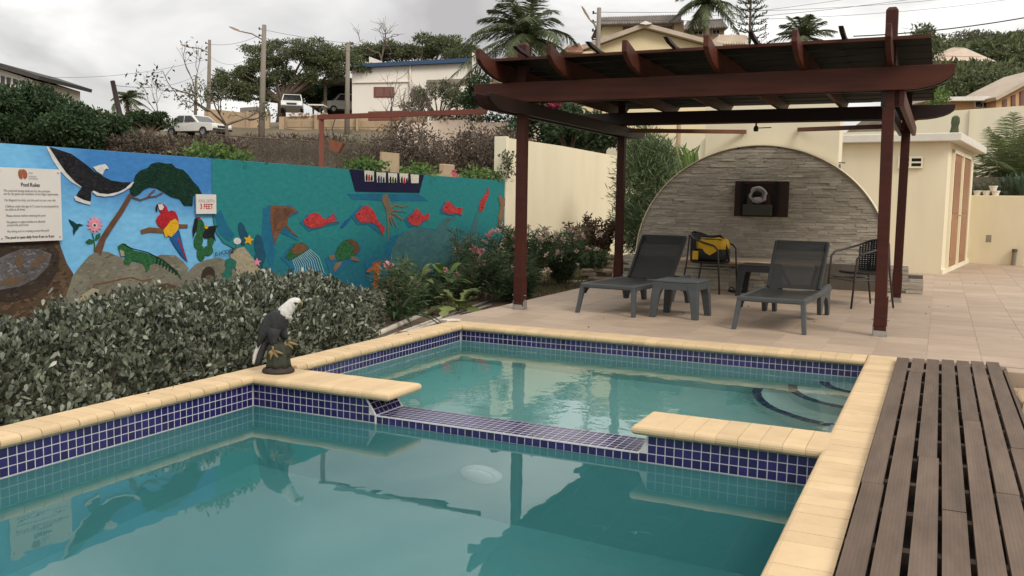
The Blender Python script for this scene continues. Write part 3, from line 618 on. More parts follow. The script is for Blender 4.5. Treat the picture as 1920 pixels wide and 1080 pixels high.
# background fields
paint('painted_sky', skyA, [(-900, 10), (0, 20), (1195, 60), (1195, 1000), (-900, 1300)], 1)
paint('painted_sea', sea, [(1190, 60), (1195, 440), (1215, 530), (1255, 585), (1310, 615), (1420, 690), (1500, 780), (1500, 1300), (2500, 1300), (2740, 950), (2776, 700), (2820, 560), (2862, 350), (2868, 230)], 3)
for a in ([(400, 330), (440, 320), (440, 540), (470, 560), (450, 700), (390, 520)], [(870, 250), (1270, 250), (1330, 290), (1100, 290), (900, 280)], [(1085, 540), (1150, 480), (1125, 560), (1110, 660), (1085, 720)], [(130, 370), (150, 470), (210, 520), (240, 480), (200, 430), (160, 340)]): paint('painted_shade', sea2, a, 4, Z5)
paint('painted_cave', rock2, [(-900, 570), (0, 578), (330, 572), (345, 620), (375, 700), (412, 760), (405, 880), (300, 1000), (-900, 1300)], 2)
paint('painted_cave_mouth', cav, [(-200, 600), (290, 585), (335, 640), (325, 740), (270, 830), (180, 890), (60, 920), (-200, 900)], 3)
paint('painted_glow', glow, [(-60, 700), (40, 650), (120, 620), (220, 620), (290, 650), (270, 720), (200, 790), (110, 830), (0, 850), (-60, 840)], 4)
paint('painted_bat', bat, [(105, 625), (118, 660), (133, 690), (122, 720), (112, 745), (105, 735), (95, 715), (78, 688), (92, 660)], 5)
paint('painted_bat', bat, [(165, 745), (180, 700), (205, 665), (225, 670), (250, 650), (278, 645), (255, 680), (230, 695), (215, 725), (195, 730), (180, 720)], 5)
paint('painted_bat', bat, [(5, 800), (45, 785), (60, 765), (85, 785), (120, 775), (160, 780), (120, 800), (90, 825), (60, 835), (30, 820), (5, 830)], 5)
# fish eagle on the sky
paint('painted_wing_edge', white, [(258, 40), (280, 40), (330, 120), (372, 190), (430, 245), (470, 262), (455, 275), (395, 240), (340, 185), (295, 120)], 3)
eag = paint('painted_eagle', black, [(275, 45), (330, 62), (400, 85), (450, 120), (490, 150), (530, 185), (575, 210), (625, 235), (690, 245), (742, 245), (705, 282), (655, 305), (600, 316), (545, 310), (512, 290), (512, 330), (508, 360), (470, 352), (425, 330), (440, 300), (462, 272), (425, 245), (372, 190), (330, 130)], 4)
paint('painted_head', white, [(522, 160), (560, 148), (590, 142), (606, 158), (610, 172), (596, 168), (585, 180), (576, 203), (545, 185)], 5, parent=eag)
paint('painted_wing_edge', white, [(742, 245), (754, 243), (735, 272), (690, 300), (640, 320), (590, 326), (545, 320), (518, 300), (525, 292), (560, 308), (610, 312), (665, 300), (705, 280)], 5, parent=eag)
paint('painted_tail_edge', white, [(415, 328), (425, 322), (470, 345), (510, 355), (505, 372), (465, 362), (425, 348)], 5, parent=eag)
# divi-divi tree
paint('painted_canopy', dgreen, [(730, 285), (750, 245), (762, 205), (790, 178), (830, 165), (850, 142), (890, 132), (930, 140), (965, 140), (990, 165), (1030, 175), (1060, 205), (1085, 240), (1115, 270), (1135, 310), (1085, 320), (1082, 378), (1035, 376), (1010, 340), (960, 325), (920, 300), (880, 278), (840, 272), (810, 285), (785, 310), (755, 325), (733, 310)], 4)
stroke('painted_trunk', brn, [(548, 640), (580, 560), (625, 490), (680, 410), (735, 315)], [46, 32, 30, 28, 24], 5)
stroke('painted_branch', brn, [(735, 325), (790, 345), (830, 330), (855, 300), (872, 290)], 9, 5); stroke('painted_branch', brn, [(830, 330), (880, 322), (918, 302)], 7, 5)
# humming bird, flower
paint('painted_hummingbird', pm('teal_bird', (0.008, 0.05, 0.05), (0.004, 0.03, 0.03), 20), [(384, 452), (410, 465), (432, 480), (445, 478), (470, 486), (445, 492), (440, 505), (425, 520), (414, 545), (410, 520), (412, 500), (395, 475)], 4)
fl = paint('painted_flower', pink, [(532 + (46 if k % 2 == 0 else 30) * sin(2 * pi * k / 24), 484 - (50 if k % 2 == 0 else 33) * cos(2 * pi * k / 24)) for k in range(24)], 4)
paint('painted_centre', white, ell(532, 487, 14, 14, n=12), 5, parent=fl); paint('painted_centre', black, ell(532, 487, 7, 7, n=10), 6, parent=fl)
stroke('painted_stem', green, [(518, 530), (525, 560), (532, 600), (530, 625)], 6, 4)
paint('painted_leaf', green, [(480, 580), (500, 563), (525, 570), (522, 588), (495, 592)], 5); paint('painted_leaf', green, [(532, 570), (540, 540), (565, 530), (562, 552), (545, 570)], 5)
# parrot on its perch
stroke('painted_perch', rust, [(792, 525), (840, 512), (920, 518), (1000, 492), (1055, 492)], [22, 28, 26, 24, 20], 4)
pa = paint('painted_parrot', red, [(880, 372), (895, 362), (920, 368), (938, 385), (945, 410), (965, 402), (985, 410), (1000, 440), (1005, 470), (1000, 490), (925, 510), (890, 490), (876, 460), (885, 440), (905, 420), (895, 400)], 5)
paint('painted_face', white, [(888, 368), (912, 368), (922, 385), (912, 402), (895, 400)], 6, parent=pa); stroke('painted_beak', black, [(886, 370), (879, 388), (882, 410)], 8, 6, parent=pa)
paint('painted_wing', yel, [(918, 515), (940, 490), (960, 462), (985, 450), (1002, 468), (1005, 500), (995, 530), (965, 555), (945, 545), (930, 555)], 6, parent=pa)
paint('painted_tail', blu, [(956, 560), (985, 530), (1005, 505), (1016, 550), (1030, 610), (1056, 696), (1020, 660), (985, 610)], 6, parent=pa)
stroke('painted_feather', red, [(1000, 560), (1025, 620), (1048, 680)], 7, 7, parent=pa)
# rocks, iguana, cactus birds
paint('painted_rock', rock, [(405, 780), (440, 730), (500, 660), (545, 632), (605, 635), (660, 660), (760, 700), (860, 670), (905, 652), (985, 655), (1030, 690), (1060, 730), (1025, 800), (1000, 900), (940, 1000), (300, 1100)], 4)
stroke('painted_vein', rust, [(515, 890), (530, 820), (600, 808), (680, 790), (740, 780), (800, 800), (850, 790)], 7, 5)
paint('painted_rock_shade', rock2, [(760, 880), (850, 830), (940, 812), (1000, 830), (1000, 900), (700, 960)], 5)
paint('painted_rock_light', sand, [(430, 900), (520, 840), (560, 850), (520, 930), (380, 960)], 5)
paint('painted_rock', rock, [(1015, 815), (1055, 750), (1100, 705), (1165, 680), (1230, 668), (1285, 690), (1335, 760), (1350, 850), (1300, 1000), (980, 1000)], 5)
paint('painted_burrow', cav, ell(1170, 770, 38, 52, 0.2), 6); paint('painted_rabbit', bat, ell(1175, 790, 22, 24), 7)
ig = paint('painted_iguana', green, [(662, 605), (685, 590), (705, 590), (722, 610), (760, 632), (810, 640), (860, 655), (905, 680), (950, 705), (985, 735), (1008, 765), (1022, 795), (1000, 770), (960, 730), (910, 705), (870, 698), (845, 708), (838, 735), (820, 752), (815, 725), (805, 705), (770, 690), (740, 685), (730, 705), (700, 708), (695, 690), (705, 668), (690, 640), (668, 625)], 6)
paint('painted_dewlap', sand, [(672, 625), (695, 632), (700, 660), (680, 660)], 7, parent=ig); stroke('painted_crest', dgreen, [(690, 590), (740, 618), (830, 640), (920, 685), (1000, 758)], 6, 7, parent=ig)
for k in range(7): stroke('painted_stripe', dgreen, [(885 + 18 * k, 668 + 12 * k), (880 + 18 * k, 700 + 11 * k)], 7, 7, parent=ig)
for c_ in (ell(1125, 500, 26, 50, -.1), ell(1115, 575, 26, 48, .15), ell(1130, 645, 24, 44, 0), ell(1170, 630, 28, 30, .6), ell(1185, 575, 18, 38, .1)): paint('painted_cactus', green, c_, 4)
paint('painted_bird', black, [(1085, 560), (1082, 510), (1095, 450), (1108, 440), (1112, 465), (1105, 510)], 5); paint('painted_bird', black, [(1138, 545), (1150, 520), (1165, 495), (1185, 492), (1222, 488), (1208, 520), (1205, 545), (1214, 578), (1195, 555), (1170, 560), (1150, 560)], 5)
paint('painted_fruit', red, ell(1118, 448, 9, 9, n=10), 6); paint('painted_fruit', yel, ell(1160, 496, 10, 12, n=10), 6)
paint('painted_shrub', pm('reef_green', (0.03, 0.16, 0.11), (0.02, 0.10, 0.08), 16), [(1270, 680), (1300, 670), (1330, 690), (1325, 720), (1300, 735), (1310, 765), (1290, 790), (1285, 830), (1250, 830), (1255, 790), (1248, 760), (1270, 735), (1262, 705)], 7)
paint('painted_beach', sand, [(1290, 650), (1320, 622), (1370, 608), (1405, 650), (1450, 710), (1500, 780), (1440, 900), (1340, 900), (1330, 740), (1300, 690)], 4)
paint('painted_shell', white, ell(1334, 576, 21, 19), 6)
paint('painted_star', yel, [(1398 + r * sin(2 * pi * k / 10 + .2), 570 - r * cos(2 * pi * k / 10 + .2)) for k, r in ((k, 30 if k % 2 == 0 else 14) for k in range(10))], 6)
for c_ in (ell(1362, 520, 20, 52, -.25), ell(1372, 560, 22, 40, .2), ell(1455, 600, 26, 62, -.1), ell(1462, 670, 30, 50, .15)): paint('painted_coral', pm('tube_blue', (0.012, 0.055, 0.10), (0.02, 0.09, 0.14), 12), c_, 5)
paint('painted_star', pink, [(1445 + r * sin(2 * pi * k / 10), 695 - r * cos(2 * pi * k / 10)) for k, r in ((k, 26 if k % 2 == 0 else 11) for k in range(10))], 6)
# sea animals (second zoom), each with a darker brushed halo round it
def halo(pts, k=1.16, dx=-10, dy=10):
    c_ = np.mean(np.array(pts, float), 0); paint('painted_shade', sea2, [tuple(c_ + (np.array(p) - c_) * (k + random.uniform(-.05, .05)) + (dx, dy)) for p in pts], 4, Z5)
for pts in ([(442, 318), (560, 322), (598, 352), (540, 385), (535, 425), (600, 495), (505, 450), (466, 540), (440, 400)], [(625, 400), (668, 360), (715, 362), (740, 390), (798, 355), (820, 405), (760, 420), (670, 445)], [(918, 368), (965, 318), (1025, 350), (1085, 440), (1060, 460), (1000, 410), (950, 412)], [(1212, 385), (1262, 332), (1300, 375), (1335, 358), (1300, 405), (1235, 425)], [(1408, 330), (1435, 290), (1478, 325), (1522, 330), (1480, 360), (1412, 350)], [(805, 590), (860, 508), (930, 525), (945, 560), (880, 640), (800, 690), (770, 600)], [(522, 605), (580, 530), (655, 545), (700, 620), (740, 720), (600, 720), (560, 640)], [(1115, 640), (1160, 490), (1290, 438), (1380, 455), (1520, 500), (1580, 545), (1430, 640)], [(985, 640), (1045, 620), (1065, 700), (1060, 800), (1085, 900), (1020, 800), (1010, 700)]): halo(pts)
ry = paint('painted_ray', rust, [(442, 318), (500, 318), (560, 322), (598, 352), (560, 360), (540, 385), (535, 425), (560, 455), (600, 495), (570, 480), (525, 435), (505, 450), (480, 490), (466, 540), (452, 480), (440, 400)], 5, Z5)
paint('painted_ray_shade', brn, [(470, 330), (540, 335), (560, 350), (520, 390), (480, 420), (460, 470), (455, 400)], 6, Z5, parent=ry)
for pts in ([(625, 400), (650, 380), (668, 360), (690, 356), (715, 362), (740, 390), (770, 388), (798, 355), (800, 385), (820, 405), (785, 410), (760, 420), (720, 440), (670, 445), (635, 425)],
            [(918, 368), (940, 345), (965, 318), (995, 320), (1025, 350), (1045, 400), (1085, 440), (1075, 485), (1060, 460), (1040, 425), (1000, 410), (950, 412), (925, 390)],
            [(1212, 385), (1240, 360), (1262, 332), (1285, 350), (1300, 375), (1335, 358), (1332, 395), (1300, 405), (1270, 432), (1235, 425), (1215, 405)],
            [(1408, 330), (1435, 290), (1460, 300), (1478, 325), (1522, 330), (1515, 370), (1480, 360), (1440, 365), (1412, 350)],
            [(1612, 330), (1625, 285), (1655, 245), (1665, 212), (1672, 245), (1652, 300), (1635, 345), (1615, 352)]):
    fi = paint('painted_fish', fishred, pts, 6, Z5); cx_, cy_ = pts[0]; paint('painted_eye', black, ell(cx_ + 22, cy_ - 4, 4, 4, n=8), 7, Z5, parent=fi)
paint('painted_octopus_head', cork, [(1068, 290), (1075, 255), (1095, 252), (1112, 280), (1115, 320), (1110, 350), (1098, 360), (1085, 330)], 5, Z5)
for pts in ([(1100, 350), (1102, 420), (1100, 520)], [(1105, 340), (1140, 312), (1180, 322), (1220, 314)], [(1108, 350), (1150, 370), (1180, 395), (1195, 390)], [(1104, 355), (1130, 390), (1150, 440)], [(1108, 345), (1150, 345), (1205, 350)], [(1102, 355), (1118, 400), (1125, 430)]): stroke('painted_arm', cork, pts, [13, 9, 4][:len(pts)] if len(pts) == 3 else [13, 10, 8, 4], 5, Z5)
paint('painted_dolphin_body', elg, [(1115, 640), (1125, 560), (1160, 490), (1220, 450), (1290, 438), (1370, 460), (1385, 430), (1425, 385), (1485, 380), (1450, 420), (1440, 465), (1520, 500), (1560, 460), (1590, 380), (1605, 350), (1610, 420), (1590, 500), (1580, 545), (1520, 590), (1430, 640), (1380, 720), (1160, 740)], 5, Z5)
tu = paint('painted_turtle_shell', green, [(805, 590), (820, 545), (860, 508), (895, 502), (930, 525), (945, 560), (925, 590), (880, 615), (820, 630)], 5, Z5)
paint('painted_shell_patch', brn, [(870, 510), (900, 505), (930, 528), (944, 560), (925, 588), (905, 580), (915, 550)], 6, Z5, parent=tu)
for pts in ([(768, 600), (800, 590), (805, 620), (778, 625)], [(805, 640), (845, 630), (830, 660), (800, 692), (795, 670)], [(895, 600), (920, 605), (948, 630), (920, 630), (895, 622)]): paint('painted_flipper', cork, pts, 6, Z5, parent=tu)
je = paint('painted_jellyfish', green, [(522, 605), (545, 565), (580, 530), (615, 522), (655, 545), (655, 560), (600, 600), (545, 625)], 5, Z5)
paint('painted_jelly_top', rust, [(560, 560), (600, 525), (650, 545), (650, 560), (600, 590), (570, 590)], 6, Z5, parent=je)
for k in range(13):
    x0, y0 = 565 + 8 * k, 622 - 5 * k; stroke('painted_tentacle', tent, [(x0, y0), (x0 + 15 + 3 * k, y0 + 45), (x0 + 8 + 6 * k, y0 + 95 + 3 * k), (x0 + 22 + 6 * k, y0 + 140)], [5, 4, 4, 2], 5 + (k % 2), Z5, parent=je)
se = stroke('painted_seahorse', orange, [(1015, 655), (1042, 645), (1040, 700), (1035, 760), (1050, 800), (1062, 850), (1068, 890)], [30, 48, 34, 40, 38, 26, 12], 6, Z5)
stroke('painted_snout', orange, [(1025, 665), (1000, 678), (982, 690)], [26, 16, 10], 7, Z5, parent=se); stroke('painted_crown', red, [(1030, 640), (1045, 630)], 10, 7, Z5, parent=se)
paint('painted_lobster', pm('lob', (0.30, 0.16, 0.08), (0.15, 0.10, 0.07), 22), [(1722, 270), (1735, 250), (1745, 280), (1765, 270), (1770, 300), (1752, 330), (1748, 380), (1738, 440), (1725, 440), (1722, 380), (1735, 320)], 6, Z5)
stroke('painted_pipefish', blu, [(840, 440), (865, 410), (895, 380)], [14, 20, 6], 5, Z5)
# boat hull with photographs
hull = paint('painted_hull', navy, [(884, 110), (1304, 140), (1278, 243), (918, 236)], 5, Z5)
for k, (x0, y0) in enumerate(((968, 118), (1036, 128), (1102, 132), (1166, 134), (1228, 140))):
    ph = paint('painted_window', pm('window_cream', (0.55, 0.48, 0.38), (0.60, 0.60, 0.52), 30), [(x0, y0), (x0 + 55 - 2 * k, y0 + 3), (x0 + 53 - 2 * k, y0 + 62 - 3 * k), (x0 + 4, y0 + 62 - 3 * k)], 6, Z5, parent=hull)
    if k < 4:
        for j, (dx, m_) in enumerate(((14, black), (28, [red, blu, green, red][k]), (42, black))): paint('painted_figure', m_, [(x0 + dx - 5, y0 + 60), (x0 + dx - 6, y0 + 35 + 5 * j), (x0 + dx - 2, y0 + 20 + 4 * j), (x0 + dx + 3, y0 + 20 + 4 * j), (x0 + dx + 5, y0 + 38 + 4 * j), (x0 + dx + 5, y0 + 58)], 7, Z5, parent=ph)
# lettering helper: text on the wall plane (right = +Y, up = +Z, facing +X)
WROT = Matrix(((0, 0, 1), (1, 0, 0), (0, 1, 0))).to_4x4()
def text(body, y, z, size, m, parent, x, align='LEFT', rot=0.0, sx=1.0, bold=0.0):
    cu = bpy.data.curves.new('lettering', 'FONT'); cu.body = body; cu.size = size; cu.align_x = align; cu.fill_mode = 'BOTH'; cu.extrude = 0.0008; cu.offset = bold
    cu.materials.append(M(m) if isinstance(m, str) else m); to = bpy.data.objects.new('t', cu); col.objects.link(to); bpy.context.view_layer.update(); me = bpy.data.meshes.new_from_object(to.evaluated_get(bpy.context.evaluated_depsgraph_get())); bpy.data.objects.remove(to); me.materials.clear(); me.materials.append(M(m) if isinstance(m, str) else m)
    o = link('lettering', me, parent)
    o.matrix_basis = Matrix.Translation((x, y, z)) @ WROT @ Matrix.Rotation(rot, 4, 'Z') @ Matrix.Diagonal((sx, 1, 1, 1)); return o
q = atx(*Z4(1198, 655), WX); text('B HODGE', q[1], q[2] - 0.01, 0.062, 'ink_black', mural, WX + 0.031, rot=0.10, sx=1.05)
q = atx(*Z4(1283, 643), WX); text('2017', q[1], q[2] - 0.008, 0.058, 'ink_black', mural, WX + 0.032, rot=0.38, sx=1.0)
# pool rules sign
tl = atx(0, 316, WX); trr = atx(106.7, 318, WX); brr = atx(109.7, 450, WX)
y1s = (trr[1] + brr[1]) / 2; zt, zbm = trr[2], brr[2]; yc = atx(49, 345, WX)[1]; y0s = 2 * yc - y1s
sg = thing('rules_sign', 'white pool rules board with brown shell logo fixed to the mural wall', 'sign', (WX + 0.03, yc, zbm))
g = MB(); g.box((WX + 0.042, (y0s + y1s) / 2, (zt + zbm) / 2), (0.010, y1s - y0s, zt - zbm)); g.build('board', 'sign_white', sg)
for yy in (y0s + .025, y1s - .025):
    for z_ in (zt - .03, zbm + .03): g = MB(); g.tube([(WX + .046, yy, z_), (WX + .052, yy, z_)], 0.006, 8); g.build('screw', 'galv', sg)
XS = WX + 0.0485; Hs = zt - zbm
def sy_(px): return atx(px / 6.0, 380, WX)[1]
def sz_(py): return zt - (py - 108) / (905 - 108) * Hs
text('Pool', sy_(196), sz_(306), 0.044, 'ink_black', sg, XS, bold=0.0006, sx=.95); text('Rules', sy_(300), sz_(306), 0.044, 'ink_black', sg, XS, bold=0.0006, sx=.95)
for body, px, py in (('The pool and lounge beds are for the exclusive', 0, 365), ('use by the guest and members of the Bagio Apartments', 0, 398), ('No lifeguard on duty, use the pool at your own risk', 8, 465), ('Children under the age of 12 must be accompanied by', 14, 532), ('an adult at all times', 14, 565), ('Please shower before entering the pool', 20, 633), ('No glasses or glass bottles are allowed', 22, 700), ('around the pool area', 26, 733), ('No diving and no running around the pool', 26, 800)):
    text(body, sy_(px), sz_(py), 0.0285, 'ink_grey', sg, XS, sx=0.78)
text('The pool is open daily from 8 am to 8 pm', sy_(-4), sz_(868), 0.031, 'ink_black', sg, XS, sx=0.86, bold=0.0003)
for pts in ([(172, 150), (185, 128), (205, 122), (212, 160), (222, 215), (205, 232), (182, 215), (172, 185)], [(210, 125), (240, 120), (265, 140), (276, 175), (268, 210), (245, 230), (228, 215), (216, 165)]):
    g = MB(); g.prism([(XS, sy_(p[0]), sz_(p[1])) for p in pts], (0.0012, 0, 0)); g.build('logo', 'logo_brown', sg)
g = MB()
for x0, x1, yy in ((288, 335, 158), (288, 375, 195), (288, 392, 218)): g.prism([(XS, sy_(x0), sz_(yy + 7)), (XS, sy_(x1), sz_(yy + 7)), (XS, sy_(x1), sz_(yy - 7)), (XS, sy_(x0), sz_(yy - 7))], (0.001, 0, 0))
g.build('logo_caption', mat('ink_faint', (0.48, 0.45, 0.43), 0.8), sg)
# depth sign
a = atx(361, 364, WX); c_ = atx(399, 400.5, WX)
ds = thing('depth_sign', 'small square white depth sign with red lettering on the mural wall', 'sign', (WX + 0.03, (a[1] + c_[1]) / 2, c_[2]))
g = MB(); g.box((WX + 0.045, (a[1] + c_[1]) / 2, (a[2] + c_[2]) / 2), (0.010, c_[1] - a[1], a[2] - c_[2])); g.build('board', 'sign_white', ds); wds = c_[1] - a[1]; hds = a[2] - c_[2]
text('POOL DEPTH', (a[1] + c_[1]) / 2, a[2] - hds * 0.40, hds * 0.21, 'ink_pale_red', ds, WX + 0.0515, 'CENTER', sx=0.9); text('3 FEET', (a[1] + c_[1]) / 2, a[2] - hds * 0.74, hds * 0.37, 'ink_red', ds, WX + 0.0515, 'CENTER', sx=0.88, bold=0.0008)

# ------------------------------------------------------------------ tall cream boundary wall behind the flower bed
cw = thing('boundary_wall', 'tall plain cream garden wall running on behind the mural wall', 'wall', (WX, 13, 0))
g = MB(); g.prism([(WX + 0.012, 9.52, -0.2), (WX + 0.012, 9.52, 2.50), (WX + 0.012, 12, 2.51), (WX + 0.012, 18.4, 2.45), (WX + 0.012, 18.4, -0.2)], (-0.2, 0, 0)); g.build('wall', 'cream', cw)
g = MB(); g.box((WX - 0.085, 9.50, 1.2), (0.24, 0.10, 2.64)); bevel(g.build('end_pier', 'cream_light', cw), 0.01)
q = [(2868, 232), (2862, 340), (2845, 450), (2820, 560), (2790, 650), (2776, 720), (2740, 900), (2868, 900)]
# unpainted cream patch at the wavy end of the mural
pp = []
for (x, y) in ((2870, 236), (2866, 330), (2850, 440), (2825, 540), (2790, 630), (2760, 720), (2720, 900)): p = atx(*Z4(x, y), WX); pp.append((WX + 0.030, min(p[1], 9.518), p[2]))
g = MB(); g.prism([(WX + 0.030, 9.52, 1.74)] + pp + [(WX + 0.030, 9.52, pp[-1][2])], (0.002, 0, 0)); g.build('unpainted_edge', 'cream', mural)

# ================================================================== PERGOLA
pg = thing('pergola', 'dark red-brown timber pergola with slatted roof over the loungers', 'pergola', (1.86, 6.1, PZ))
PXL, PXR, PYF, PYB = -0.035, 3.735, 4.42, 7.84
PS = 0.105
def post(x, y, ztop, lean=0.0):
    g = MB(); s = PS / 2; t = ztop - 0.03
    g.loft([[(x + i * s + lean * (z - PZ) / 3, y + j * s * 1.0, z) for i, j in ((-1, -1), (1, -1), (1, 1), (-1, 1))] for z in (PZ + 0.035, 2.0, t)] + [[(x + lean + i * s * .6, y + j * s * .6, ztop) for i, j in ((-1, -1), (1, -1), (1, 1), (-1, 1))]])
    o = bevel(g.build('post', 'wood_red', pg), 0.006)
    g = MB(); s2 = s + 0.006
    g.loft([[(x + i * s2, y + j * s2, z) for i, j in ((-1, -1), (1, -1), (1, 1), (-1, 1))] for z in (PZ + 0.10, PZ + 0.38)]); bevel(g.build('sleeve', 'wood_red', o), 0.004)
    g = MB(); g.box((x, y, PZ + 0.004), (0.14, 0.12, 0.008))
    for i in (-1, 1): g.prism([(x + i * (s + .008), y - .05, PZ + .006), (x + i * (s + .008), y + .05, PZ + .006), (x + i * (s + .008), y + .05, PZ + .09), (x + i * (s + .008), y, PZ + .115), (x + i * (s + .008), y - .05, PZ + .09)], (0.005 * i, 0, 0))
    g.box((x, y - s - .006, PZ + .03), (PS, .005, .055))
    g.build('bracket', 'galv', o)
    for i in (-1, 1): g = MB(); g.tube([(x + i * (s + .005), y - .02, PZ + .16), (x + i * (s + .03), y - .02, PZ + .16)], .007, 6); g.build('bolt', 'galv', o)
    return o
post(PXL, PYF, 3.15, -0.01); post(PXR, PYF, 3.26, -0.05); post(PXL, PYB, 2.92); post(PXR, PYB, 2.92)
def plank(name, x0, x1, zb_, zt_, y, th, axis='x', tail=0.30, m='wood_beam', drop=0.12, tails=(1, 1), taper=0):
    """beam with curved tails: the lower corner of each end sweeps up"""
    pts = [(x0, zt_)]
    top_ = [(x1, zt_)]
    low = []
    n = 7
    if tails[1]: low += [(x1 - tail * (1 - cos(a)) * 1.0, zt_ - 0.03 - (zt_ - 0.03 - zb_) * sin(a)) for a in np.linspace(0, pi / 2, n)]
    else: low += [(x1, zb_)]
    if tails[0]: low += [(x0 + tail * (1 - cos(a)), zt_ - 0.03 - (zt_ - 0.03 - zb_) * sin(a)) for a in np.linspace(pi / 2, 0, n)]
    else: low += [(x0, zb_)]
    if taper: low = low[:7] + [(x0 + .55, zb_), (x0, zb_ + taper)]
    P = pts + top_ + low
    g = MB()
    if axis == 'x': g.prism([(p[0], y - th / 2, p[1]) for p in P], (0, th, 0))
    else: g.prism([(y - th / 2, p[0], p[1]) for p in P], (th, 0, 0))
    return bevel(g.build(name, m, pg), 0.005)
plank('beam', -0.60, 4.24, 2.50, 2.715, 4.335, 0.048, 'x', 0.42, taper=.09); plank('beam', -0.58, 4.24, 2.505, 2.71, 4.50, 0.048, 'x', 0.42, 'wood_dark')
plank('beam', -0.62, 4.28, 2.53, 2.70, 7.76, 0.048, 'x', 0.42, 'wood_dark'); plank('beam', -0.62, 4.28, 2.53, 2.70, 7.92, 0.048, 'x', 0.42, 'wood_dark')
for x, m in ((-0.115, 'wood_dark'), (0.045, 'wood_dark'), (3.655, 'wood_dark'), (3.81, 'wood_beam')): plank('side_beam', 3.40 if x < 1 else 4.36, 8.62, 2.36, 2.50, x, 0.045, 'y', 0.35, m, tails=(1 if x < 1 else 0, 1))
for k, x in enumerate((-0.235, 0.56, 1.35, 2.14, 2.93, 3.70)):
    P = [(3.70, 2.985), (3.725, 2.99), (4.08, 2.905), (8.7, 2.875), (8.72, 2.86), (8.5, 2.76), (8.3, 2.712), (4.28, 2.718), (4.08, 2.735), (3.90, 2.775), (3.77, 2.83), (3.70, 2.88)]
    g = MB(); g.prism([(x - 0.024, p[0], p[1]) for p in P], (0.048, 0, 0)); bevel(g.build('rafter', 'wood_beam' if k < 6 else 'wood_dark', pg), 0.004)
for k, x in enumerate((0.16, 0.95, 1.74, 2.53, 3.31)):
    g = MB(); g.prism([(x - 0.02, p[0], p[1]) for p in ((3.74, 3.00), (3.80, 3.005), (4.1, 2.968), (8.6, 2.932), (8.6, 2.915), (4.1, 2.940), (3.86, 2.965))], (0.04, 0, 0)); g.build('batten', 'wood_dark', pg)
ny = 12
for k in range(ny):
    y = 4.10 + 0.375 * k
    for x0, x1 in ((-0.30, 0.98), (0.985, 2.12), (2.125, 3.26), (3.265, 4.02)):
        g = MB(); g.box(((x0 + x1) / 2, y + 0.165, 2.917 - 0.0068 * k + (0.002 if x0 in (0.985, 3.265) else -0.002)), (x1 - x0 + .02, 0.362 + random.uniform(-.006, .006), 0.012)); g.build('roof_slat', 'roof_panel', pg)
g = MB(); g.box((1.86, 4.075, 2.925), (4.34, 0.03, 0.028)); g.build('fascia', 'wood_beam', pg)
for x in (PXL, PXR):
    g = MB(); g.prism([(x - .0825, PYF - .02, 2.495), (x + .0825, PYF - .02, 2.495), (x + .055, PYF - .02, 2.36), (x - .055, PYF - .02, 2.36)], (0, 0.04, 0)); g.build('brace', 'wood_beam', pg)
# tie bars to the rear wall, spotlight
ties = (((PXL + .06, PYB + .06, 2.46), (1.42, 9.40, 2.53), 'wooden tie bar from the left rear pergola post to the cream wall'), ((PXR - .06, PYB + .06, 2.46), (2.20, 9.40, 2.55), 'wooden tie bar from the right rear pergola post to the cream wall'))
for a, b_, lab in ties:
    g = MB(); g.bar(a, b_, 0.05, 0.06); bevel(tag(g.build('tie_bar', mat('tie_wood', (0.17, 0.068, 0.035), 0.6, (0.11, 0.045, 0.025), scale=4)), lab, 'timber'), 0.004)
sp = thing('spotlight', 'small dark spotlight hanging from the rear pergola beam', 'spotlight', (1.87, 7.82, 2.4))
g = MB(); g.tube([(1.87, 7.80, 2.54), (1.87, 7.80, 2.47)], 0.012, 8); g.build('stem', 'resin_dark', sp); g = MB(); g.lathe((1.87, 7.80, 2.40), [(0.022, 0.01), (0.033, 0.02), (0.033, 0.06), (0.018, 0.085)], 14); g.build('housing', 'resin_dark', sp); g = MB(); g.bar((1.88, 7.80, 2.455), (2.08, 7.74, 2.455), .012, .012); g.build('arm', 'resin_dark', sp)

# ================================================================== STONE ARCH WALL
AC, AZ, AA, AB, AY = 1.69, 0.60, 1.875, 1.71, 9.15
ar = thing('stone_arch_wall', 'semicircular wall faced with thin grey ledge stones behind the loungers', 'stone wall', (AC, AY, PZ))
def hw(z): return AA * sqrt(max(0.0, 1 - ((z - AZ) / AB) ** 2)) if z > AZ else AA
arcp = [(AC + AA * cos(t), AZ + AB * sin(t)) for t in np.linspace(0, pi, 48)]
g = MB(); g.prism([(AC + AA, AY + .03, 0.15)] + [(p[0], AY + .03, p[1]) for p in arcp] + [(AC - AA, AY + .03, 0.15)], (0, 0.20, 0)); g.build('core', 'stone_back', ar)
g = MB(); n = len(arcp)
rim = [[(AC + (AA + o_) * cos(t), yy, AZ + (AB + o_) * sin(t)) for o_, yy in ((-.004, AY - .004), (.007, AY - .004), (.007, AY + .235), (-.004, AY + .235))] for t in np.linspace(0, pi, 48)]
g.loft(rim); g.build('rim', 'cream', ar)
stones = []     # (area, trapezoid x0b,x1b,x0t,x1t,z0,z1,y,depth)
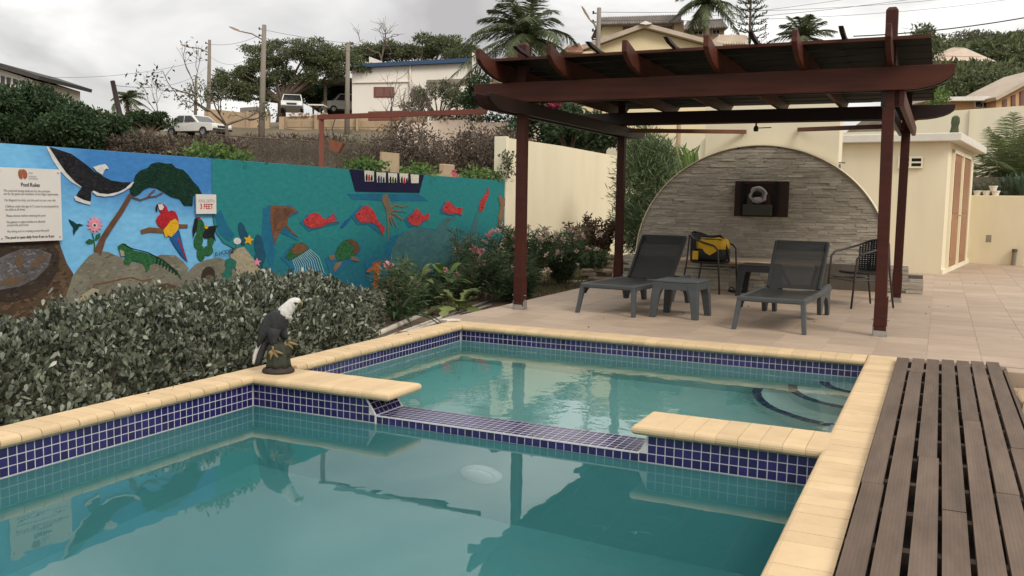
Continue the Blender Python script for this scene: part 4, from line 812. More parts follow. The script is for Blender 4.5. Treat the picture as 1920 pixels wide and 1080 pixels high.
def course(z0, z1, x0f, x1f, yf):
    x = None; xs_ = [0.0]
    L = max(x1f(z0), x1f(z1)) - min(x0f(z0), x0f(z1)); lo = min(x0f(z0), x0f(z1)); p = lo
    cuts = [lo]
    while p < lo + L - 0.14: p += random.uniform(0.13, 0.42); cuts.append(min(p, lo + L))
    cuts[-1] = lo + L
    for a, c in zip(cuts[:-1], cuts[1:]):
        b0, b1 = max(a, x0f(z0)), min(c, x1f(z0)); t0, t1 = max(a, x0f(z1)), min(c, x1f(z1))
        if b1 - b0 < 0.02: continue
        if t1 - t0 < 0.005: t0 = t1 = (max(b0, min(b1, (t0 + t1) / 2)))
        stones.append(((b1 - b0) * (z1 - z0), b0, b1, t0, t1, z0, z1, yf, random.uniform(0.006, 0.017)))
z = 0.22
while z < AZ + AB - 0.02:
    h_ = random.choice((0.030, 0.036, 0.042, 0.048)); z1 = min(z + h_, AZ + AB - 0.004)
    course(z, z1, lambda q: AC - hw(q), lambda q: AC + hw(q), AY + 0.03); z = z1 + 0.0012
# stepped plinth ends and the low bench
pl = thing('stone_plinth', 'stepped ledge-stone plinth under the stone arch wall', 'plinth', (AC, AY, PZ))
for x0, x1, zt in ((-0.56, 4.03, 0.47), (-0.38, 3.83, 0.585)):
    g = MB(); g.box(((x0 + x1) / 2, AY + 0.06 + (0.0 if zt > .5 else 0.0), (0.15 + zt) / 2 - .01), (x1 - x0 - .03, 0.20 if zt > .5 else 0.205, zt - 0.13)); g.build('core', 'stone_back', pl)
n0 = len(stones); pst = []
z = 0.215
while z < 0.57:
    z1 = z + 0.05
    if z1 < 0.475: course(z, z1, lambda q: -0.56, lambda q: AC - AA + .0, AY - 0.035); course(z, z1, lambda q: AC + AA, lambda q: 4.03, AY - 0.035)
    else: course(z, z1, lambda q: -0.38, lambda q: AC - AA, AY - 0.035); course(z, z1, lambda q: AC + AA, lambda q: 3.83, AY - 0.035)
    z = z1 + 0.003
pst = stones[n0:]; stones = stones[:n0]
bench = thing('stone_bench', 'low stone bench with a tan brick edge in front of the arch wall', 'bench', (1.7, 8.5, PZ)); bst = []
z = 0.215; save = stones; stones = []
while z < 0.57: course(z, z + 0.052, lambda q: 0.72, lambda q: 2.68, 8.10); z += 0.055
bst = stones; stones = save
g = MB(); g.box((1.7, 8.62, 0.385), (1.94, 1.02, 0.36)); g.build('core', 'stone_back', bench)
g = MB(); g.box((1.7, 8.66, 0.595), (1.94, 0.9, 0.05)); g.build('bench_top', 'patio_tile', bench)
bk = brick_mesh(0.155, 0.14, ('-y',), h=0.05, r=0.02)
for k in range(12): link('edge_brick', bk, bench, matrix=Matrix.Translation((0.80 + 0.162 * k, 8.12, 0.578)))
def stone_geo(mb, s, ch=0.0028):
    _, b0, b1, t0, t1, z0, z1, yf, dp = s; jt = [random.uniform(-.006, .006) for _ in range(4)]
    P = [(b0 + .001, z0), (b1 - .001, z0), (max(t1 - .001, t0 + .001), z1), (t0 + .001, z1)]
    cx_ = sum(p[0] for p in P) / 4; cz_ = sum(p[1] for p in P) / 4; f = lambda p: (cx_ + (p[0] - cx_) * (1 - 2 * ch / max(.05, b1 - b0)), cz_ + (p[1] - cz_) * (1 - 2 * ch / (z1 - z0)))
    mb.loft([[(p[0], yf, p[1]) for p in P], [(p[0], yf - dp + ch, p[1]) for p in P], [(*f(p)[:1], yf - dp + jt[i] * .6, f(p)[1]) for i, p in enumerate(P)]])
for root, lst, lim in ((ar, stones, 296), (pl, pst, 300), (bench, bst, 300)):
    lst.sort(key=lambda s: -s[0])
    for s in lst[:lim]: g = MB(); stone_geo(g, s); g.build('stone', 'stone', root)
    if lst[lim:]:
        g = MB()
        for s in lst[lim:]: stone_geo(g, s)
        tag(g.build('stone', 'stone', root), kind='stuff')
# carved wooden wall piece with a pale mask
wp = thing('wall_art', 'dark wooden wall piece with a pale round mask on the stone arch', 'wall art', (1.75, AY - .02, 1.25))
g = MB(); g.box((1.75, AY - 0.03, 1.51), (0.79, 0.05, 0.53)); bevel(g.build('back_board', mat('plaque_wood', (0.040, 0.019, 0.013), .6, (.024, .012, .009), scale=4, stretch=(4, 1, 1)), wp), 0.008)
g = MB(); g.box((1.715, AY - 0.10, 1.345), (0.42, 0.14, 0.16)); bevel(g.build('ledge_box', mat('slate_green', (0.075, 0.072, 0.055), 0.8, (0.05, 0.048, 0.038)), wp), 0.006)
for x, w_ in ((1.485, .05), (1.975, .05)): g = MB(); g.box((x, AY - .075, 1.51), (w_, .05, .50)); g.build('side_rail', 'fire_black', wp)
g = MB(); g.box((1.72, AY - 0.068, 1.745), (0.46, 0.05, 0.035)); g.build('top_rail', 'wood_dark', wp)
g = MB(); nn_ = 20
g.loft([[(1.715 + (r + q) * cos(2 * pi * k / nn_) * 1.08, AY - 0.09 - d_, 1.56 + (r + q) * sin(2 * pi * k / nn_)) for k in range(nn_)] for r, q, d_ in ((0.118, 0, 0), (0.12, 0, .035), (0.105, 0, .055), (0.085, 0, .05), (0.078, 0, .02))])
g.v = [(v[0] + .012 * sin(v[2] * 60), v[1] + .006 * sin(v[0] * 90), v[2] + (.018 if v[2] > 1.6 else 0)) for v in g.v]
g.build('mask_ring', 'mask_grey', wp, smooth=True); g = MB(); g.lathe((0, 0, 0), [(0.02, 0), (0.06, .01), (0.07, .03), (0.03, .05)], 14)
g.v = [(1.70 + v[0], AY - .10 - v[2], 1.575 + v[1] * .7) for v in g.v]; g.build('mask_face', 'fire_black', wp, smooth=True)

g = MB(); g.loft([[(1.715 + a_ * x_, AY - .125 - d_, 1.50 + b_ * z_) for x_, z_ in ((-1, -1), (1, -1), (1.1, .3), (.5, 1), (-.5, 1), (-1.1, .3))] for a_, b_, d_ in ((.07, .04, 0), (.06, .034, .025), (.03, .015, .035))]); g.build('mask_jaw', 'mask_grey', wp)
for x_, dx in ((1.60, -.03), (1.85, .06)): g = MB(); g.loft([[(x_ + a_ * i + dx * 0, AY - .09 - d_, 1.50 + b_ * j) for i, j in ((-1, -1), (1, -1), (.6, 1), (-.6, 1))] for a_, b_, d_ in ((.055, .09, 0), (.04, .08, .03))]); g.build('relief_block', 'slate_green' if dx < 0 else 'plaque_wood', wp)

# ------------------------------------------------------------------ rear cream block, shed, walls
ck = thing('rear_wall_block', 'plain cream wall block standing behind the stone arch', 'wall', (1.8, 10, 0))
g = MB(); g.box((1.79, 9.65, 1.6), (1.99, 0.46, 3.2)); bevel(g.build('wall', 'cream_light', ck), 0.01)
g = MB(); g.box((2.80, 9.47, 1.24), (0.03, 0.06, 1.6)); g.box((2.83, 9.44, 2.06), (0.10, 0.02, 0.02)); g.build('conduit', 'pole_grey', ck)
SA = 0.123; ca, sa = cos(SA), sin(SA)
def shp(a, d, z): return (4.25 - a * ca + d * sa, 13.36 + a * sa * 1.0 + d * ca, z)     # a along the front to the left, d back along the side
shed = thing('garden_shed', 'small cream flat-roofed shed with two brown doors on its side', 'shed', shp(0.9, 2, PZ))
def sbox(a0, a1, d0, d1, z0, z1): g = MB(); g.prism([shp(a0, d0, z0), shp(a1, d0, z0), shp(a1, d1, z0), shp(a0, d1, z0)], (0, 0, z1 - z0)); return g
sbox(0, 1.9, 0, 4.3, 0.1, 2.60).build('wall', 'cream', shed)
bevel(sbox(-0.22, 2.0, -0.18, 4.5, 2.603, 2.75).build('roof_slab', 'white_trim', shed), 0.015)
sbox(-0.035, 0.0, -0.004, 4.31, 0.2, 0.30).build('plinth', 'cream_light', shed)
for d0 in (0.62, 2.15):
    dr = sbox(-0.03, -0.002, d0, d0 + 1.25, 0.30, 2.42).build('door', 'door_wood', shed)
    for zz0, zz1 in ((0.45, 1.2), (1.32, 2.28)): sbox(-0.042, -0.029, d0 + .16, d0 + 1.09, zz0, zz1).build('panel', 'door_wood', dr)
    h0 = d0 + 1.14 if d0 < 1 else d0 + .12
    g = MB(); g.tube([shp(-.03, h0, 1.27), shp(-.085, h0, 1.27), shp(-.085, h0 + (-.16 if d0 < 1 else .16), 1.27)], 0.012, 6); g.build('handle', 'brass', dr)
    sbox(-0.05, -0.002, d0 - .09, d0 - .005, 0.30, 2.49).build('door_frame', 'cream_light', shed)
sbox(-0.05, -0.002, 3.41, 3.5, 0.30, 2.49).build('door_frame', 'cream_light', shed); sbox(-0.05, -0.002, 0.53, 3.5, 2.43, 2.50).build('lintel', 'cream_light', shed)
q = aty(1707, 304, 13.4); g = MB(); vx, vz = q[0], q[2]
vent = thing('vent_block', 'white pierced ventilation block set in the shed front wall', 'vent', (vx, 13.4, vz))
def vb(x0, x1, z0, z1, y0, y1, m, nm): g = MB(); g.box((vx + (x0 + x1) / 2, 13.40 + (y0 + y1) / 2 - (x0 + x1) / 2 * 0.12, vz + (z0 + z1) / 2), (x1 - x0, y1 - y0, z1 - z0), -SA); return g.build(nm, m, vent)
vb(-.21, .21, -.11, .11, -.012, .02, 'cream_light', 'frame')
for x0, x1 in ((-.18, -.02), (.02, .18)):
    for z0, z1 in ((-.075, -.02), (.012, .068)): vb(x0, x1, z0, z1, -.015, -.0, 'fire_black', 'dark_hole_panel')  # black panels painting in the dark of the holes, nothing is pierced
lw = thing('low_wall', 'low cream retaining wall with planting behind, right of the shed', 'wall', (7, 17.6, 0))
g = MB(); g.prism([(4.72, 17.62, 0.1), (9.6, 16.6, 0.1), (9.6, 16.85, 0.1), (4.72, 17.87, 0.1)], (0, 0, 1.60)); bevel(g.build('wall', 'cream', lw), 0.01)
q = aty(1853, 447, 17.5); g = MB(); g.box((q[0], q[1] - .16, q[2]), (0.11, 0.03, 0.16), -.2); eb = tag(bevel(g.build('outlet_box', 'plate_grey'), .006), 'small grey outlet box on the low cream wall', 'outlet')
q = atz(1899, 497, .21); pb = thing('pipe_stub', 'short rusty pipe stub standing by the low cream wall', 'pipe', (q[0], q[1] - .1, .21)); g = MB(); g.tube([(q[0], q[1] - .1, .2), (q[0] + .01, q[1] - .1, .52)], .045, 10); g.build('pipe', 'pole_grey', pb); g = MB(); g.tube([(q[0] + .01, q[1] - .1, .50), (q[0] + .01, q[1] - .1, .56)], .055, 10); g.build('collar', 'bark', pb)
bkw = thing('back_boundary_wall', 'tall cream boundary wall at the far end of the yard', 'wall', (3, 24, 0))
g = MB(); g.prism([(-6, 24.0, 0), (13, 24.0, 0), (13, 24.0, 4.35), (6.1, 24.0, 4.24), (3.75, 24.0, 4.12), (3.0, 24.0, 3.60), (-6, 24.0, 3.50)], (0, 0.25, 0)); g.build('wall', 'cream_light', bkw)
g = MB(); g.box((4.82, 23.97, 2.08), (0.12, 0.06, 4.16)); g.build('pilaster', 'cream_light', bkw)
g = MB(); g.box((-2.6, 23.95, 1.75), (0.14, 0.1, 3.5)); g.build('pilaster', 'cream_light', bkw)
q = aty(1230, 250, 16.0); g = MB(); g.tube([(q[0], 18.0, 0), (q[0], 18.0, 3.4)], 0.06, 8); tag(g.build('downpipe', 'tan_wall'), 'tan downpipe in front of the back wall, behind the oleander', 'pipe')
rp = MB(); rp.prism([(4.5, 19.5, 1.60), (9.5, 18.9, 1.60), (9.5, 23.9, 1.60), (4.5, 23.9, 1.60)], (0, 0, .06)); tag(rp.build('raised_bed', 'soil'), kind='structure')
dr_ = thing('dry_ledge', 'weathered concrete ledge behind the white pots', 'ledge', (6, 19.4, 1.6))
g = MB(); g.prism([(4.3, 20.0, 1.95), (9.5, 19.6, 1.95), (9.5, 20.1, 1.95), (4.3, 20.5, 1.95)], (0, 0, .22)); g.build('ledge_slab', 'pole_grey', dr_); g = MB(); g.prism([(4.3, 20.4, 1.6), (9.5, 20.0, 1.6), (9.5, 20.3, 1.6), (4.3, 20.7, 1.6)], (0, 0, .36)); g.build('ledge_wall', 'bark', dr_)
# pots on the low wall
pots = ((1833, 363, 'leftmost of three white pots standing on the low cream wall'), (1850, 363, 'middle one of three white pots standing on the low cream wall'), (1867, 363, 'rightmost white pot on the low wall, under the stacked one'), (1863, 353, 'white pot stacked on top of the others on the low wall'))
for k, (u, v, lab) in enumerate(pots):
    p = aty(u, v, 17.55 - .0 * k); yw = 17.75 - 0.21 * (p[0] - 4.72); zb_ = 1.70 + (0.105 if k == 3 else 0.0)
    t = thing('flower_pot', lab, 'pot', (p[0], yw, zb_), group='white pots on the low wall'); g = MB(); g.lathe((p[0], yw, zb_), [(0.06, 0), (0.085, .095)], 14); g.build('pot', 'white_wall', t); g = MB(); g.lathe((p[0], yw, zb_ + .085), [(0.092, 0), (0.092, .02), (0.075, .02), (.07, -.01)], 14); g.build('rim', 'white_wall', t)
p = aty(1789, 250, 14.6); cc = thing('column_cactus', 'single stubby column cactus on the shed roof slab', 'cactus', (p[0], 14.6, 2.75))
g = MB(); n = 16
g.loft([[(p[0] + r * (1 + .12 * (k % 2)) * cos(2 * pi * k / n) + o_, 14.6 + r * (1 + .12 * (k % 2)) * sin(2 * pi * k / n), 2.75 + z_) for k in range(n)] for r, z_, o_ in ((.085, 0, 0), (.075, .12, 0), (.06, .22, .005), (.075, .30, .01), (.065, .38, .01), (.03, .42, .01))]); g.build('stem', 'cactus', cc)

# ================================================================== FURNITURE
def make_lounger():
    t = thing('sun_lounger', '', 'sun lounger')
    W_, H_ = 0.325, 0.30; hy = 1.18; L_ = 1.72
    for s in (-1, 1):
        g = MB(); g.bar((s * (W_ - .02), 0.0, H_), (s * (W_ - .02), L_, H_), 0.04, 0.055); bevel(g.build('side_rail', 'resin_grey', t, local=True), 0.008)
        g = MB(); x = s * (W_ - .025); g.loft([[(x + s * o_ + i * wx, y_ + j * wy, z_) for i, j in ((-1, -1), (1, -1), (1, 1), (-1, 1))] for o_, y_, z_, wx, wy in ((0.035, -0.035, 0.0, .020, .024), (0.018, 0.0, 0.15, .021, .028), (0.0, 0.035, H_ + .02, .023, .036))]); bevel(g.build('front_leg', 'resin_grey', t, local=True), .005)
        g = MB(); g.prism([(x - s * .0, 0.05, H_ - .02), (x, 0.16, H_ - .02), (x, 0.10, H_ - .06), (x, 0.06, H_ - .09)], (-s * .02, 0, 0)); g.build('gusset', 'resin_dark', t, local=True)
        # arched rear leg
        P = [(1.05, H_ + .02), (1.72, H_ + .05), (1.76, 0.0), (1.68, 0.0), (1.64, 0.10), (1.55, 0.19), (1.40, 0.235), (1.28, 0.19), (1.22, 0.10), (1.20, 0.06), (1.13, 0.06), (1.10, 0.14)]
        g = MB(); g.prism([(x + s * .012, p[0], p[1]) for p in P], (-s * .045, 0, 0)); bevel(g.build('rear_leg', 'resin_grey', t, local=True), .006)
        g = MB(); g.bar((s * (W_ - .055), hy, H_ + .02), (s * (W_ - .045), 1.61, H_ + .505), 0.032, 0.045, up=(0, -.8, .6)); bevel(g.build('back_rail', 'resin_dark', t, local=True), .006)
    g = MB(); g.bar((-W_, 0.015, H_ + .004), (W_, 0.015, H_ + .004), 0.045, 0.05); bevel(g.build('front_bar', 'resin_grey', t, local=True), .012)
    g = MB(); g.bar((-W_ + .02, L_ - .01, H_), (W_ - .02, L_ - .01, H_), 0.04, 0.045); g.build('rear_bar', 'resin_grey', t, local=True)
    g = MB(); g.bar((-W_ + .045, 1.615, H_ + .505), (W_ - .045, 1.615, H_ + .505), 0.03, 0.04); bevel(g.build('top_bar', 'resin_dark', t, local=True), .008)
    def sheet(f, nu, nv):
        g = MB()
        for j in range(nv + 1):
            for i in range(nu + 1): g.v.append(tuple(f(i / nu, j / nv)))
        for j in range(nv):
            for i in range(nu): a = j * (nu + 1) + i; g.f.append((a, a + 1, a + nu + 2, a + nu + 1))
        return g
    sheet(lambda a, b_: ((a - .5) * (2 * W_ - .06), 0.03 + b_ * (hy - .03), H_ + .022 - .035 * sin(pi * a) * (0.6 + .4 * sin(pi * b_))), 10, 12).build('seat_sling', 'sling', t, smooth=True, local=True, fix=False)
    sheet(lambda a, b_: ((a - .5) * (2 * W_ - .10), hy + b_ * .43 + .02 * sin(pi * a), H_ + .02 + b_ * .485), 10, 10).build('back_sling', 'sling', t, smooth=True, local=True, fix=False)
    sheet(lambda a, b_: ((a - .5) * (2 * W_ - .095), hy + .372 + b_ * .055, H_ + .415 + b_ * .088), 4, 3).build('head_band', 'sling', t, smooth=True, local=True, fix=False)
    for s in (-1, 1): g = MB(); g.bar((s * .20, 1.41, H_ + .26), (s * .11, 1.66, H_ - .0), 0.03, 0.02); g.build('back_prop', 'resin_dark', t, local=True)
    return t
lo = make_lounger(); lo.location = (0.965, 4.50, PZ); lo.rotation_euler.z = rad(-6); tag(lo, 'dark grey sun lounger with raised back, left of the square table', 'sun lounger', 'sun loungers under the pergola')
l2 = copy_tree(lo); l2.location = (2.755, 4.15, PZ); l2.rotation_euler.z = rad(-2); tag(l2, 'dark grey sun lounger with raised back, right of the square table', 'sun lounger', 'sun loungers under the pergola')
def make_table(label, x, y, rz, w_, h_, m):
    t = thing('side_table', label, 'side table', (x, y, PZ), rz, 'square side tables'); a = w_ / 2
    g = MB(); g.loft([[(i * a, j * a, z_) for i, j in ((-1, -1), (1, -1), (1, 1), (-1, 1))] for z_ in (h_ - .02, h_)]); bevel(g.build('table_top', m, t, local=True), .008)
    for k in range(4):
        c_, s_ = cos(k * pi / 2), sin(k * pi / 2); P = [(-a, h_ - .018), (-a, h_ - .11), (-a + .075, h_ - .11), (-a + .105, h_ - .095)] ; P = [(-a + .004, h_ - .02), (a - .004, h_ - .02), (a - .004, h_ - .10), (a - .10, h_ - .095), (-a + .10, h_ - .095), (-a + .004, h_ - .10)]
        g = MB(); g.prism([(p[0] * c_ - (-a + .004) * s_, p[0] * s_ + (-a + .004) * c_, p[1]) for p in P], (-.018 * s_, .018 * c_, 0)); g.build('apron', m, t, local=True)
    for i in (-1, 1):
        for j in (-1, 1):
            g = MB(); g.loft([[(i * (a + o_) - i * (q if p_ else 0), j * (a + o_) - j * (q if r_ else 0), z_) for p_, r_ in ((0, 0), (1, 0), (1, 1), (0, 1))] for z_, q, o_ in ((0, .065, .022), (.25, .085, .008), (h_ - .09, .10, .001), (h_ - .022, .11, .0))]); bevel(g.build('leg', m, t, local=True), .006)
    return t
make_table('grey square plastic side table standing between the two loungers', 1.70, 4.83, rad(-3), 0.49, 0.40, 'resin_grey')
make_table('dark square side table behind the right lounger, by the stone bench', 2.04, 7.62, 0, 0.50, 0.42, 'resin_dark')
def make_chair():
    t = thing('rattan_chair', '', 'armchair'); R_ = 0.27
    for s in (-1, 1):     # chair faces +x ; front leg - arm - back in one bent tube
        g = MB(); pts = [(0.30, s * .27, 0), (0.27, s * .27, .40), (0.255, s * .275, .60), (0.20, s * .285, .655), (0.05, s * .29, .69), (-.12, s * .26, .74), (-.22, s * .17, .80), (-.265, s * .0, .825)]
        g.tube(pts, .013, 8); g.build('arm_tube', 'chair_tube', t, local=True, smooth=True)
        g = MB(); g.tube([(-.30, s * .23, 0), (-.235, s * .22, .40), (-.24, s * .16, .78)], .012, 8); g.build('rear_leg', 'chair_tube', t, local=True, smooth=True)
        g = MB(); g.tube([(.275, s * .265, .34), (-.24, s * .22, .33)], .009, 6); g.build('stretcher', 'chair_tube', t, local=True)
    for z_ in (.33, .36): g = MB(); g.tube([(.275, -.265, z_), (.275, .265, z_)], .009, 6); g.build('stretcher', 'chair_tube', t, local=True)
    g = MB(); n = 24; ring = lambda r, z_: [(-.0 + (r * 1.0) * cos(2 * pi * k / n) * 1.0, r * sin(2 * pi * k / n), z_) for k in range(n)]
    g.loft([ring(.255, .405), ring(.27, .415), ring(.27, .43), ring(.25, .438), ring(.02, .43)]); g.build('seat', 'rattan', t, local=True)
    g = MB()
    def bp(a, z_): r = .265 + .02 * (z_ - .43); return (-r * cos(a) * (1 + .0), r * sin(a), z_)
    zt_ = lambda a: .82 - .10 * abs(a / 1.15) ** 2
    A = np.linspace(-1.15, 1.15, 20)
    for i in range(19):                   # woven strips with gaps between them
        a0, a1 = A[i], A[i + 1]; am = a0 + (a1 - a0) * (.72 if 3 < i < 15 else .58)
        pts = [(a0, .43), (am, .43), (am, zt_(am)), (a0, zt_(a0))]; g.add([bp(*p) for p in pts], [(0, 1, 2, 3)])
    for j in range(15):
        z0 = .435 + j * .026; 
        for i in range(19):
            a0, a1 = A[i], A[i + 1]
            if z0 > min(zt_(a0), zt_(a1)): continue
            g.add([tuple(np.array(bp(*p)) * (1.012, 1.012, 1)) for p in ((a0, z0), (a1, z0), (a1, z0 + .0165), (a0, z0 + .0165))], [(0, 1, 2, 3)])
    g.build('woven_back', 'rattan', t, local=True, fix=False); return t
ch = make_chair(); ch.location = (3.36, 7.05, PZ); ch.rotation_euler.z = rad(218); tag(ch, 'dark woven rattan armchair beside the right front pergola post', 'armchair', 'rattan armchairs')
c2 = copy_tree(ch); c2.location = (1.33, 7.72, PZ); c2.rotation_euler.z = rad(-14); tag(c2, 'dark woven rattan armchair carrying the yellow bag', 'armchair', 'rattan armchairs')
bg_ = thing('cooler_bag', 'yellow and black carrier bag lying on the rattan armchair', 'bag', (1.38, 7.66, PZ + .44), rad(-6)); bg_.scale = (1.12, 1.1, 1.3)
def rr(a, b_, z_, n=16, e=3.5, ox=0, oy=0): return [(ox + a * np.sign(cos(t)) * abs(cos(t)) ** (2 / e), oy + b_ * np.sign(sin(t)) * abs(sin(t)) ** (2 / e), z_) for t in np.linspace(0, 2 * pi, n, endpoint=False)]
g = MB(); g.loft([rr(.15, .12, .0), rr(.19, .15, .015), rr(.20, .155, .08), rr(.195, .15, .13)]); g.build('base', 'bag_black', bg_, local=True, smooth=True)
g = MB(); g.loft([rr(.197, .152, .125), rr(.195, .15, .18), rr(.175, .14, .225), rr(.13, .10, .24)]); g.build('top', 'bag_yellow', bg_, local=True, smooth=True)
g = MB(); g.prism([(-.15, -.158, .215), (.16, -.158, .215), (.13, -.162, .12), (.02, -.164, .06), (-.04, -.163, .09)], (0, -.008, 0)); g.build('flap', 'bag_yellow', bg_, local=True)
g = MB(); g.box((-.165, -.15, .055), (.07, .02, .09)); g.build('pocket', 'bag_yellow', bg_, local=True)
g = MB(); g.tube([(-.16, -.06, .225), (-.10, -.04, .255), (.0, -.02, .25), (.10, -.03, .265), (.16, -.05, .215), (.205, -.06, .12), (.225, -.04, .0)], .014, 8); g.tube([(-.15, -.12, .225), (0, -.14, .232), (.15, -.12, .225)], .007, 6); g.build('strap', 'bag_black', bg_, local=True, smooth=True)
for k, (x, y, r_) in enumerate(((1.63, 7.86, .5), (1.74, 7.93, .2))):
    t = thing('sandal', ('left' if k == 0 else 'right') + ' one of a pair of dark sandals on the patio by the bench', 'sandal', (x, y, PZ), r_, 'pair of sandals')
    g = MB(); g.loft([[(p[0], p[1], z_) for p in ((-.04, -.12), (.03, -.12), (.045, .02), (.03, .12), (-.02, .13), (-.045, .04))] for z_ in (0.001, .022)]); g.build('sole', 'rubber', t, local=True)
    g = MB(); g.tube([(-.042, .03, .02), (-.02, .04, .06), (.02, .04, .06), (.043, .02, .02)], .012, 6); g.build('strap', 'bark', t, local=True)

# ================================================================== EAGLE STATUE
ES = 0.000575
rh = np.array([RGT[0], RGT[1], 0]); rh /= np.linalg.norm(rh); fh = np.array([-rh[1], rh[0], 0.0])
E0 = np.array([0.065, 0.185, PZ + .003])
eg = thing('eagle_statue', 'painted bald eagle statue with white head perched on a dark stump on the coping', 'statue', tuple(E0))
def ep(x, y, lat=0.0): return E0 + rh * (x - 260) * ES + np.array([0, 0, (1000 - y) * ES]) + fh * lat
def eloft(name, m, secs, parent=None, n=16, lat0=0.0, smooth=True):
    """secs: (x, y, r_inplane px, r_lateral px, dirx, diry) - ring plane is normal to the spine direction"""
    g = MB(); rings = []
    for i, (x, y, ra, rl) in enumerate(secs):
        p0 = secs[max(i - 1, 0)]; p1 = secs[min(i + 1, len(secs) - 1)]; t = np.array([p1[0] - p0[0], p1[1] - p0[1]], float); t /= max(1e-6, np.linalg.norm(t)); nn = np.array([-t[1], t[0]])
        rings.append([ep(x + nn[0] * ra * cos(a), y + nn[1] * ra * cos(a), lat0 + rl * ES * sin(a)) for a in np.linspace(0, 2 * pi, n, endpoint=False)])
    g.loft(rings); return g.build(name, m, parent or eg, smooth=smooth)
g = MB(); g.lathe(tuple(E0), [(.108, 0), (.112, .012), (.104, .026), (.085, .036), (.07, .045)], 32); g.build('base', 'eagle_base', eg, smooth=True)
g = MB(); n = 40; rings = []
for z_, r in ((.035, .085), (.07, .080), (.12, .076), (.16, .072), (.19, .068), (.205, .055), (.21, .01)):
    rings.append([tuple(E0 + rh * (r * (1 + .07 * sin(7 * a) + .04 * sin(13 * a + z_ * 20)) * cos(a)) + fh * (r * (1 + .07 * sin(7 * a)) * sin(a)) + np.array([0, 0, z_])) for a in np.linspace(0, 2 * pi, n, endpoint=False)])
g.loft(rings); g.build('stump', 'stump', eg, smooth=True)
eloft('stump_knob', 'stump', [(350, 820, 40, 60), (365, 740, 62, 70), (372, 660, 66, 66), (368, 610, 45, 45), (366, 595, 8, 8)])
bod = eloft('body', 'eagle_dark', [(105, 690, 22, 36), (135, 620, 52, 64), (182, 530, 90, 90), (230, 440, 114, 106), (278, 360, 114, 106), (318, 300, 92, 94), (350, 255, 74, 78), (380, 215, 58, 62)])
for s in (-1, 1):
    wgt = eloft('wing', 'eagle_dark', [(30, 690, 10, 12), (60, 600, 38, 26), (110, 500, 72, 34), (165, 410, 92, 40), (225, 330, 85, 42), (275, 275, 55, 34), (310, 245, 14, 14)], lat0=s * .040)
    for k in range(4): eloft('feather', 'eagle_dark', [(70 + 30 * k, 620 - 20 * k, 9, 20), (105 + 34 * k, 520 - 22 * k, 12, 34), (145 + 36 * k, 430 - 22 * k, 8, 40)], parent=wgt, lat0=s * (.044), n=8)
    eloft('thigh', 'eagle_dark', [(235 + (0 if s < 0 else 120), 690 - (0 if s < 0 else 75), 26, 26), (215 + (0 if s < 0 else 100), 620 - (0 if s < 0 else 60), 50, 44), (215 + (0 if s < 0 else 70), 530 - (0 if s < 0 else 40), 78, 60), (230 + (0 if s < 0 else 40), 450, 80, 60)], lat0=s * .036)
for dx, dy, s in ((0, 0, -1), (165, -95, 1)):
    ft = eloft('foot', 'eagle_yellow', [(228 + dx, 668 + dy, 18, 18), (228 + dx, 710 + dy, 18, 18), (226 + dx, 740 + dy, 24, 22)], lat0=s * .062 if s < 0 else .0, n=10)
    for pts in ([(222, 735), (208, 775), (198, 830)], [(232, 735), (262, 768), (290, 802)], [(240, 722), (290, 735), (350, 752)], [(215, 725), (190, 745), (182, 762)]):
        g = MB(); g.tube([ep(p[0] + dx * (1 if dx == 0 else .95), p[1] + dy, (-.068 - .006 * i) if s < 0 else (-.03 + .004 * i)) for i, p in enumerate(pts)], [.0115, .0105, .005], 7); g.build('toe', 'eagle_yellow', ft, smooth=True)
tl_ = eloft('tail', 'eagle_dark', [(145, 560, 28, 56), (98, 650, 40, 58), (55, 760, 46, 56), (24, 860, 42, 52), (8, 920, 28, 46)])
g = MB(); pth = [(112, 540), (66, 610), (22, 700), (-10, 780), (-30, 860), (-32, 905)]; g.tube([ep(x, y, -.020) for x, y in pth], [.008, .012, .014, .013, .011, .006], 8); g.build('white_edge', 'eagle_white', tl_, smooth=True)
hd = eloft('head', 'eagle_white', [(300, 312, 66, 78), (335, 275, 88, 92), (370, 235, 84, 84), (405, 190, 70, 68), (440, 155, 66, 62), (478, 132, 52, 55), (512, 128, 36, 42), (535, 135, 16, 22)], n=20)
for k in range(15):
    a = -1.0 + 2.0 * k / 14; x0 = 352 + 62 * cos(a * .8) * .7; la = sin(a * 1.2) * 72 * ES
    eloft('neck_feather', 'eagle_white', [(365 + 30 * (1 - abs(a)), 255, 9, 10), (385 + 28 * (1 - abs(a)), 310, 13, 12), (400 + 25 * (1 - abs(a)) - 40 * abs(a), 362 - 22 * abs(a), 3, 3)], parent=hd, lat0=-la, n=6)
bk_ = eloft('beak', 'eagle_yellow', [(520, 140, 24, 20), (538, 146, 21, 17), (550, 158, 15, 12), (552, 176, 8, 7), (548, 188, 2, 2)], n=12)
for s in (-1, 1):
    g = MB(); e_ = ep(484, 158, s * 47 * ES); g.tube([e_ + fh * 0.002, e_ - fh * 0.002 * -s], .008, 10); g.build('eye', 'ink_black', hd)
    g = MB(); g.tube([ep(452, 142, s * 52 * ES), ep(482, 147, s * 48 * ES), ep(514, 155, s * 36 * ES)], [.004, .007, .003], 6); g.build('brow', 'eagle_dark', hd)

# ================================================================== NEAR PLANTING
def stuffleaf(n, c, r): return in_ball(n)[0] * r + c
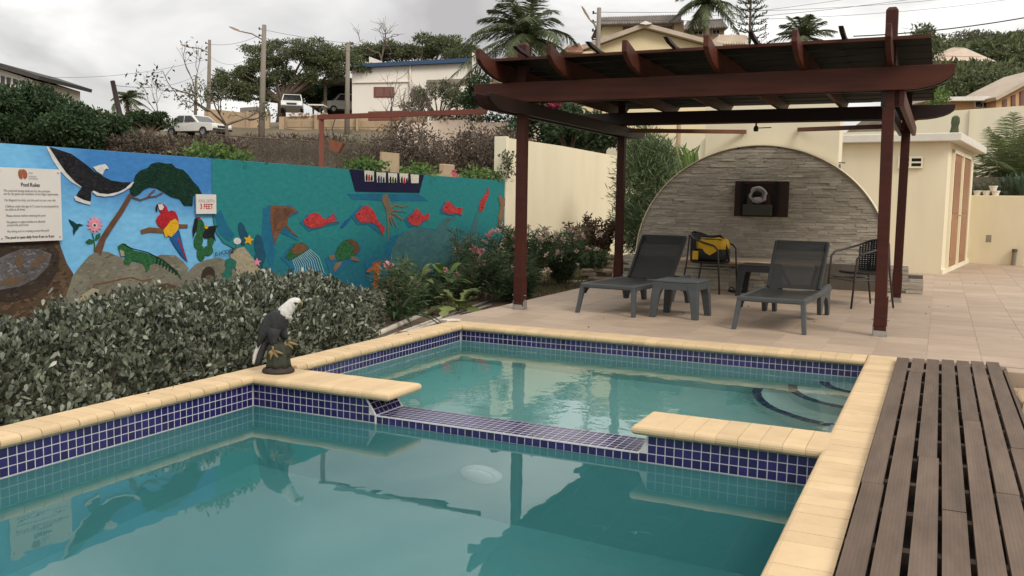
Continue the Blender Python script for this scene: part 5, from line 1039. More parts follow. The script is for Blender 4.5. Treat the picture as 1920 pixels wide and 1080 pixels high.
# clipped hedge along the pool
hg = thing('hedge', 'clipped grey-green hedge of small oval leaves along the pool coping', 'hedge', (-0.95, -0.6, 0.08))
HP = np.array([(-.36, .08), (-.38, .20), (-.52, .32), (-.78, .45), (-1.02, .55), (-1.25, .60), (-1.60, .585), (-1.88, .45), (-1.97, .25), (-1.99, .08)]); HL = np.concatenate([[0], np.cumsum(np.linalg.norm(np.diff(HP, axis=0), axis=1))])
def hedge_surface(n):
    """points on the lumpy outside of the hedge: length along it and a position along its section"""
    y = rng.uniform(-3.6, 2.9, n); a = rng.uniform(0, 1, n) ** 1.15 * HL[-1]; x = np.interp(a, HL, HP[:, 0]); z = np.interp(a, HL, HP[:, 1])
    d = HP[1:] - HP[:-1]; i = np.clip(np.searchsorted(HL, a) - 1, 0, len(d) - 1); nn_ = nrm(np.stack([d[i, 1], -d[i, 0]], 1))
    k = 1 - .45 * sstep(1.7, 2.9, y); x = -1.2 + (x + 1.2) * k - .10 * sstep(1.5, 2.9, y); z = .06 + (z - .06) * (0.72 + .38 * sstep(-2.4, 1.7, y) + .05 * np.sin(y * 2.3 + .6) + .03 * np.sin(y * 5.1)) * (1 - .25 * sstep(2.3, 2.9, y))
    lump = 0.05 * np.sin(y * 6.1 + x * 4) * np.cos(z * 7 + y * 3) + 0.035 * np.sin(y * 13 + z * 11) + 0.02 * np.sin(x * 23 + y * 19)
    Nn = np.stack([nn_[:, 0], np.zeros(n), nn_[:, 1]], 1); Nn = np.where(nn_[:, 1:2] < -.2, -Nn, Nn)
    return np.stack([x, y, z], 1) + Nn * lump[:, None], Nn
n = 42000; P, Nn = hedge_surface(n); dep = np.abs(rng.normal(size=n)) * 0.06 - .01
P = P - Nn * dep[:, None] + rng.normal(size=(n, 3)) * 0.018
dr = Nn * .75 + rng.normal(size=(n, 3)) * .75 + np.array([0, 0, .45])
npobj('foliage', [leaves(P, dr, rng.uniform(.030, .068, n), rng.uniform(.016, .030, n), .14, oval=True)], 'hedge_leaf', hg)
n = 2300; P, Nn = hedge_surface(n); P = P + Nn * .012 + rng.normal(size=(n, 3)) * .02; npobj('highlight_foliage', [leaves(P, Nn * .5 + rng.normal(size=(n, 3)) * .7 + np.array([0, 0, .5]), rng.uniform(.035, .072, n), rng.uniform(.018, .032, n), .14, oval=True)], 'hedge_leaf_highlight', hg)  # extra pale leaves on the surface, painted highlights of the hedge
sP, sN = hedge_surface(700); keep = sN[:, 2] > .6; sP = sP[keep][:170]; g = MB(); LV = []
for p in sP:                                    # upright twigs standing out of the top
    d = np.array([rng.normal() * .35, rng.normal() * .35, 1.0]); L_ = random.uniform(.05, .13); g.tube([p - d * .08, p + d * L_ * .5, p + d * L_ + rng.normal(size=3) * .01], [.003, .0025, .0015], 4, cap=False); k = random.randint(6, 12); C_ = p + np.outer(rng.uniform(0, 1, k), d * L_); LV.append(leaves(C_, rng.normal(size=(k, 3)) * [.8, .8, .3] + [0, 0, .55], rng.uniform(.03, .062, k), rng.uniform(.014, .026, k), .12, oval=True))
tag(g.build('twigs', 'twig', hg, fix=False), kind='stuff'); npobj('shoot_leaves', LV, 'hedge_leaf', hg)
n = 2600; P, Nn = hedge_surface(n); P = P + rng.normal(size=(n, 3)) * .02; npobj('green_shoots', [leaves(P, Nn * .4 + rng.normal(size=(n, 3)) * .6 + np.array([0, 0, .9]), rng.uniform(.03, .06, n), rng.uniform(.012, .022, n), .14, oval=True)], 'grey_leaf', hg)
n = 6000; y = rng.uniform(2.55, 2.9, n); P = np.stack([rng.uniform(-1.6, -.85, n), y + rng.normal(size=n) * .05, rng.uniform(.05, .5, n)], 1)
npobj('foliage', [leaves(P, rng.normal(size=(n, 3)) * .7 + [.3, .6, .4], rng.uniform(.035, .065, n), rng.uniform(.018, .028, n), .12)], 'hedge_leaf', hg)
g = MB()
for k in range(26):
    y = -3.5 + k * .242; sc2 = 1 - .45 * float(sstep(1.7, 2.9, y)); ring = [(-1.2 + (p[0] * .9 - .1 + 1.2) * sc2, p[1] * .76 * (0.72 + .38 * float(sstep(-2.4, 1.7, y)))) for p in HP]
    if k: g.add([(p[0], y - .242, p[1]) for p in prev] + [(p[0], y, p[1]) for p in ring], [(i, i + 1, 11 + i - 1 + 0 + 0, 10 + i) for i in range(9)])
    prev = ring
g.build('dark_core', 'hedge_core', hg)  # solid dark skin added inside, painting shade into the gaps between leaves
g = MB()
for k in range(60): y = -3.5 + k * .103; branch(g, (-.62 + random.uniform(-.2, .1), y, .05), (random.uniform(-.2, .5), random.uniform(-.4, .4), 1), .16, .007, 1, 4)
tag(g.build('stems', 'bark', hg), kind='stuff')

def oleander(label, base, h_, stems, spread, leafc, flowers=(), m='oleander_leaf', pm_='petal_pink', fl_n=0, lsize=.125, dens=60, cat='oleander', name='oleander_bush', group='flowering shrubs in the bed', fs=.034, ww=.014):
    dens = int(dens * 1.9); stems = int(stems * 1.3)
    t = thing(name, label, cat, tuple(base), group=group); g = MB(); LV = []; tips = []
    for k in range(stems):
        a = 2 * pi * k / stems + random.uniform(-.4, .4); r = spread * random.uniform(.3, 1.0); L_ = h_ * random.uniform(.7, 1.05)
        p0 = np.array(base) + [cos(a) * .05, sin(a) * .05, -.03]; p3 = np.array(base) + [cos(a) * r, sin(a) * r, L_]; p1 = p0 * .6 + p3 * .4 + [0, 0, L_ * .12]
        pts = [(1 - s_) ** 2 * p0 + 2 * s_ * (1 - s_) * p1 + s_ * s_ * p3 for s_ in np.linspace(0, 1, 7)]; g.tube(pts, np.linspace(.011, .004, 7), 5, cap=False); tips.append(pts[-1])
        q = rng.uniform(.18, 1.0, dens); C_ = np.array([(1 - s_) ** 2 * p0 + 2 * s_ * (1 - s_) * p1 + s_ * s_ * p3 for s_ in q])
        d_ = rng.normal(size=(dens, 3)) * [1, 1, .45] + [0, 0, .30]; LV.append(leaves(C_ + rng.normal(size=C_.shape) * .02, d_, lsize * rng.uniform(.7, 1.35, dens), ww * rng.uniform(.8, 1.2, dens), .22))
    tag(g.build('stems', 'bark', t), kind='stuff'); npobj('foliage', LV, m, t)
    fl = list(flowers) + [tips[i % len(tips)] + rng.normal(size=3) * [.10, .10, .06] - [0, 0, .02 + .10 * (i // len(tips))] for i in range(fl_n)]
    for f in fl:
        c_ = np.array(f); k = 16; C_ = c_ + rng.normal(size=(k, 3)) * .013; npobj('flower_head', [leaves(C_, rng.normal(size=(k, 3)) + [0, -.3, .5], rng.uniform(.6, 1.2, k) * fs, fs * .8, .1)], pm_, t)
    return t
FLX = [atx(u, v, -1.15) for u, v in ((731, 499), (727, 498), (733, 526), (737, 530), (762, 540), (757, 541), (760, 558), (752, 536))]
oleander('pink oleander with narrow leaves beside the hedge end, over the painted seahorse', (-1.15, 3.62, .08), .66, 9, .28, None, FLX, dens=60, fs=.045)
FLY = [atx(u, v, -1.35) for u, v in ((887, 469), (899, 471), (905, 473), (921, 440), (917, 443), (893, 470))]
oleander('leggy oleander with pink flower heads in front of the painted dolphin', (-1.45, 5.75, .06), .98, 6, .34, None, FLY, dens=32, fs=.05)
oleander('bushy oleander with a few pale flowers left of the front pergola post', (-1.25, 6.6, .06), .62, 13, .5, None, fl_n=9, pm_='petal_pale', dens=80)
oleander('rounded oleander bush covered in pale pink blossom by the cream wall', (-1.75, 8.3, .06), .92, 20, .75, None, fl_n=42, pm_='petal_pale', dens=120, fs=.045)
oleander('second blossoming pale pink bush, just right of the front pergola post', (-1.35, 8.9, .06), .85, 16, .60, None, fl_n=26, pm_='petal_pale', dens=110, fs=.045)
oleander('dark red-leaved shrub at the far end of the flower bed', (-1.55, 11.0, .06), 1.05, 16, .55, None, m='red_leaf', dens=90, lsize=.10, ww=.035, cat='shrub', name='red_shrub')
oleander('low green shrub below the red-leaved shrub', (-1.2, 10.0, .06), .55, 14, .6, None, dens=80, lsize=.08, ww=.02, cat='shrub', name='low_shrub')
oleander('bushy oleander between the hedge end and the lobed plant', (-1.35, 4.2, .08), .36, 9, .35, None, fl_n=3, dens=70)
oleander('dense green oleander before the painted dolphin', (-1.55, 5.0, .06), .42, 10, .4, None, fl_n=2, dens=80)
oleander('green oleander left of the pale flowered bush', (-1.75, 6.3, .06), .46, 12, .45, None, fl_n=5, dens=80)
oleander('low oleander by the patio edge near the front pergola post', (-.95, 6.3, .06), .45, 12, .35, None, fl_n=5, pm_='petal_pale', dens=70)
oleander('oleander tucked against the cream wall start', (-2.1, 7.6, .06), .78, 14, .5, None, fl_n=10, pm_='petal_pale', dens=90)
# broad-leaved plants with arching lobed leaves
def broad(label, base, n, L_, m, h_=.25, name='broadleaf_plant', wd=.12, lobes=True):
    t = thing(name, label, 'plant', tuple(base), group='broad-leaved plants in the bed'); base = np.array(base)
    for k in range(n):
        a = 2 * pi * k / n + random.uniform(-.5, .5); el = random.uniform(.3, 1.1); d = np.array([cos(a) * cos(el), sin(a) * cos(el), sin(el)]); p0 = base + d * h_ * random.uniform(.4, 1.0); l_ = L_ * random.uniform(.7, 1.2); side = np.array([-sin(a), cos(a), 0])
        g = MB(); g.tube([base, base + d * h_ * .5 + [0, 0, .03], p0], .005, 5, cap=False)
        m0 = 7; rows = []
        for i in range(m0 + 1):
            s_ = i / m0; c_ = p0 + d * l_ * s_ - np.array([0, 0, 1]) * l_ * .55 * s_ * s_ ; w_ = wd * sin(pi * min(1, .12 + s_ * .88)) ** .7 * (.45 if (lobes and i % 2) else 1.0); rows += [c_ - side * w_ + [0, 0, .012], c_, c_ + side * w_ + [0, 0, .012]]
        g.add(rows, [(3 * i + j, 3 * i + j + 1, 3 * i + j + 4, 3 * i + j + 3) for i in range(m0) for j in (0, 1)]); g.build('leaf', m, t, fix=False)
    return t
broad('yellow-green lobed plant hanging over the white pipes by the spa', (-.95, 4.65, .10), 17, .34, 'yellow_leaf', .16)
broad('dark strappy plant drooping over the pipes below the painted seahorse', (-.98, 3.35, .14), 22, .42, 'dark_leaf', .14, wd=.02, lobes=False)
broad('tall yellowish broad-leaved plant before the painted dolphin', (-1.6, 4.7, .30), 10, .30, 'yellow_leaf', .30, wd=.05, lobes=False)
broad('tall green broad-leaved plant with pointed leaves before the mural', (-1.5, 5.3, .34), 11, .34, 'bright_leaf', .25, wd=.075, lobes=False)
broad('dark green leafy clump at the foot of the leggy oleander', (-1.05, 5.9, .12), 16, .32, 'dark_leaf', .22, wd=.05, lobes=False)
for b_, h_ in (((-1.6, 4.7), .42), ((-1.5, 5.3), .45)):
    pass
# white plastic pipes lying in the bed, paper scrap on the coping
pipes = (((690, 634, .09), (812, 583, .09), .030, 'thick white plastic pipe lying along the flower bed'), ((705, 640, .075), (915, 565, .075), .016, 'long thin grey pipe lying next to the thick white pipe'), ((730, 634, .07), (920, 572, .07), .016, 'thin grey pipe nearest the spa coping'), ((760, 626, .065), (860, 588, .065), .012, 'short thin pipe between the coping and the bed'))
for a, b_, r, lab in pipes:
    g = MB(); p = atz(*a); q = atz(*b_); g.tube([p, p * .5 + q * .5 + [0, 0, .006], q], r, 10); tag(g.build('plastic_pipe', 'pvc', smooth=True), lab, 'pipe', 'pipes in the flower bed')
q = atz(843, 601, .215); g = MB(); g.add([(q[0] - .10, q[1] - .05, .214), (q[0] + .02, q[1] - .09, .216), (q[0] + .12, q[1] + .01, .222), (q[0] + .0, q[1] + .06, .215), (q[0] - .10, q[1] - .05, .228), (q[0] + .02, q[1] - .09, .230), (q[0] + .12, q[1] + .01, .236), (q[0], q[1] + .06, .229)], [(3, 2, 1, 0), (4, 5, 6, 7), (0, 1, 5, 4), (1, 2, 6, 5), (2, 3, 7, 6), (3, 0, 4, 7)]); tag(g.build('stone_chip', 'white_trim'), 'flat white stone chip on the corner of the coping', 'stone')
# kerb stones along the mural foot
kb = MB(); kb.prism([(-2.69, 4.6, 0.0), (-2.15, 4.9, 0.0), (-2.2, 8.2, 0.0), (-2.69, 8.2, 0.0)], (0, 0, .12)); tag(bevel(kb.build('planter_kerb', 'tan_wall'), .03), kind='structure')
# pile of flat stones near the rear post
pile = [(-1.05, 9.9, .06, .5, .35, .09, .3), (-1.2, 9.95, .15, .5, .4, .07, -.2), (-1.0, 9.9, .225, .42, .3, .06, .5), (-.85, 10.05, .05, .35, .3, .10, .1), (-.9, 10.0, .29, .48, .3, .06, .1), (-1.25, 9.9, .225, .36, .3, .05, -.5), (-.75, 10.1, .15, .36, .3, .12, .8), (-.85, 10.1, .355, .5, .33, .07, -.15), (-.62, 10.15, .28, .3, .26, .12, .4), (-.95, 10.2, .43, .36, .25, .06, .2), (-.7, 10.2, .41, .28, .22, .09, -.3)]
FSL = ['broad flat stone at the bottom of the rubble pile', 'second flat stone from the bottom of the rubble pile', 'third flat stone up in the rubble pile', 'small low stone at the right foot of the pile', 'long flat stone halfway up the pile', 'leftmost tilted stone of the pile', 'thick block at the right side of the pile', 'widest flat stone near the top of the pile', 'reddish clay block at the right of the pile', 'topmost thin slab of the rubble pile', 'small thick stone at the top right of the pile']
for k, (x, y, z_, a, b_, c_, r) in enumerate(pile):
    g = MB(); P = [(x + a * .5 * cos(t + r) * random.uniform(.8, 1.1), y + b_ * .5 * sin(t + r) * random.uniform(.8, 1.1)) for t in np.linspace(0, 2 * pi, 7, endpoint=False)]; g.loft([[(p[0], p[1], z_) for p in P], [(p[0] * 1.0, p[1], z_ + c_ * .6) for p in P], [((p[0] - x) * .86 + x, (p[1] - y) * .86 + y, z_ + c_) for p in P]])
    tag(g.build('flat_stone', mat('rubble', (0.40, 0.30, 0.22), .9, (.28, .21, .16), scale=8, rnd=.25) if k != 8 else 'terracotta'), FSL[k] + ' behind the rear left pergola post', 'stone', 'pile of flat stones')
for (a, b_, lab) in (((1068, 529, .07), (1100, 527, .07), 'white pipe offcut lying on the grass'), ((1092, 511, .09), (1140, 505, .09), 'bent white pipe leading to the stone pile')):
    g = MB(); p, q = atz(*a), atz(*b_); pts = [p, q] if 'offcut' in lab else [p + [0.02, 0.1, .16], p + [0, 0, .01], p, q]; g.tube(pts, .022, 8); tag(g.build('plastic_pipe', 'pvc', smooth=True), lab, 'pipe', 'pipe pieces on the grass')
# tall oleander and strap-leaved plant behind the arch
def bush(name, label, cat, blobs, n, L_, W_, m, trunk=None, group=None, shell=.45, stems=True, up=.25):
    c0 = np.mean([b_[0] for b_ in blobs], 0); zb_ = trunk if trunk is not None else min(b_[0][2] - b_[1][2] for b_ in blobs)
    t = thing(name, label, cat, (c0[0], c0[1], zb_), group=group); npobj('crown' if 'tree' in name else 'foliage', cloud(blobs, n, L_, W_, shell, up), m, t)
    if stems:
        g = MB()
        for c_, r in blobs[:14]: g.tube([(c0[0] + random.uniform(-.1, .1), c0[1], zb_), (c0 * .4 + np.array(c_) * .6) * [1, 1, 1] - [0, 0, r[2] * .3], c_], [r[2] * .06 + .02, r[2] * .045 + .012, .01], 6, cap=False)
        g.build('trunk' if 'tree' in name else 'stems', 'bark', t)
    return t
q = [(aty(1198, 350, 11.6), (.44, .45, .80)), (aty(1218, 310, 11.7), (.40, .4, .55)), (aty(1240, 360, 11.4), (.40, .4, .6)), (aty(1190, 420, 11.2), (.36, .4, .5)), (aty(1205, 275, 11.8), (.22, .22, .38)), (aty(1186, 300, 11.8), (.20, .22, .36)), (aty(1240, 300, 11.6), (.25, .25, .35)), (aty(1215, 430, 11.3), (.45, .4, .5))]
bush('tall_oleander', 'tall dark green oleander left of the stone arch', 'oleander', q, 17000, .15, .018, 'oleander_light', .05, up=.6)
t = thing('strap_leaf_plant', 'tall plant with long arching strap leaves behind the stone arch', 'plant', (0.2, 12.2, .1))
for k in range(20):
    u = random.uniform(1258, 1305); p1 = aty(u, random.uniform(262, 292), 12.2); p0 = np.array([p1[0] * .4 + .12, 12.2, 1.2]); d = p1 - p0; sd_ = np.array([.03, .015, 0]); pts = [p0, p0 + d * .5 + [0, 0, .1], p0 + d * .85 + [0, 0, .06], p1 + [random.uniform(-.15, .2), 0, -.02]]
    g = MB(); g.add([x for i, p in enumerate(pts) for x in (p - sd_ * (1, 1.2, .9, .1)[i], p + sd_ * (1, 1.2, .9, .1)[i])], [(2 * i, 2 * i + 1, 2 * i + 3, 2 * i + 2) for i in range(3)]); g.build('leaf', 'bright_leaf', t, fix=False)
g = MB(); g.tube([(.25, 12.2, .0), (.2, 12.2, 1.35)], .09, 8); g.build('stem', 'bark', t)
# agaves and palm behind the low wall
def agave(label, base, n, L_, tilt=1.0):
    t = thing('agave', label, 'agave', tuple(base), group='agaves behind the low wall')
    for k in range(n):
        a = 2.4 * k; el = .5 + .9 * (k / n); d = np.array([cos(a) * cos(el), sin(a) * cos(el), sin(el)]); s_ = np.array([-sin(a), cos(a), 0]) ; b0 = np.array(base); rows = []
        for f, w_ in ((0, .05), (.35, .075), (.7, .055), (1.0, .004)): c_ = b0 + d * L_ * f; rows += [c_ - s_ * w_ + [0, 0, .02], c_ - [0, 0, .015], c_ + s_ * w_ + [0, 0, .02]]
        g = MB(); g.add(rows, [(3 * i + j, 3 * i + j + 1, 3 * i + j + 4, 3 * i + j + 3) for i in range(3) for j in (0, 1)]); g.build('leaf', 'agave', t, fix=False)
p = aty(1893, 362, 18.6); agave('blue-green agave nearest the white pots behind the low wall', (p[0], 18.6, 1.66), 22, .55); p = aty(1915, 366, 18.4); agave('second agave at the right picture edge behind the low wall', (p[0], 18.4, 1.66), 18, .6)
n = 1400; a_ = aty(1850, 360, 18.6); P = np.stack([rng.uniform(a_[0] - .6, a_[0] + .5, n), rng.uniform(18.2, 19.2, n), rng.uniform(1.65, 2.0, n)], 1)
ob = thing('dry_bush', 'dry grey scrub behind the white pots', 'bush', (a_[0], 18.7, 1.65)); npobj('foliage', [leaves(P, rng.normal(size=(n, 3)) + [0, 0, .6], .16, .012, .2)], 'grey_leaf', ob)
def palm(name, label, base, top_, nf, L_, trunk_r, droop=.55, group=None, dry=.12, wind=(0, 0, 0), nl=34, ll=.55, lw_=.035, elmin=-.35, elmax=1.35, tm='bark', cat='palm', shaft=None, lm='palm_leaf'):
    t = thing(name, label, cat, tuple(base), group=group); base = np.array(base, float); top_ = np.array(top_, float)
    if trunk_r:
        g = MB(); pts = [base + (top_ - base) * s_ + np.array([.10 * sin(pi * s_), 0, 0]) * np.linalg.norm(top_ - base) * .12 for s_ in np.linspace(0, 1, 9)]; g.tube(pts, [trunk_r * (1.25 - .35 * s_) for s_ in np.linspace(0, 1, 9)], 10); g.build('trunk', tm, t, smooth=True)
    if shaft: g = MB(); g.tube([top_ - [0, 0, shaft], top_ - [0, 0, shaft * .5], top_ + [0, 0, .1]], [trunk_r * 1.05, trunk_r * 1.15, trunk_r * .5], 10); g.build('crownshaft', 'bright_leaf', t, smooth=True)
    for k in range(nf):
        a = 2.399 * k + random.uniform(-.2, .2); el = elmin + (elmax - elmin) * ((k + .5) / nf) ** .8; l_ = L_ * random.uniform(.85, 1.1); d = np.array([cos(a) * cos(el), sin(a) * cos(el), sin(el)]) + np.array(wind) * .4
        S = np.linspace(0, 1, nl); pts = np.array([top_ + d * l_ * s_ + (np.array([0, 0, -1]) * droop + np.array(wind)) * l_ * s_ * s_ * (.55 + .45 * cos(el)) for s_ in S]); tan = nrm(np.gradient(pts, axis=0)); side = nrm(np.cross(tan, [0, 0, 1.0]) + 1e-6); up_ = np.cross(side, tan)
        parts = []
        for s_ in (-1, 1):
            pr_ = np.sin(pi * np.clip(.12 + .86 * S, 0, 1)) ** .55; dd = side * s_ * .9 + tan * .75 - np.array([0, 0, .45]) + rng.normal(size=pts.shape) * .10 + up_ * .15
            dd = nrm(dd); W_ = np.cross(dd, up_); W_ = nrm(W_) * lw_ / 2; T_ = pts + dd * (ll * pr_)[:, None] * rng.uniform(.85, 1.1, (nl, 1)) - np.array([0, 0, .18]) * (ll * pr_)[:, None]
            V = np.stack([pts - W_, pts + W_, pts * .5 + T_ * .5 + W_ * .9 + [0, 0, .04 * ll], T_, pts * .5 + T_ * .5 - W_ * .9 + [0, 0, .04 * ll]], 1).reshape(-1, 3); F_ = np.array([[5 * i, 5 * i + 1, 5 * i + 2, 5 * i + 3, 5 * i + 4] for i in range(nl)]); parts.append((V, F_))
        g = MB(); g.tube([pts[i] for i in range(0, nl, max(1, nl // 9))] + [pts[-1]], np.linspace(lw_ * .55, lw_ * .15, len(range(0, nl, max(1, nl // 9))) + 1), 4, cap=False); parts.append((np.array(g.v), np.zeros((0, 4), int)))
        Vs = np.concatenate([q_[0] for q_ in parts]); Fs = parts[0][1].tolist() + (parts[1][1] + len(parts[0][0])).tolist() + [tuple(i + len(parts[0][0]) + len(parts[1][0]) for i in f) for f in g.f]
        me = bpy.data.meshes.new('frond'); me.from_pydata(Vs.tolist(), [], Fs); me.update(); me.materials.append(M('palm_dry' if el < elmin + (elmax - elmin) * dry else lm)); link('frond', me, t)
    return t
leafm('palm_light', (0.20, 0.235, 0.105), (0.12, 0.15, 0.065), scale=2)
p = aty(1905, 300, 20.5); palm('young_palm', 'young feathery palm above the ledge at the right edge', (p[0], 20.5, 1.6), (p[0], 20.5, 2.05), 30, 2.0, .12, .28, nl=60, ll=.52, lw_=.018, elmin=.15, elmax=1.35, lm='palm_light')

# ================================================================== THE HILLSIDE BEHIND
def hz(p): return float(height(p[0], p[1]))
def down(p, extra=.3): return np.array([p[0], p[1], min(hz(p), p[2]) - extra])
FH = np.array([FWD[0], FWD[1], 0]); FH /= np.linalg.norm(FH); RH = np.array([-FH[1] * -1, 0, 0]); RH = np.array([FH[1], -FH[0], 0])
def fpr(pts, d, back, name, m, parent, off=0.0):
    """face polygon seen at photo pixels, standing at distance d, with real depth behind it"""
    g = MB(); g.prism([D(u, v, d) + FH * off for u, v in pts], FH * back); return g.build(name, m, parent)
def win(u0, v0, u1, v1, d, parent, m='glass_dark', frame='white_wall'):
    k = d / FPX; w_ = fpr([(u0, v0), (u1, v0), (u1, v1), (u0, v1)], d, .06, 'window', frame, parent, -.05); a, b_ = (u1 - u0) * .08, (v1 - v0) * .10
    for x0, x1 in ((u0 + a, (u0 + u1) / 2 - a / 2), ((u0 + u1) / 2 + a / 2, u1 - a)): fpr([(x0, v0 + b_), (x1, v0 + b_), (x1, v1 - b_), (x0, v1 - b_)], d, .03, 'pane', m, w_, -.07)
# --- retaining wall of the street
dR = 62
rw = thing('street_retaining_wall', 'tan block retaining wall below the parked cars on the street', 'wall', tuple(D(520, 262, dR)))
fpr([(384, 204), (412, 206), (465, 212), (504, 208), (506, 290), (384, 290)], dR, .4, 'wall', 'tan_wall', rw)
fpr([(531, 218), (600, 216), (700, 218), (800, 216), (800, 300), (531, 300)], dR, .4, 'wall', 'tan_wall', rw, .3)
for u0, u1, v0 in ((384, 389, 203), (462, 467, 209), (524, 533, 219), (590, 597, 217), (668, 672, 216)): fpr([(u0, v0), (u1, v0), (u1, 295), (u0, 295)], dR, .5, 'pier', 'tan_block', rw, -.12)
for k in range(9):                               # courses of blocks standing slightly proud
    for j in range(4):
        u0 = 536 + 28 * k + (14 if j % 2 else 0); v0 = 226 + 13 * j
        if u0 + 26 < 795: fpr([(u0, v0), (u0 + 26.5, v0), (u0 + 26.5, v0 + 12), (u0, v0 + 12)], dR, .05, 'block', 'tan_block', rw, .26)
for k in range(46):
    u = 535 + random.uniform(0, 80); p = D(u, 217 - random.uniform(0, 5), dR + .2); s = random.uniform(.06, .15); g = MB(); g.box(p, (s * 1.6, s, s), random.uniform(0, 3)); g.build('coping_stone', 'rubble' if k % 2 else 'white_wall', rw)
fpr([(450, 202), (480, 200), (481, 212), (450, 214)], dR + 6, 2, 'gate_block', 'roof_grey', rw)
# --- stepped pale wall with flowers
sw = thing('stepped_wall', 'pale pink stepped garden wall with flowering plants on top', 'wall', tuple(D(880, 262, 46)))
fpr([(742, 232), (811, 228), (811, 226.5), (877, 224), (877, 230), (953, 229), (953, 235), (1024, 233), (1024, 300), (742, 300)], 46, .3, 'wall', 'pink_wall', sw)
fpr([(690, 209), (760, 207), (760, 225), (690, 226)], 52, .3, 'lower_band', 'rust_red', sw); fpr([(1055, 228), (1170, 232), (1170, 300), (1055, 300)], 48, .3, 'wall', 'rust_red', sw)
LV = []; 
for u in np.linspace(812, 1020, 26): c_ = D(u + random.uniform(-4, 4), np.interp(u, [812, 877, 953, 1020], [220, 222, 226, 230]), 46.4); k = 60; LV.append(leaves(c_ + rng.normal(size=(k, 3)) * [.3, .3, .16], rng.normal(size=(k, 3)) + [0, 0, .5], .16, .09))
fb = thing('flower_bed', 'row of leafy flowering plants along the top of the stepped wall', 'plants', tuple(D(900, 222, 46.4))); npobj('foliage', LV, 'dark_leaf', fb)
LV = []
for u in np.linspace(815, 900, 14): c_ = D(u, 220 + random.uniform(-2, 2), 46.1); k = 12; LV.append(leaves(c_ + rng.normal(size=(k, 3)) * [.15, .15, .1], rng.normal(size=(k, 3)), .12, .1))
npobj('blossom', LV, 'petal_pale', fb)
# --- white building with the blue roof
dB = 74
wb = thing('white_building', 'low white building with a dark blue roof edge and a shuttered window', 'building', tuple(D(770, 210, dB)))
fpr([(660, 124), (770, 119.5), (890, 113), (890, 240), (660, 240)], dB, 9, 'wall', 'white_wall', wb)
fpr([(660, 128.5), (661, 121.5), (885, 110), (885, 117.5)], dB, 9.6, 'roof', 'roof_blue', wb, -.5)
fpr([(658, 108), (690, 117), (690, 120), (658, 121)], dB + 2, .3, 'parapet', 'white_wall', wb); fpr([(692, 106), (716, 115), (716, 118), (692, 119)], dB + 4, .3, 'parapet', 'white_wall', wb); fpr([(886, 100), (892, 104), (892, 220), (886, 220)], dB, .5, 'corner_pier', 'white_wall', wb, -.6)
win(701, 163, 739, 183, dB, wb, 'shutter', 'rust_red'); fpr([(662, 154), (768, 152), (768, 154), (662, 156)], dB, .2, 'ledge', 'white_wall', wb, -.15); fpr([(800, 150), (884, 147), (884, 160), (800, 166)], dB, .1, 'garage_shadow_panel', 'pole_grey', wb, -.03); fpr([(768, 120), (771, 120), (771, 215), (768, 215)], dB, .15, 'downpipe', 'white_wall', wb, -.2)  # grey garage panel is the shadow at the garage doors, painted in
sh = thing('dark_carport', 'dark open carport between the big tree and the white building', 'carport', tuple(D(634, 205, 78)))
fpr([(606, 150), (662, 146), (662, 152), (606, 156)], 76, 5, 'roof', 'roof_grey', sh); fpr([(608, 155), (660, 152), (660, 230), (608, 230)], 80, .3, 'rear_wall', 'bark', sh); fpr([(607, 155), (612, 155), (612, 230), (607, 230)], 76, .3, 'post', 'pole_grey', sh)
# --- cars
def car(name, label, pos, rz, L_, W_, H_, prof, glass, m='car_white', group='parked cars on the street', scale=1.0):
    t = thing(name, label, 'car', tuple(pos), rz, group)
    g = MB(); n = len(prof); hw_ = W_ / 2
    cabz = .95
    rings = [[(x, s * (hw_ if z_ < cabz else hw_ - (z_ - cabz) * .22), z_) for x, z_ in prof] for s in (-1, -.96, .96, 1)]
    rings[0] = [(x * .985, y * .985, z_) for x, y, z_ in rings[0]]; rings[3] = [(x * .985, y * .985, z_) for x, y, z_ in rings[3]]
    g.loft(rings); bd_ = bevel(g.build('body', m, t, local=True), .03)
    for s in (-1, 1):
        for poly in glass:
            g = MB(); y_ = lambda z_: s * (hw_ - max(0, z_ - cabz) * .22 + .004); g.prism([(x, y_(z_), z_) for x, z_ in poly], (0, s * .012, 0)); g.build('side_window', 'glass_dark', t, local=True)
        for x in (L_ * .31, -L_ * .30):
            g = MB(); g.tube([(x, s * (hw_ - .20), .31), (x, s * (hw_ + .01), .31)], .31, 18); wh = g.build('wheel', 'rubber', t, local=True); g = MB(); g.tube([(x, s * (hw_ + .008), .31), (x, s * (hw_ + .02), .31)], .18, 14); g.build('rim', 'chrome', wh, local=True)
        g = MB(); g.box((L_ / 2 - .01, s * (hw_ - .22), .68), (.05, .30, .17)); g.build('headlight', 'lamp_glass', t, local=True); g = MB(); g.box((-L_ / 2 + .01, s * (hw_ - .16), .75), (.05, .2, .2)); g.build('tail_light', 'ink_red', t, local=True)
    return t, hw_
def fglass(t, x0, z0, x1, z1, hw_, name='windscreen'):
    g = MB(); o = .02 if x0 > x1 else -.02; g.add([(x0 + o, -hw_ * .86, z0), (x0 + o, hw_ * .86, z0), (x1 + o, hw_ * .74, z1), (x1 + o, -hw_ * .74, z1), (x0, -hw_ * .86, z0 - .01), (x0, hw_ * .86, z0 - .01), (x1, hw_ * .74, z1 - .01), (x1, -hw_ * .74, z1 - .01)], [(0, 1, 2, 3), (7, 6, 5, 4), (0, 4, 5, 1), (1, 5, 6, 2), (2, 6, 7, 3), (3, 7, 4, 0)]); g.build(name, 'glass_dark', t, local=True)
yaw0 = math.atan2(FH[1], FH[0])     # heading away from the camera
def head(u): r_ = ray(u, 220); return math.atan2(r_[1], r_[0])
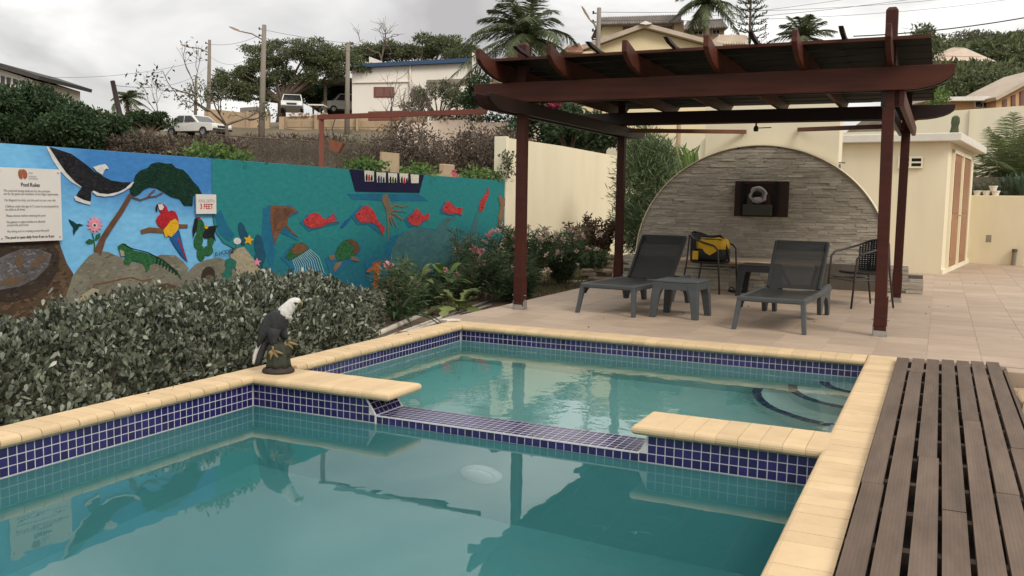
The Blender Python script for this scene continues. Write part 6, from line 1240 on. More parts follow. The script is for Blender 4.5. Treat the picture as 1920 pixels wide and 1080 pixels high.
p = D(548.5, 214, 72) + ray(548, 214) * 2.2; t, h_ = car('parked_pickup', 'white pickup facing the camera under the big tree', (p[0], p[1], p[2] - .05), head(548) + pi - .03, 4.4, 1.72, 1.62, [(-2.2, .35), (2.15, .35), (2.2, .5), (2.16, .92), (1.15, 1.02), (.55, 1.60), (-.45, 1.64), (-.65, 1.0), (-2.2, .98)], [[(1.0, 1.02), (.5, 1.5), (-.35, 1.54), (-.5, 1.02)]])
fglass(t, 1.13, 1.05, .60, 1.55, h_); g = MB(); g.box((2.18, 0, .68), (.06, .78, .16)); g.build('grille', 'glass_dark', t, local=True); g = MB(); g.box((2.22, 0, .46), (.12, 1.66, .16)); g.build('bumper', 'resin_grey', t, local=True); g = MB(); g.box((0.05, .0, 1.70), (.5, 1.2, .04)); g.build('roof_rack', 'resin_dark', t, local=True)
p = D(650, 212, 79); car('parked_wagon', 'white station wagon parked beside the white building', (p[0], p[1], p[2] - .1), head(640) + pi / 2 + .25, 4.4, 1.75, 1.75, [(-2.3, .35), (2.25, .35), (2.3, .6), (2.22, .95), (1.35, 1.05), (.75, 1.68), (-2.0, 1.72), (-2.28, 1.1)], [[(1.15, 1.08), (.72, 1.58), (.25, 1.6), (.25, 1.08)], [(.12, 1.08), (.12, 1.6), (-.75, 1.62), (-.75, 1.08)], [(-.9, 1.08), (-.9, 1.62), (-1.8, 1.6), (-2.0, 1.08)]])
p = D(369, 255, 57); t, h_ = car('parked_sedan', 'old white sedan parked on the slope left of the retaining wall', (p[0], p[1], p[2] - .1), yaw0 - pi / 2 - .45, 4.3, 1.66, 1.38, [(-2.1, .35), (2.1, .35), (2.14, .55), (2.08, .82), (.95, .90), (.35, 1.36), (-.75, 1.38), (-1.45, .95), (-2.1, .90)], [[(.78, .93), (.32, 1.28), (-.18, 1.30), (-.18, .93)], [(-.28, .93), (-.28, 1.30), (-.75, 1.30), (-1.15, .95)]])
fglass(t, .93, .93, .40, 1.32, h_); fglass(t, -1.40, .97, -.80, 1.34, h_, 'rear_window'); g = MB(); g.box((2.12, 0, .62), (.05, .8, .14)); g.build('grille', 'glass_dark', t, local=True); g = MB(); g.box((2.14, 0, .44), (.12, 1.6, .13)); g.build('bumper', 'resin_dark', t, local=True)
bt = thing('trailer', 'low trailer with a pale flat bed parked between the pickup and the wagon', 'trailer', tuple(D(591, 213, 73)))
fpr([(577, 195), (606, 195.5), (606, 198), (577, 197.5)], 73, 1.6, 'bed', 'white_wall', bt); fpr([(584, 198), (588, 198), (587, 216), (585, 216)], 73, .15, 'leg', 'resin_dark', bt, .2); fpr([(597, 198), (601, 198), (600, 216), (598, 216)], 73, .15, 'leg', 'resin_dark', bt, .2)
# --- utility poles and street lamps
def pole(label, u0, v0, u1, v1, d, r, lamp=None, insul=True, m='pole_grey', lean=True, name='utility_pole'):
    tp_ = D(u0, v0, d); bt_ = D(u1, v1, d); bt_ = bt_ + (bt_ - tp_) / np.linalg.norm(bt_ - tp_) * max(.3, bt_[2] - hz(bt_) + .4); t = thing(name, label, 'pole', tuple(bt_), group='utility poles on the hillside')
    g = MB(); g.tube([bt_, (bt_ + tp_) / 2, tp_], [r * 1.3, r * 1.1, r * .85], 10); g.build('pole', m, t, smooth=True)
    if insul:
        for k in range(4): g = MB(); c_ = tp_ - [0, 0, .25 + .42 * k]; g.tube([c_ - RH * r, c_ - RH * (r + .16)], .03, 6); g.tube([c_ - RH * (r + .16) - [0, 0, .04], c_ - RH * (r + .16) + [0, 0, .10]], .045, 6); g.build('insulator', 'wire', t)
    if lamp:
        a, b_ = D(*lamp[0], d), D(*lamp[1], d); g = MB(); g.tube([a, a * .5 + b_ * .5 + [0, 0, .12], b_], [.05, .045, .04], 6); g.build('lamp_arm', 'pole_grey', t)
        dv = (b_ - a) / np.linalg.norm(b_ - a); g = MB(); g.loft([[b_ + dv * s_ + np.array([0, 0, 1]) * z_ * .5 + FH * y_ for z_, y_ in ((-k, -k), (-k, k), (k, k), (k, -k))] for s_, k in ((0, .05), (.15, .11), (.55, .13), (.8, .05))]); g.build('lamp_head', mat('lamp_tan', (.45, .33, .24), .5), t)
    return tp_
T1 = pole('left concrete street light pole with a thin lamp arm', 393, 75, 391, 205, 68, .13, ((390, 98), (358, 89)))
T2 = pole('tallest street light pole, standing in front of the retaining wall', 495.5, 47, 490, 262, 57, .16, ((493, 75), (452, 59)))
T3 = pole('plain wooden utility pole in front of the white building', 652.5, 80, 651, 215, 60, .15, insul=False)
T4 = pole('utility pole with a lamp in front of the yellow gabled house', 1123.5, 15, 1121, 95, 44, .12, ((1121, 60), (1107, 38)))
T5 = pole('thin short pole beside the sparse tree on the left', 368, 142, 366, 232, 66, .10, insul=False)
pole('leaning dark timber post at the left of the dry hedge', 211, 152, 230, 240, 30, .09, insul=False, m='wood_dark')
def wire(label, a, b_, sag, r=.018, n=14):
    r = r * .6
    a, b_ = np.array(a, float), np.array(b_, float); g = MB(); g.tube([a + (b_ - a) * s_ - np.array([0, 0, 4 * sag * s_ * (1 - s_)]) for s_ in np.linspace(0, 1, n)], r, 4); tag(g.build('power_line', 'wire'), label, 'wire', 'overhead wires')
wire('overhead wire from the house at the left edge to the left pole', D(70, 144, 66), D(392, 110, 68), .5); wire('overhead wire from the leaning timber post to the left pole', D(212, 160, 30), D(392, 122, 68), .6, .014)
wire('overhead wire between the two left street light poles', T1 - [0, 0, .3], T2 - [0, 0, .5], .3, .02); wire('lower slack cable between the two left poles', T1 - [0, 0, 1.2], T2 - [0, 0, 1.2], .9, .016)
wire('overhead wire running right from the tallest pole across the trees', T2 - [0, 0, .3], D(900, 85, 62), .5); wire('second overhead wire right of the tallest pole', T2 - [0, 0, .8], D(900, 92, 62), .6)
wire('slack cable from the tallest pole down to the retaining wall', T2 - [0, 0, .8], D(655, 138, 60), .8, .014)
wire('top overhead wire left of the right hand palms', T4 - [0, 0, .2], D(1960, -28, 70), .6); wire('second overhead wire behind the pergola roof', T4 - [0, 0, .6], D(1960, -12, 70), .6); wire('third overhead wire behind the pergola roof', T4 - [0, 0, .9], D(1960, -45, 60), .5)
wire('thick black cable dropping to the right over the pergola', D(1600, 68, 30), D(1960, 26, 30), .12, .032); wire('thin cable right of the tall pergola post', D(1690, 52, 60), D(1960, 64, 60), .3); wire('cable above the pale hip roof at the right', D(1700, 82, 80), D(1960, 86, 80), .3, .025); wire('fourth overhead wire high over the right hand palms', D(1330, 30, 60), D(1960, -75, 60), .4)
# --- neighbour's lot: rust frame, basket, fence, boards
rf = thing('rust_frame', 'rust red steel pipe frame rising behind the mural wall towards the pergola', 'frame', tuple(D(603, 330, 11.9)))
p0, p1, p2 = D(603, 220, 11.9), D(603, 345, 11.9), D(912, 209, 10.85); g = MB(); g.bar(p0 + [0, 0, .03], p1, .055, .055, up=tuple(RH)); g.build('post', 'rust_red', rf); g = MB(); g.bar(p0 - RH * .045, p2, .05, .06); g.build('beam', 'rust_red', rf)
bk2 = thing('hanging_basket', 'tilted brown planter basket hanging in the dry branches', 'basket', tuple(D(630, 284, 23.6))); c_ = D(630, 274, 23.6)
g = MB(); m_ = Matrix.Rotation(.25, 3, Vector(FH)); P = lambda a, z_: [tuple(c_ + np.array(m_ @ Vector(RH * (i * a) + FH * (j * a) + np.array([0, 0, z_])))) for i, j in ((-1, -1), (1, -1), (1, 1), (-1, 1))]; g.loft([P(.13, -.14), P(.19, .13), P(.17, .13), P(.12, -.10)]); g.build('basket', 'terracotta', bk2); g = MB(); g.tube([c_ + [0, 0, .1], c_ + RH * -.1 + [0, 0, .45], c_ + [0, 0, .78]], .012, 5); g.build('hanger', 'wire', bk2)
fc = thing('chain_link_fence', 'rusty chain link fence running behind the mural wall', 'fence', tuple(D(560, 320, 27)))
fa, fb_ = D(470, 300, 26.0), D(690, 300, 29.0); fz0, fz1 = fa[2] - .6, D(562, 263, 27)[2]
for u, d in ((482, 26.2), (562, 27.3), (643, 28.4), (424, 25.4)): c_ = D(u, 300, d); g = MB(); g.tube([(c_[0], c_[1], fz0), (c_[0], c_[1], fz1)], .03, 6); g.build('post', 'bark', fc)
dv = fb_ - fa; dv[2] = 0; Lf = np.linalg.norm(dv); dv /= Lf; a0 = fa - dv * 1.2; Lf += 1.2; Hf = fz1 - fz0; g = MB(); s = -Hf
while s < Lf:
    for sg_ in (1, -1):
        x0, x1 = s, s + Hf; z0, z1 = (0, Hf) if sg_ > 0 else (Hf, 0)
        if x0 < 0: z0 += sg_ * -x0; x0 = 0
        if x1 > Lf: z1 -= sg_ * (x1 - Lf); x1 = Lf
        if x1 - x0 > .02: g.tube([a0 * [1, 1, 0] + dv * x0 + [0, 0, fz0 + z0], a0 * [1, 1, 0] + dv * x1 + [0, 0, fz0 + z1]], .006, 3, cap=False)
    s += .085
tag(g.build('wire_mesh', 'pole_grey', fc, fix=False), kind='stuff'); g = MB(); g.tube([a0 * [1, 1, 0] + [0, 0, fz1], a0 * [1, 1, 0] + dv * Lf + [0, 0, fz1]], .02, 6); g.build('top_rail', 'bark', fc)
q = atx(733, 318, -3.0); g = MB(); g.box((-3.02, q[1], 1.86), (.03, .46, .44)); g.v = [(x, y + .02 * (z_ - 1.9), z_) for x, y, z_ in g.v]; tag(g.build('plywood_board', 'board'), 'upright pale plywood board standing behind the mural wall top', 'board')
q = atx(838, 318, -3.0); g = MB(); g.box((-3.0, q[1], 1.80), (.10, .34, .36)); tag(bevel(g.build('concrete_post', 'tan_wall'), .015), 'short tan concrete post standing behind the mural wall', 'post')
q = atx(855, 313, -2.9); g = MB(); g.lathe((-2.95, q[1], 1.72), [(.07, 0), (.095, .05), (.085, .10), (.04, .15), (.05, .17)], 9); g.v = [(x + random.uniform(-.02, .02), y + random.uniform(-.03, .03), z_ + random.uniform(-.01, .01)) for x, y, z_ in g.v]; tag(g.build('plastic_bag', mat('bag_pink', (.42, .10, .11), .6, (.28, .05, .06), scale=15)), 'crumpled pink plastic bag on the mural wall top', 'bag')
g = MB(); q0, q1 = atx(770, 322, -2.95)[1], atx(945, 335, -2.95)[1]; g.box((-2.98, (q0 + q1) / 2, 1.74), (.12, q1 - q0, .16)); tag(g.build('concrete_ledge', 'tan_wall'), 'tan concrete ledge behind the right end of the mural wall', 'ledge')
# green creepers along the wall top
def creeper(label, pts, n, m='bright_leaf', L_=.06):
    t = thing('creeper', label, 'creeper', tuple(pts[0]), group='creepers on the wall tops'); LV = []; P = np.array(pts); k = np.sort(rng.uniform(0, len(P) - 1.001, n)); i = k.astype(int); C_ = P[i] + (P[i + 1] - P[i]) * (k - i)[:, None] + rng.normal(size=(n, 3)) * [.08, .06, .045]
    npobj('foliage', [leaves(C_, rng.normal(size=(n, 3)) * .8 + [.3, 0, .4], L_ * rng.uniform(.6, 1.3, n), L_ * .55, .2)], m, t); g = MB(); g.tube(list(P), .008, 4, cap=False); g.build('stem', 'twig', t)
creeper('bright green creeper over the mural wall above the painted tree', [atx(u, v, -2.86) for u, v in ((362, 288), (385, 287), (410, 291), (430, 294), (462, 300))], 700); creeper('green creeper beside the plywood board', [atx(u, v, -2.9) for u, v in ((655, 313), (680, 311), (712, 316))], 420, L_=.075); creeper('green creeper between the concrete post and the board', [atx(u, v, -2.9) for u, v in ((760, 322), (785, 319), (812, 326))], 260, L_=.07)
creeper('creeper trailing at the right end of the mural wall', [atx(u, v, -2.85) for u, v in ((870, 330), (895, 325), (930, 333), (948, 318), (950, 300))], 700, L_=.08); creeper('thin creeper climbing the end pier of the cream wall', [atx(u, v, -2.64) for u, v in ((950, 335), (953, 318), (949, 300), (951, 290))], 160, 'grey_leaf', .07)
# --- dry brown hedge, thorn bushes and bare trees of the lot
def line_blobs(pts, d, r, jz=0): return [(D(u, v, d + random.uniform(-.8, .8)), np.array(r) * random.uniform(.8, 1.2)) for u, v in pts]
def twiggy(name, label, cat, blobs, nl, L_, W_, m, nb=26, depth=2, bl=.9, br=.02, tm='twig', group='dry thorn bushes in the lot', sub=None, spread=.55):
    c0 = np.mean([b_[0] for b_ in blobs], 0); t = thing(name, label, cat, tuple(down(c0)), group=group); g = MB()
    if nl: npobj('foliage', cloud(blobs, nl, L_, W_, .35, .2), m, t)
    for k in range(nb):
        c_, r = blobs[k % len(blobs)]; c_ = np.array(c_) - [0, 0, r[2] * .8] + rng.normal(size=3) * [r[0] * .4, r[1] * .4, 0]; branch(g, c_, rng.normal(size=3) * [.5, .5, .1] + [0, 0, 1], bl, br, depth, 3, spread)
    if nb: tag(g.build('twigs', tm, t, fix=False), kind='stuff')
    return t
us = np.arange(205, 660, 9); bl = [(D(u, (273 if u > 320 else 267) + 5 * sin(u * .09), (25.5 if u < 455 else 31) + random.uniform(-.6, .6)), np.array([.45, .45, .24]) * random.uniform(.8, 1.2) * (1.2 if u > 455 else 1)) for u in us] + [(D(u, 300, 25.2 if u < 455 else 31), np.array([.5, .5, .4])) for u in us]
twiggy('dry_hedge', 'long dry brown thorn hedge behind the left half of the mural', 'hedge', bl, 15000, .13, .05, 'brown_leaf', 170, 2, .17, .008)
bl = line_blobs([(700 + 14 * k, 300 - 34 * sin(pi * k / 9) + random.uniform(-6, 6)) for k in range(10)], 23, (.42, .42, .5)) + line_blobs([(700 + 14 * k, 312) for k in range(10)], 23, (.45, .45, .5))
twiggy('thorn_bush', 'dark brown tangled thorn bush behind the painted boat', 'bush', bl, 7000, .10, .04, 'brown_leaf', 70, 3, .34, .010)
bl = line_blobs([(860 + 12 * k, 290 - 16 * sin(pi * k / 8) + random.uniform(-6, 6)) for k in range(9)], 22, (.42, .42, .5)) + line_blobs([(860 + 12 * k, 310) for k in range(9)], 22, (.45, .45, .5))
twiggy('thorn_bush', 'dark brown tangled thorn bush left of the cream wall end', 'bush', bl, 7000, .10, .04, 'brown_leaf', 60, 3, .34, .010)
bl = line_blobs([(655 + 9 * k, 290 + random.uniform(-18, 10)) for k in range(5)], 24, (.4, .4, .5)); twiggy('thorn_bush', 'grey leafless thorn bush next to the rust frame', 'bush', bl, 900, .10, .03, 'grey_leaf', 60, 3, .36, .010)
def bare_tree(label, u, v, d, h_, br, depth, spread=.55, leafm_=None, nleaf=0, L_=.2, name='bare_tree', trunk='twig', kids=(2, 3), lean=(0, 0, 0), up=.12):
    p = D(u, v, d); bt_ = down(p); t = thing(name, label, 'tree', tuple(bt_), group='small trees on the slope'); g = MB(); tips = []
    g.tube([bt_, bt_ * .4 + p * .6 + [.05, 0, 0], p], [br * 1.3, br * 1.1, br], 7); 
    for k in range(3): branch(g, p, rng.normal(size=3) * spread + np.array([0, 0, .9]) + np.array(lean), h_, br * .8, depth, 4, spread, kids, up, tips)
    g.build('trunk', trunk, t, fix=False)
    if leafm_:
        T_ = np.array([q_[0] for q_ in tips]); i = rng.integers(0, len(T_), nleaf); npobj('crown', [leaves(T_[i] + rng.normal(size=(nleaf, 3)) * L_ * .9, rng.normal(size=(nleaf, 3)) + [0, 0, .2], L_ * rng.uniform(.6, 1.2, nleaf), L_ * .45, .2)], leafm_, t)
    return t
bare_tree('leafless grey thorn tree rising in front of the white building', 735, 262, 40, 1.25, .06, 4); bare_tree('second leafless thorn tree, before the street wall', 790, 262, 38, .9, .05, 4)
bare_tree('sparse small tree with twisted trunk before the retaining wall', 424, 235, 52, 1.2, .10, 3, .6, 'grey_leaf', 480, .22, 'sparse_tree', 'twig'); bare_tree('bare branching tree with few leaves beside the left poles', 366, 180, 64, 1.7, .07, 2, .75, 'dark_leaf', 30, .36, 'sparse_tree', 'twig', lean=(-.5, -.3, 0)); bare_tree('thin leafless sapling above the white sedan', 296, 215, 60, 1.1, .04, 3, .4, 'dark_leaf', 60, .35, 'sparse_tree', 'twig')
# --- trees
def tree(label, blobs, n, L_, W_, m, base, tr_r=.2, name='leafy_tree', group='trees on the hillside', shell=.35, cat='tree', extra=None):
    t = thing(name, label, cat, tuple(base), group=group); npobj('crown', cloud(blobs, n, L_, W_, shell, .2), m, t); g = MB(); base = np.array(base); c0 = np.mean([b_[0] for b_ in blobs], 0); fork = base * .55 + c0 * .45; fork[0], fork[1] = base[0] * .7 + c0[0] * .3, base[1] * .7 + c0[1] * .3
    g.tube([base, base * .5 + fork * .5 + [.1, 0, 0], fork], [tr_r * 1.3, tr_r, tr_r * .8], 8)
    for c_, r in blobs[::max(1, len(blobs) // 16)]: g.tube([fork, fork * .5 + np.array(c_) * .5 + [0, 0, .15], c_], [tr_r * .5, tr_r * .3, tr_r * .1], 5, cap=False)
    g.build('trunk', 'bark', t)
    if extra: npobj('crown', cloud(extra[0], extra[1], L_, W_, shell, .2), extra[2], t)
    return t
def spread_blobs(uvs, d, r, k, size, flat=.6): 
    out = []
    for (u, v) in uvs: out += clumps(D(u, v, d + random.uniform(-1, 1)), r, k, size, flat)
    return out
bl = spread_blobs([(450, 150), (500, 125), (555, 115), (610, 118), (470, 175), (540, 150), (600, 145), (430, 165), (640, 120)], 74, (1.7, 1.8, .9), 13, .62, .55) + spread_blobs([(425, 185), (440, 140), (480, 100), (530, 90), (580, 88), (650, 100), (660, 135), (500, 165), (560, 170)], 75, (1.6, 1.6, .7), 8, .55, .5)
tree('broad wind-shaped thorn tree shading the parked pickup', bl, 34000, .22, .10, 'tree_leaf', down(D(525, 215, 74)), .35, extra=(spread_blobs([(520, 100), (600, 98), (560, 95)], 74, (1.5, 1.2, .5), 7, .5), 2500, 'grey_leaf'))
bl = spread_blobs([(590, 170), (625, 165), (575, 185)], 79, (1.2, 1.2, .8), 7, .6, .7); tree('dark dense tree behind the pickup and the carport', bl, 4500, .32, .16, 'dark_leaf', down(D(600, 215, 79)), .25)
bl = spread_blobs([(700, 105), (745, 95), (800, 85), (840, 88), (775, 100), (870, 105), (680, 112)], 92, (2.0, 2.0, 1.0), 13, .8, .6); tree('spreading green tree behind the white building roof', bl, 20000, .28, .13, 'tree_leaf', down(D(790, 130, 92)), .35)
bare_tree('leafless tree reaching over the white building at its left', 715, 110, 88, 1.9, .10, 3, .7, None, 0, .2, 'bare_tree')
bl = spread_blobs([(800, 180), (830, 170), (860, 190), (780, 195)], 60, (.9, .8, .55), 6, .4, .8); tree('grey-green shrub growing before the white building', bl, 3800, .20, .09, 'grey_leaf', down(D(825, 215, 60)), .08, 'leafy_shrub', cat='shrub'); bl = spread_blobs([(897, 190), (905, 165)], 50, (.6, .6, .8), 8, .45, .9); tree('dark shrub between the white building and the pergola corner', bl, 2200, .22, .11, 'dark_leaf', down(D(900, 215, 50)), .08, 'leafy_shrub', cat='shrub')
bl = spread_blobs([(40, 222), (95, 212), (60, 245), (130, 240), (20, 255), (100, 255), (160, 262), (178, 256), (20, 200), (70, 268), (140, 272), (-20, 225), (188, 278), (60, 200)], 26, (.95, .95, .62), 16, .34, .75)
tree('big dark leafy tree at the left edge behind the mural', bl, 44000, .125, .07, 'dark_leaf', down(D(70, 280, 26)), .22, shell=.3)
bl = spread_blobs([(280, 225), (300, 230), (262, 232)], 55, (1.0, 1, .5), 8, .42, .6); tree('low rounded dark tree left of the white sedan', bl, 3200, .22, .11, 'dark_leaf', down(D(285, 245, 55)), .12)
bl = spread_blobs([(1030, 220), (1075, 230), (1110, 245), (1060, 258), (1120, 270), (1000, 250), (1140, 255), (1040, 275), (1015, 205)], 27, (.75, .8, .5), 8, .33, .8); tree('dark bougainvillea thicket behind the cream wall', bl, 9000, .15, .08, 'dark_leaf', down(D(1070, 290, 27)), .10, 'bougainvillea', extra=(spread_blobs([(1026, 197), (1035, 200)], 26.6, (.25, .2, .12), 4, .12), 160, 'petal_magenta'), cat='shrub')
palm('coconut_palm', 'large coconut palm with drooping fronds behind the pergola corner', down(D(992, 180, 44)), D(988, 72, 44), 31, 3.8, .17, .66, nl=56, ll=.95, lw_=.042, elmin=-.55, elmax=1.4, wind=(-.10, -.05, 0), dry=.16, group='palms on the hillside')
palm('coconut_palm', 'small wind-bent palm at the left, behind the dry hedge', down(D(240, 240, 60)), D(238, 187, 60), 15, 1.5, .10, .7, nl=22, ll=.5, lw_=.06, elmin=-.3, elmax=1.3, wind=(.12, .06, 0), group='palms on the hillside')
palm('royal_palm', 'royal palm with smooth green shaft above the yellow house', down(D(1326, 120, 56)), D(1325, 8, 56), 18, 2.6, .15, .75, nl=36, ll=.7, lw_=.06, elmin=-.3, elmax=1.2, group='palms on the hillside', tm='pole_grey', shaft=1.6, dry=0)
palm('coconut_palm', 'feathery palm right of the pine, above the pergola roof', down(D(1508, 140, 40)), D(1506, 72, 40), 20, 1.75, .12, .5, nl=34, ll=.5, lw_=.04, elmin=.0, elmax=1.3, group='palms on the hillside', dry=0)
np_ = thing('pine_tree', 'narrow tiered island pine beside the royal palm', 'tree', tuple(down(D(1404, 140, 62))), group='trees on the hillside'); a, b_ = down(D(1404, 140, 62)), D(1410, -60, 62); g = MB(); g.tube([a, b_], [.16, .05], 8); g.build('trunk', 'bark', np_); LV = []
for k in range(15):
    s_ = .38 + .62 * k / 15; c_ = a + (b_ - a) * s_
    for j in range(7): an = 2 * pi * j / 7 + k; L_ = 1.5 * (1.05 - s_) + .55; t_ = np.linspace(.1, 1, 26); P = c_ + np.stack([np.cos(an) * t_ * L_, np.sin(an) * t_ * L_, .25 * t_ ** 2 * L_ + 0 * t_], 1); LV.append(leaves(P, rng.normal(size=(26, 3)) * .5 + [cos(an), sin(an), .8], .24, .07))
npobj('crown', LV, 'dark_leaf', np_)
# --- yellow gabled house and the houses above it
yh = thing('yellow_house', 'yellow house with a low gable and clay tile roof behind the pergola', 'house', tuple(D(1210, 140, 46)))
fpr([(1092, 97), (1207, 55), (1345, 92), (1345, 260), (1092, 260)], 46, 8, 'wall', 'yellow_wall', yh)
for pts in ([(1082, 90), (1207, 46), (1207, 54), (1088, 97)], [(1207, 46), (1352, 84), (1350, 92), (1207, 54)]): fpr(pts, 46, 9, 'roof', 'roof_pale', yh, -.5)
fpr([(1196, 49), (1207, 44), (1219, 49), (1207, 51)], 46, .6, 'ridge_cap', 'white_wall', yh, -.7)
rf_ = fpr([(1050, 98), (1086, 80), (1094, 96)], 45, 5, 'porch_roof', 'roof_clay', yh); 
for k in range(9): a, b_ = D(1053 + 4.5 * k, 98.5, 44.9), D(1068 + 3.2 * k, 86 + .2 * k, 45.6); g = MB(); g.tube([a, b_], .06, 6); g.build('roof_tile', 'roof_clay', rf_)
fpr([(1062, 98), (1112, 96), (1112, 160), (1062, 160)], 45.4, 3, 'porch_wall', 'yellow_wall', yh); win(1092, 100, 1106, 112, 45.3, yh)
r3 = fpr([(1340, 84), (1348, 66), (1398, 66), (1404, 83)], 47, 4, 'side_roof', 'roof_pale', yh)
for k in range(12): a, b_ = D(1343 + 5 * k, 83.5, 46.9), D(1349 + 4.3 * k, 66.5, 47.4); g = MB(); g.tube([a, b_], .06, 6); g.build('roof_tile', 'roof_pale', r3)
uh = thing('upper_house', 'house with grey corrugated tile roof higher on the hill', 'house', tuple(D(1200, 110, 58)))
fpr([(1130, 46), (1270, 44), (1270, 160), (1130, 160)], 58, 6, 'wall', 'yellow_wall', uh); fpr([(1168, 50), (1260, 49), (1260, 62), (1168, 62)], 58, .1, 'veranda_shade_panel', 'shutter', uh, -.06); fpr([(1262, 40), (1280, 40), (1280, 100), (1262, 100)], 58, 1, 'pier', 'tan_wall', uh, -.4)  # thin dark panel on the wall paints in the shade under the veranda
rr_ = fpr([(1120, 46), (1128, 33), (1277, 28), (1278, 42)], 57.4, 5, 'roof', 'roof_grey', uh)
for k in range(34): a, b_ = D(1121 + 4.7 * k, 46.5 - .12 * k, 57.3), D(1128 + 4.45 * k, 33.2 - .15 * k, 57.9); g = MB(); g.tube([a, b_], .07, 6); g.build('roof_tile', 'roof_grey', rr_)
h2 = thing('upper_house', 'second grey roofed house behind the royal palm', 'house', tuple(D(1325, 110, 62))); fpr([(1285, 55), (1358, 52), (1358, 150), (1285, 150)], 62, 6, 'wall', 'tan_wall', h2); rr_ = fpr([(1280, 56), (1290, 40), (1354, 36), (1366, 52)], 61.4, 5, 'roof', 'roof_grey', h2); win(1300, 58, 1318, 66, 62, h2); win(1335, 56, 1350, 65, 62, h2)
for k in range(17): a, b_ = D(1282 + 4.9 * k, 56 - .25 * k, 61.3), D(1290 + 3.8 * k, 40 - .25 * k, 61.9); g = MB(); g.tube([a, b_], .07, 6); g.build('roof_tile', 'roof_grey', rr_)
# --- left houses
lh = thing('left_house', 'pale house with a sloping dark roof at the left picture edge', 'house', tuple(D(20, 190, 64))); fpr([(-60, 128), (0, 130), (62, 150), (62, 240), (-60, 240)], 64, 7, 'wall', 'white_wall', lh); fpr([(-60, 108), (0, 118), (74, 142), (72, 149), (0, 128), (-60, 118)], 63.3, 8, 'roof', mat('roof_dark', (.07, .065, .06), .8), lh)
for u in (2, 13, 25, 37): fpr([(u, 141 + u * .25), (u + 7, 143 + u * .25), (u + 7, 158), (u, 157)], 64, .1, 'window', 'glass_dark', lh, -.06)
l2h = thing('left_house', 'low pale roofed house partly hidden by the big dark tree', 'house', tuple(D(175, 240, 58))); fpr([(150, 205), (200, 215), (208, 222), (222, 240), (222, 280), (150, 280)], 58, 5, 'wall', 'peach_wall', l2h); fpr([(140, 196), (200, 211), (212, 222), (205, 226), (140, 205)], 57.5, 6, 'roof', 'roof_pale', l2h)
# --- right: peach house, hip roof, wooded hill
ph_ = thing('peach_house', 'peach coloured house with a white fascia above the back wall', 'house', tuple(D(1830, 205, 44)))
fpr([(1745, 188), (1868, 186), (1868, 260), (1745, 260)], 44, 5, 'wall', 'peach_wall', ph_); fpr([(1738, 182), (1872, 180), (1872, 188), (1738, 189)], 43.4, 6, 'roof', 'white_trim', ph_); fpr([(1868, 188), (1925, 158), (1990, 130), (1990, 260), (1868, 260)], 43, 4, 'wing_wall', 'peach_wall', ph_); fpr([(1866, 182), (1925, 150), (1990, 118), (1990, 126), (1925, 158), (1869, 188)], 42.5, 5, 'wing_roof', 'roof_pale', ph_)
win(1826, 190, 1858, 202, 44, ph_); 
for u in (1880, 1896, 1912): fpr([(u, 188 - (u - 1880) * .5), (u + 7, 185 - (u - 1880) * .5), (u + 7, 210), (u, 210)], 43, .1, 'window', 'shutter', ph_, -.06)
hh = thing('hip_roof_house', 'pink walled house with a pale hip roof below the wooded hill', 'house', tuple(D(1800, 120, 110))); fpr([(1765, 104), (1840, 106), (1840, 150), (1765, 150)], 110, 8, 'wall', 'roof_clay', hh); g = MB(); P = [D(1742, 113, 108), D(1868, 115, 108), D(1868, 115, 108) + FH * 12, D(1742, 113, 108) + FH * 12]; a, b_ = D(1788, 88, 113), D(1808, 89, 115); g.add(P + [a, b_], [(0, 1, 5, 4), (1, 2, 5), (2, 3, 4, 5), (3, 0, 4), (3, 2, 1, 0)]); g.build('roof', 'roof_pale', hh)
bl = []
for k in range(60): u = random.uniform(1735, 1990); v = random.choice((random.uniform(92, 112), random.uniform(134, 155))) if u < 1880 else random.uniform(80, 160); d = random.uniform(125, 155) if (v < 124 or u > 1880) else random.uniform(84, 100); bl.append((D(u, v, d), np.array([4.2, 4.2, 1.6]) * (.75 if d < 110 else 1.1)))
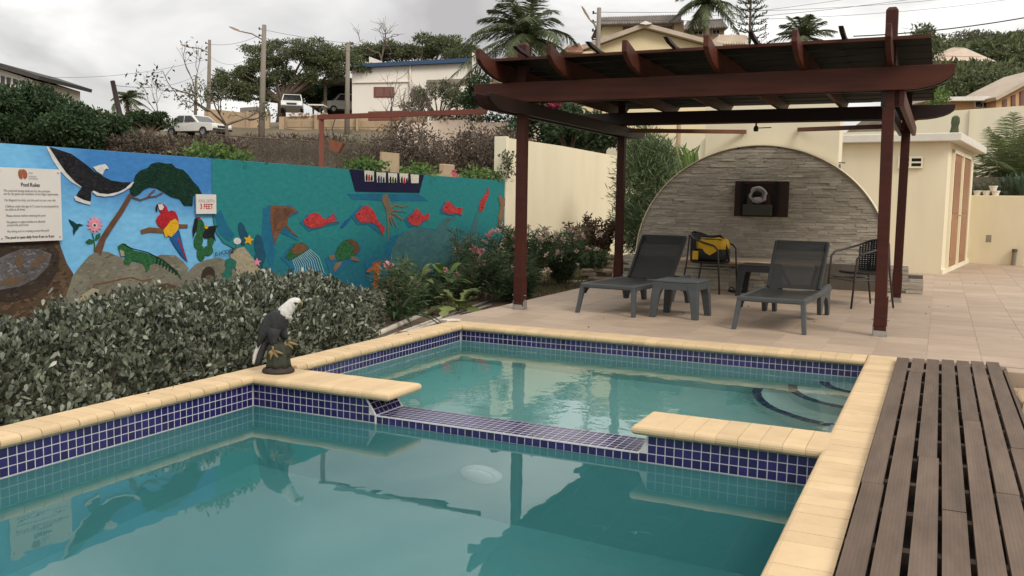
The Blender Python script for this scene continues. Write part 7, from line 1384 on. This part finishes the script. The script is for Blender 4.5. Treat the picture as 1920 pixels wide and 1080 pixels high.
wd_ = npobj('hill_wood', cloud(bl, 26000, .75, .36, .3, .2), 'tree_leaf'); tag(wd_, 'wooded dark green hillside at the right behind the pergola', 'woodland', kind='stuff')
bl = spread_blobs([(1835, 75), (1815, 82), (1850, 78)], 170, (3.4, 3, 1.5), 8, 1.5, .7); tree('rounded grey thorn tree on the crest of the right hill', bl, 3200, .6, .2, 'grey_leaf', down(D(1830, 110, 170), 2), .35)
bl = spread_blobs([(1890, 80), (1915, 85), (1940, 78)], 165, (3.4, 3, 1.4), 8, 1.5, .7); tree('dark tree on the hill crest at the right edge', bl, 3000, .7, .3, 'tree_leaf', down(D(1905, 110, 165), 2), .35)
bl = spread_blobs([(1735, 85), (1742, 100), (1725, 75), (1712, 95), (1735, 70)], 50, (.6, .6, .5), 6, .4, .8); tree('small leafy tree just right of the tall pergola post', bl, 2200, .22, .10, 'tree_leaf', down(D(1730, 130, 50)), .10)
bl = spread_blobs([(1760, 172), (1800, 170), (1850, 168), (1880, 172), (1780, 162), (1830, 158)], 60, (1.6, 1.2, .6), 7, .7, .7); tree('broad green tree spreading behind the peach house roof', bl, 7000, .32, .15, 'tree_leaf', down(D(1810, 190, 60)), .22)
bl = spread_blobs([(1755, 195), (1765, 188)], 30, (.3, .3, .25), 5, .2, .8); tree('small shrub over the back wall by the rear beam end', bl, 500, .14, .06, 'bright_leaf', down(D(1757, 205, 30)), .04, 'leafy_shrub', cat='shrub')

# ------------------------------------------------------------------ fallen leaves on paving and coping
n = 46; P = np.stack([rng.uniform(-.3, 6.0, n), rng.uniform(3.3, 12, n), np.full(n, PZ + .004)], 1); P2 = np.stack([rng.uniform(-.19, -.05, 26), rng.uniform(-2, 3.1, 26), np.full(26, CZ + .0585)], 1)[:7]; P = np.concatenate([P, P2]); n = len(P)
tag(npobj('fallen_leaves', [leaves(P, rng.normal(size=(n, 3)) * [1, 1, .06], rng.uniform(.018, .04, n), rng.uniform(.008, .016, n), .12)], 'brown_leaf'), 'scattered dry fallen leaves on the patio and the pool edge', 'leaves', kind='stuff')
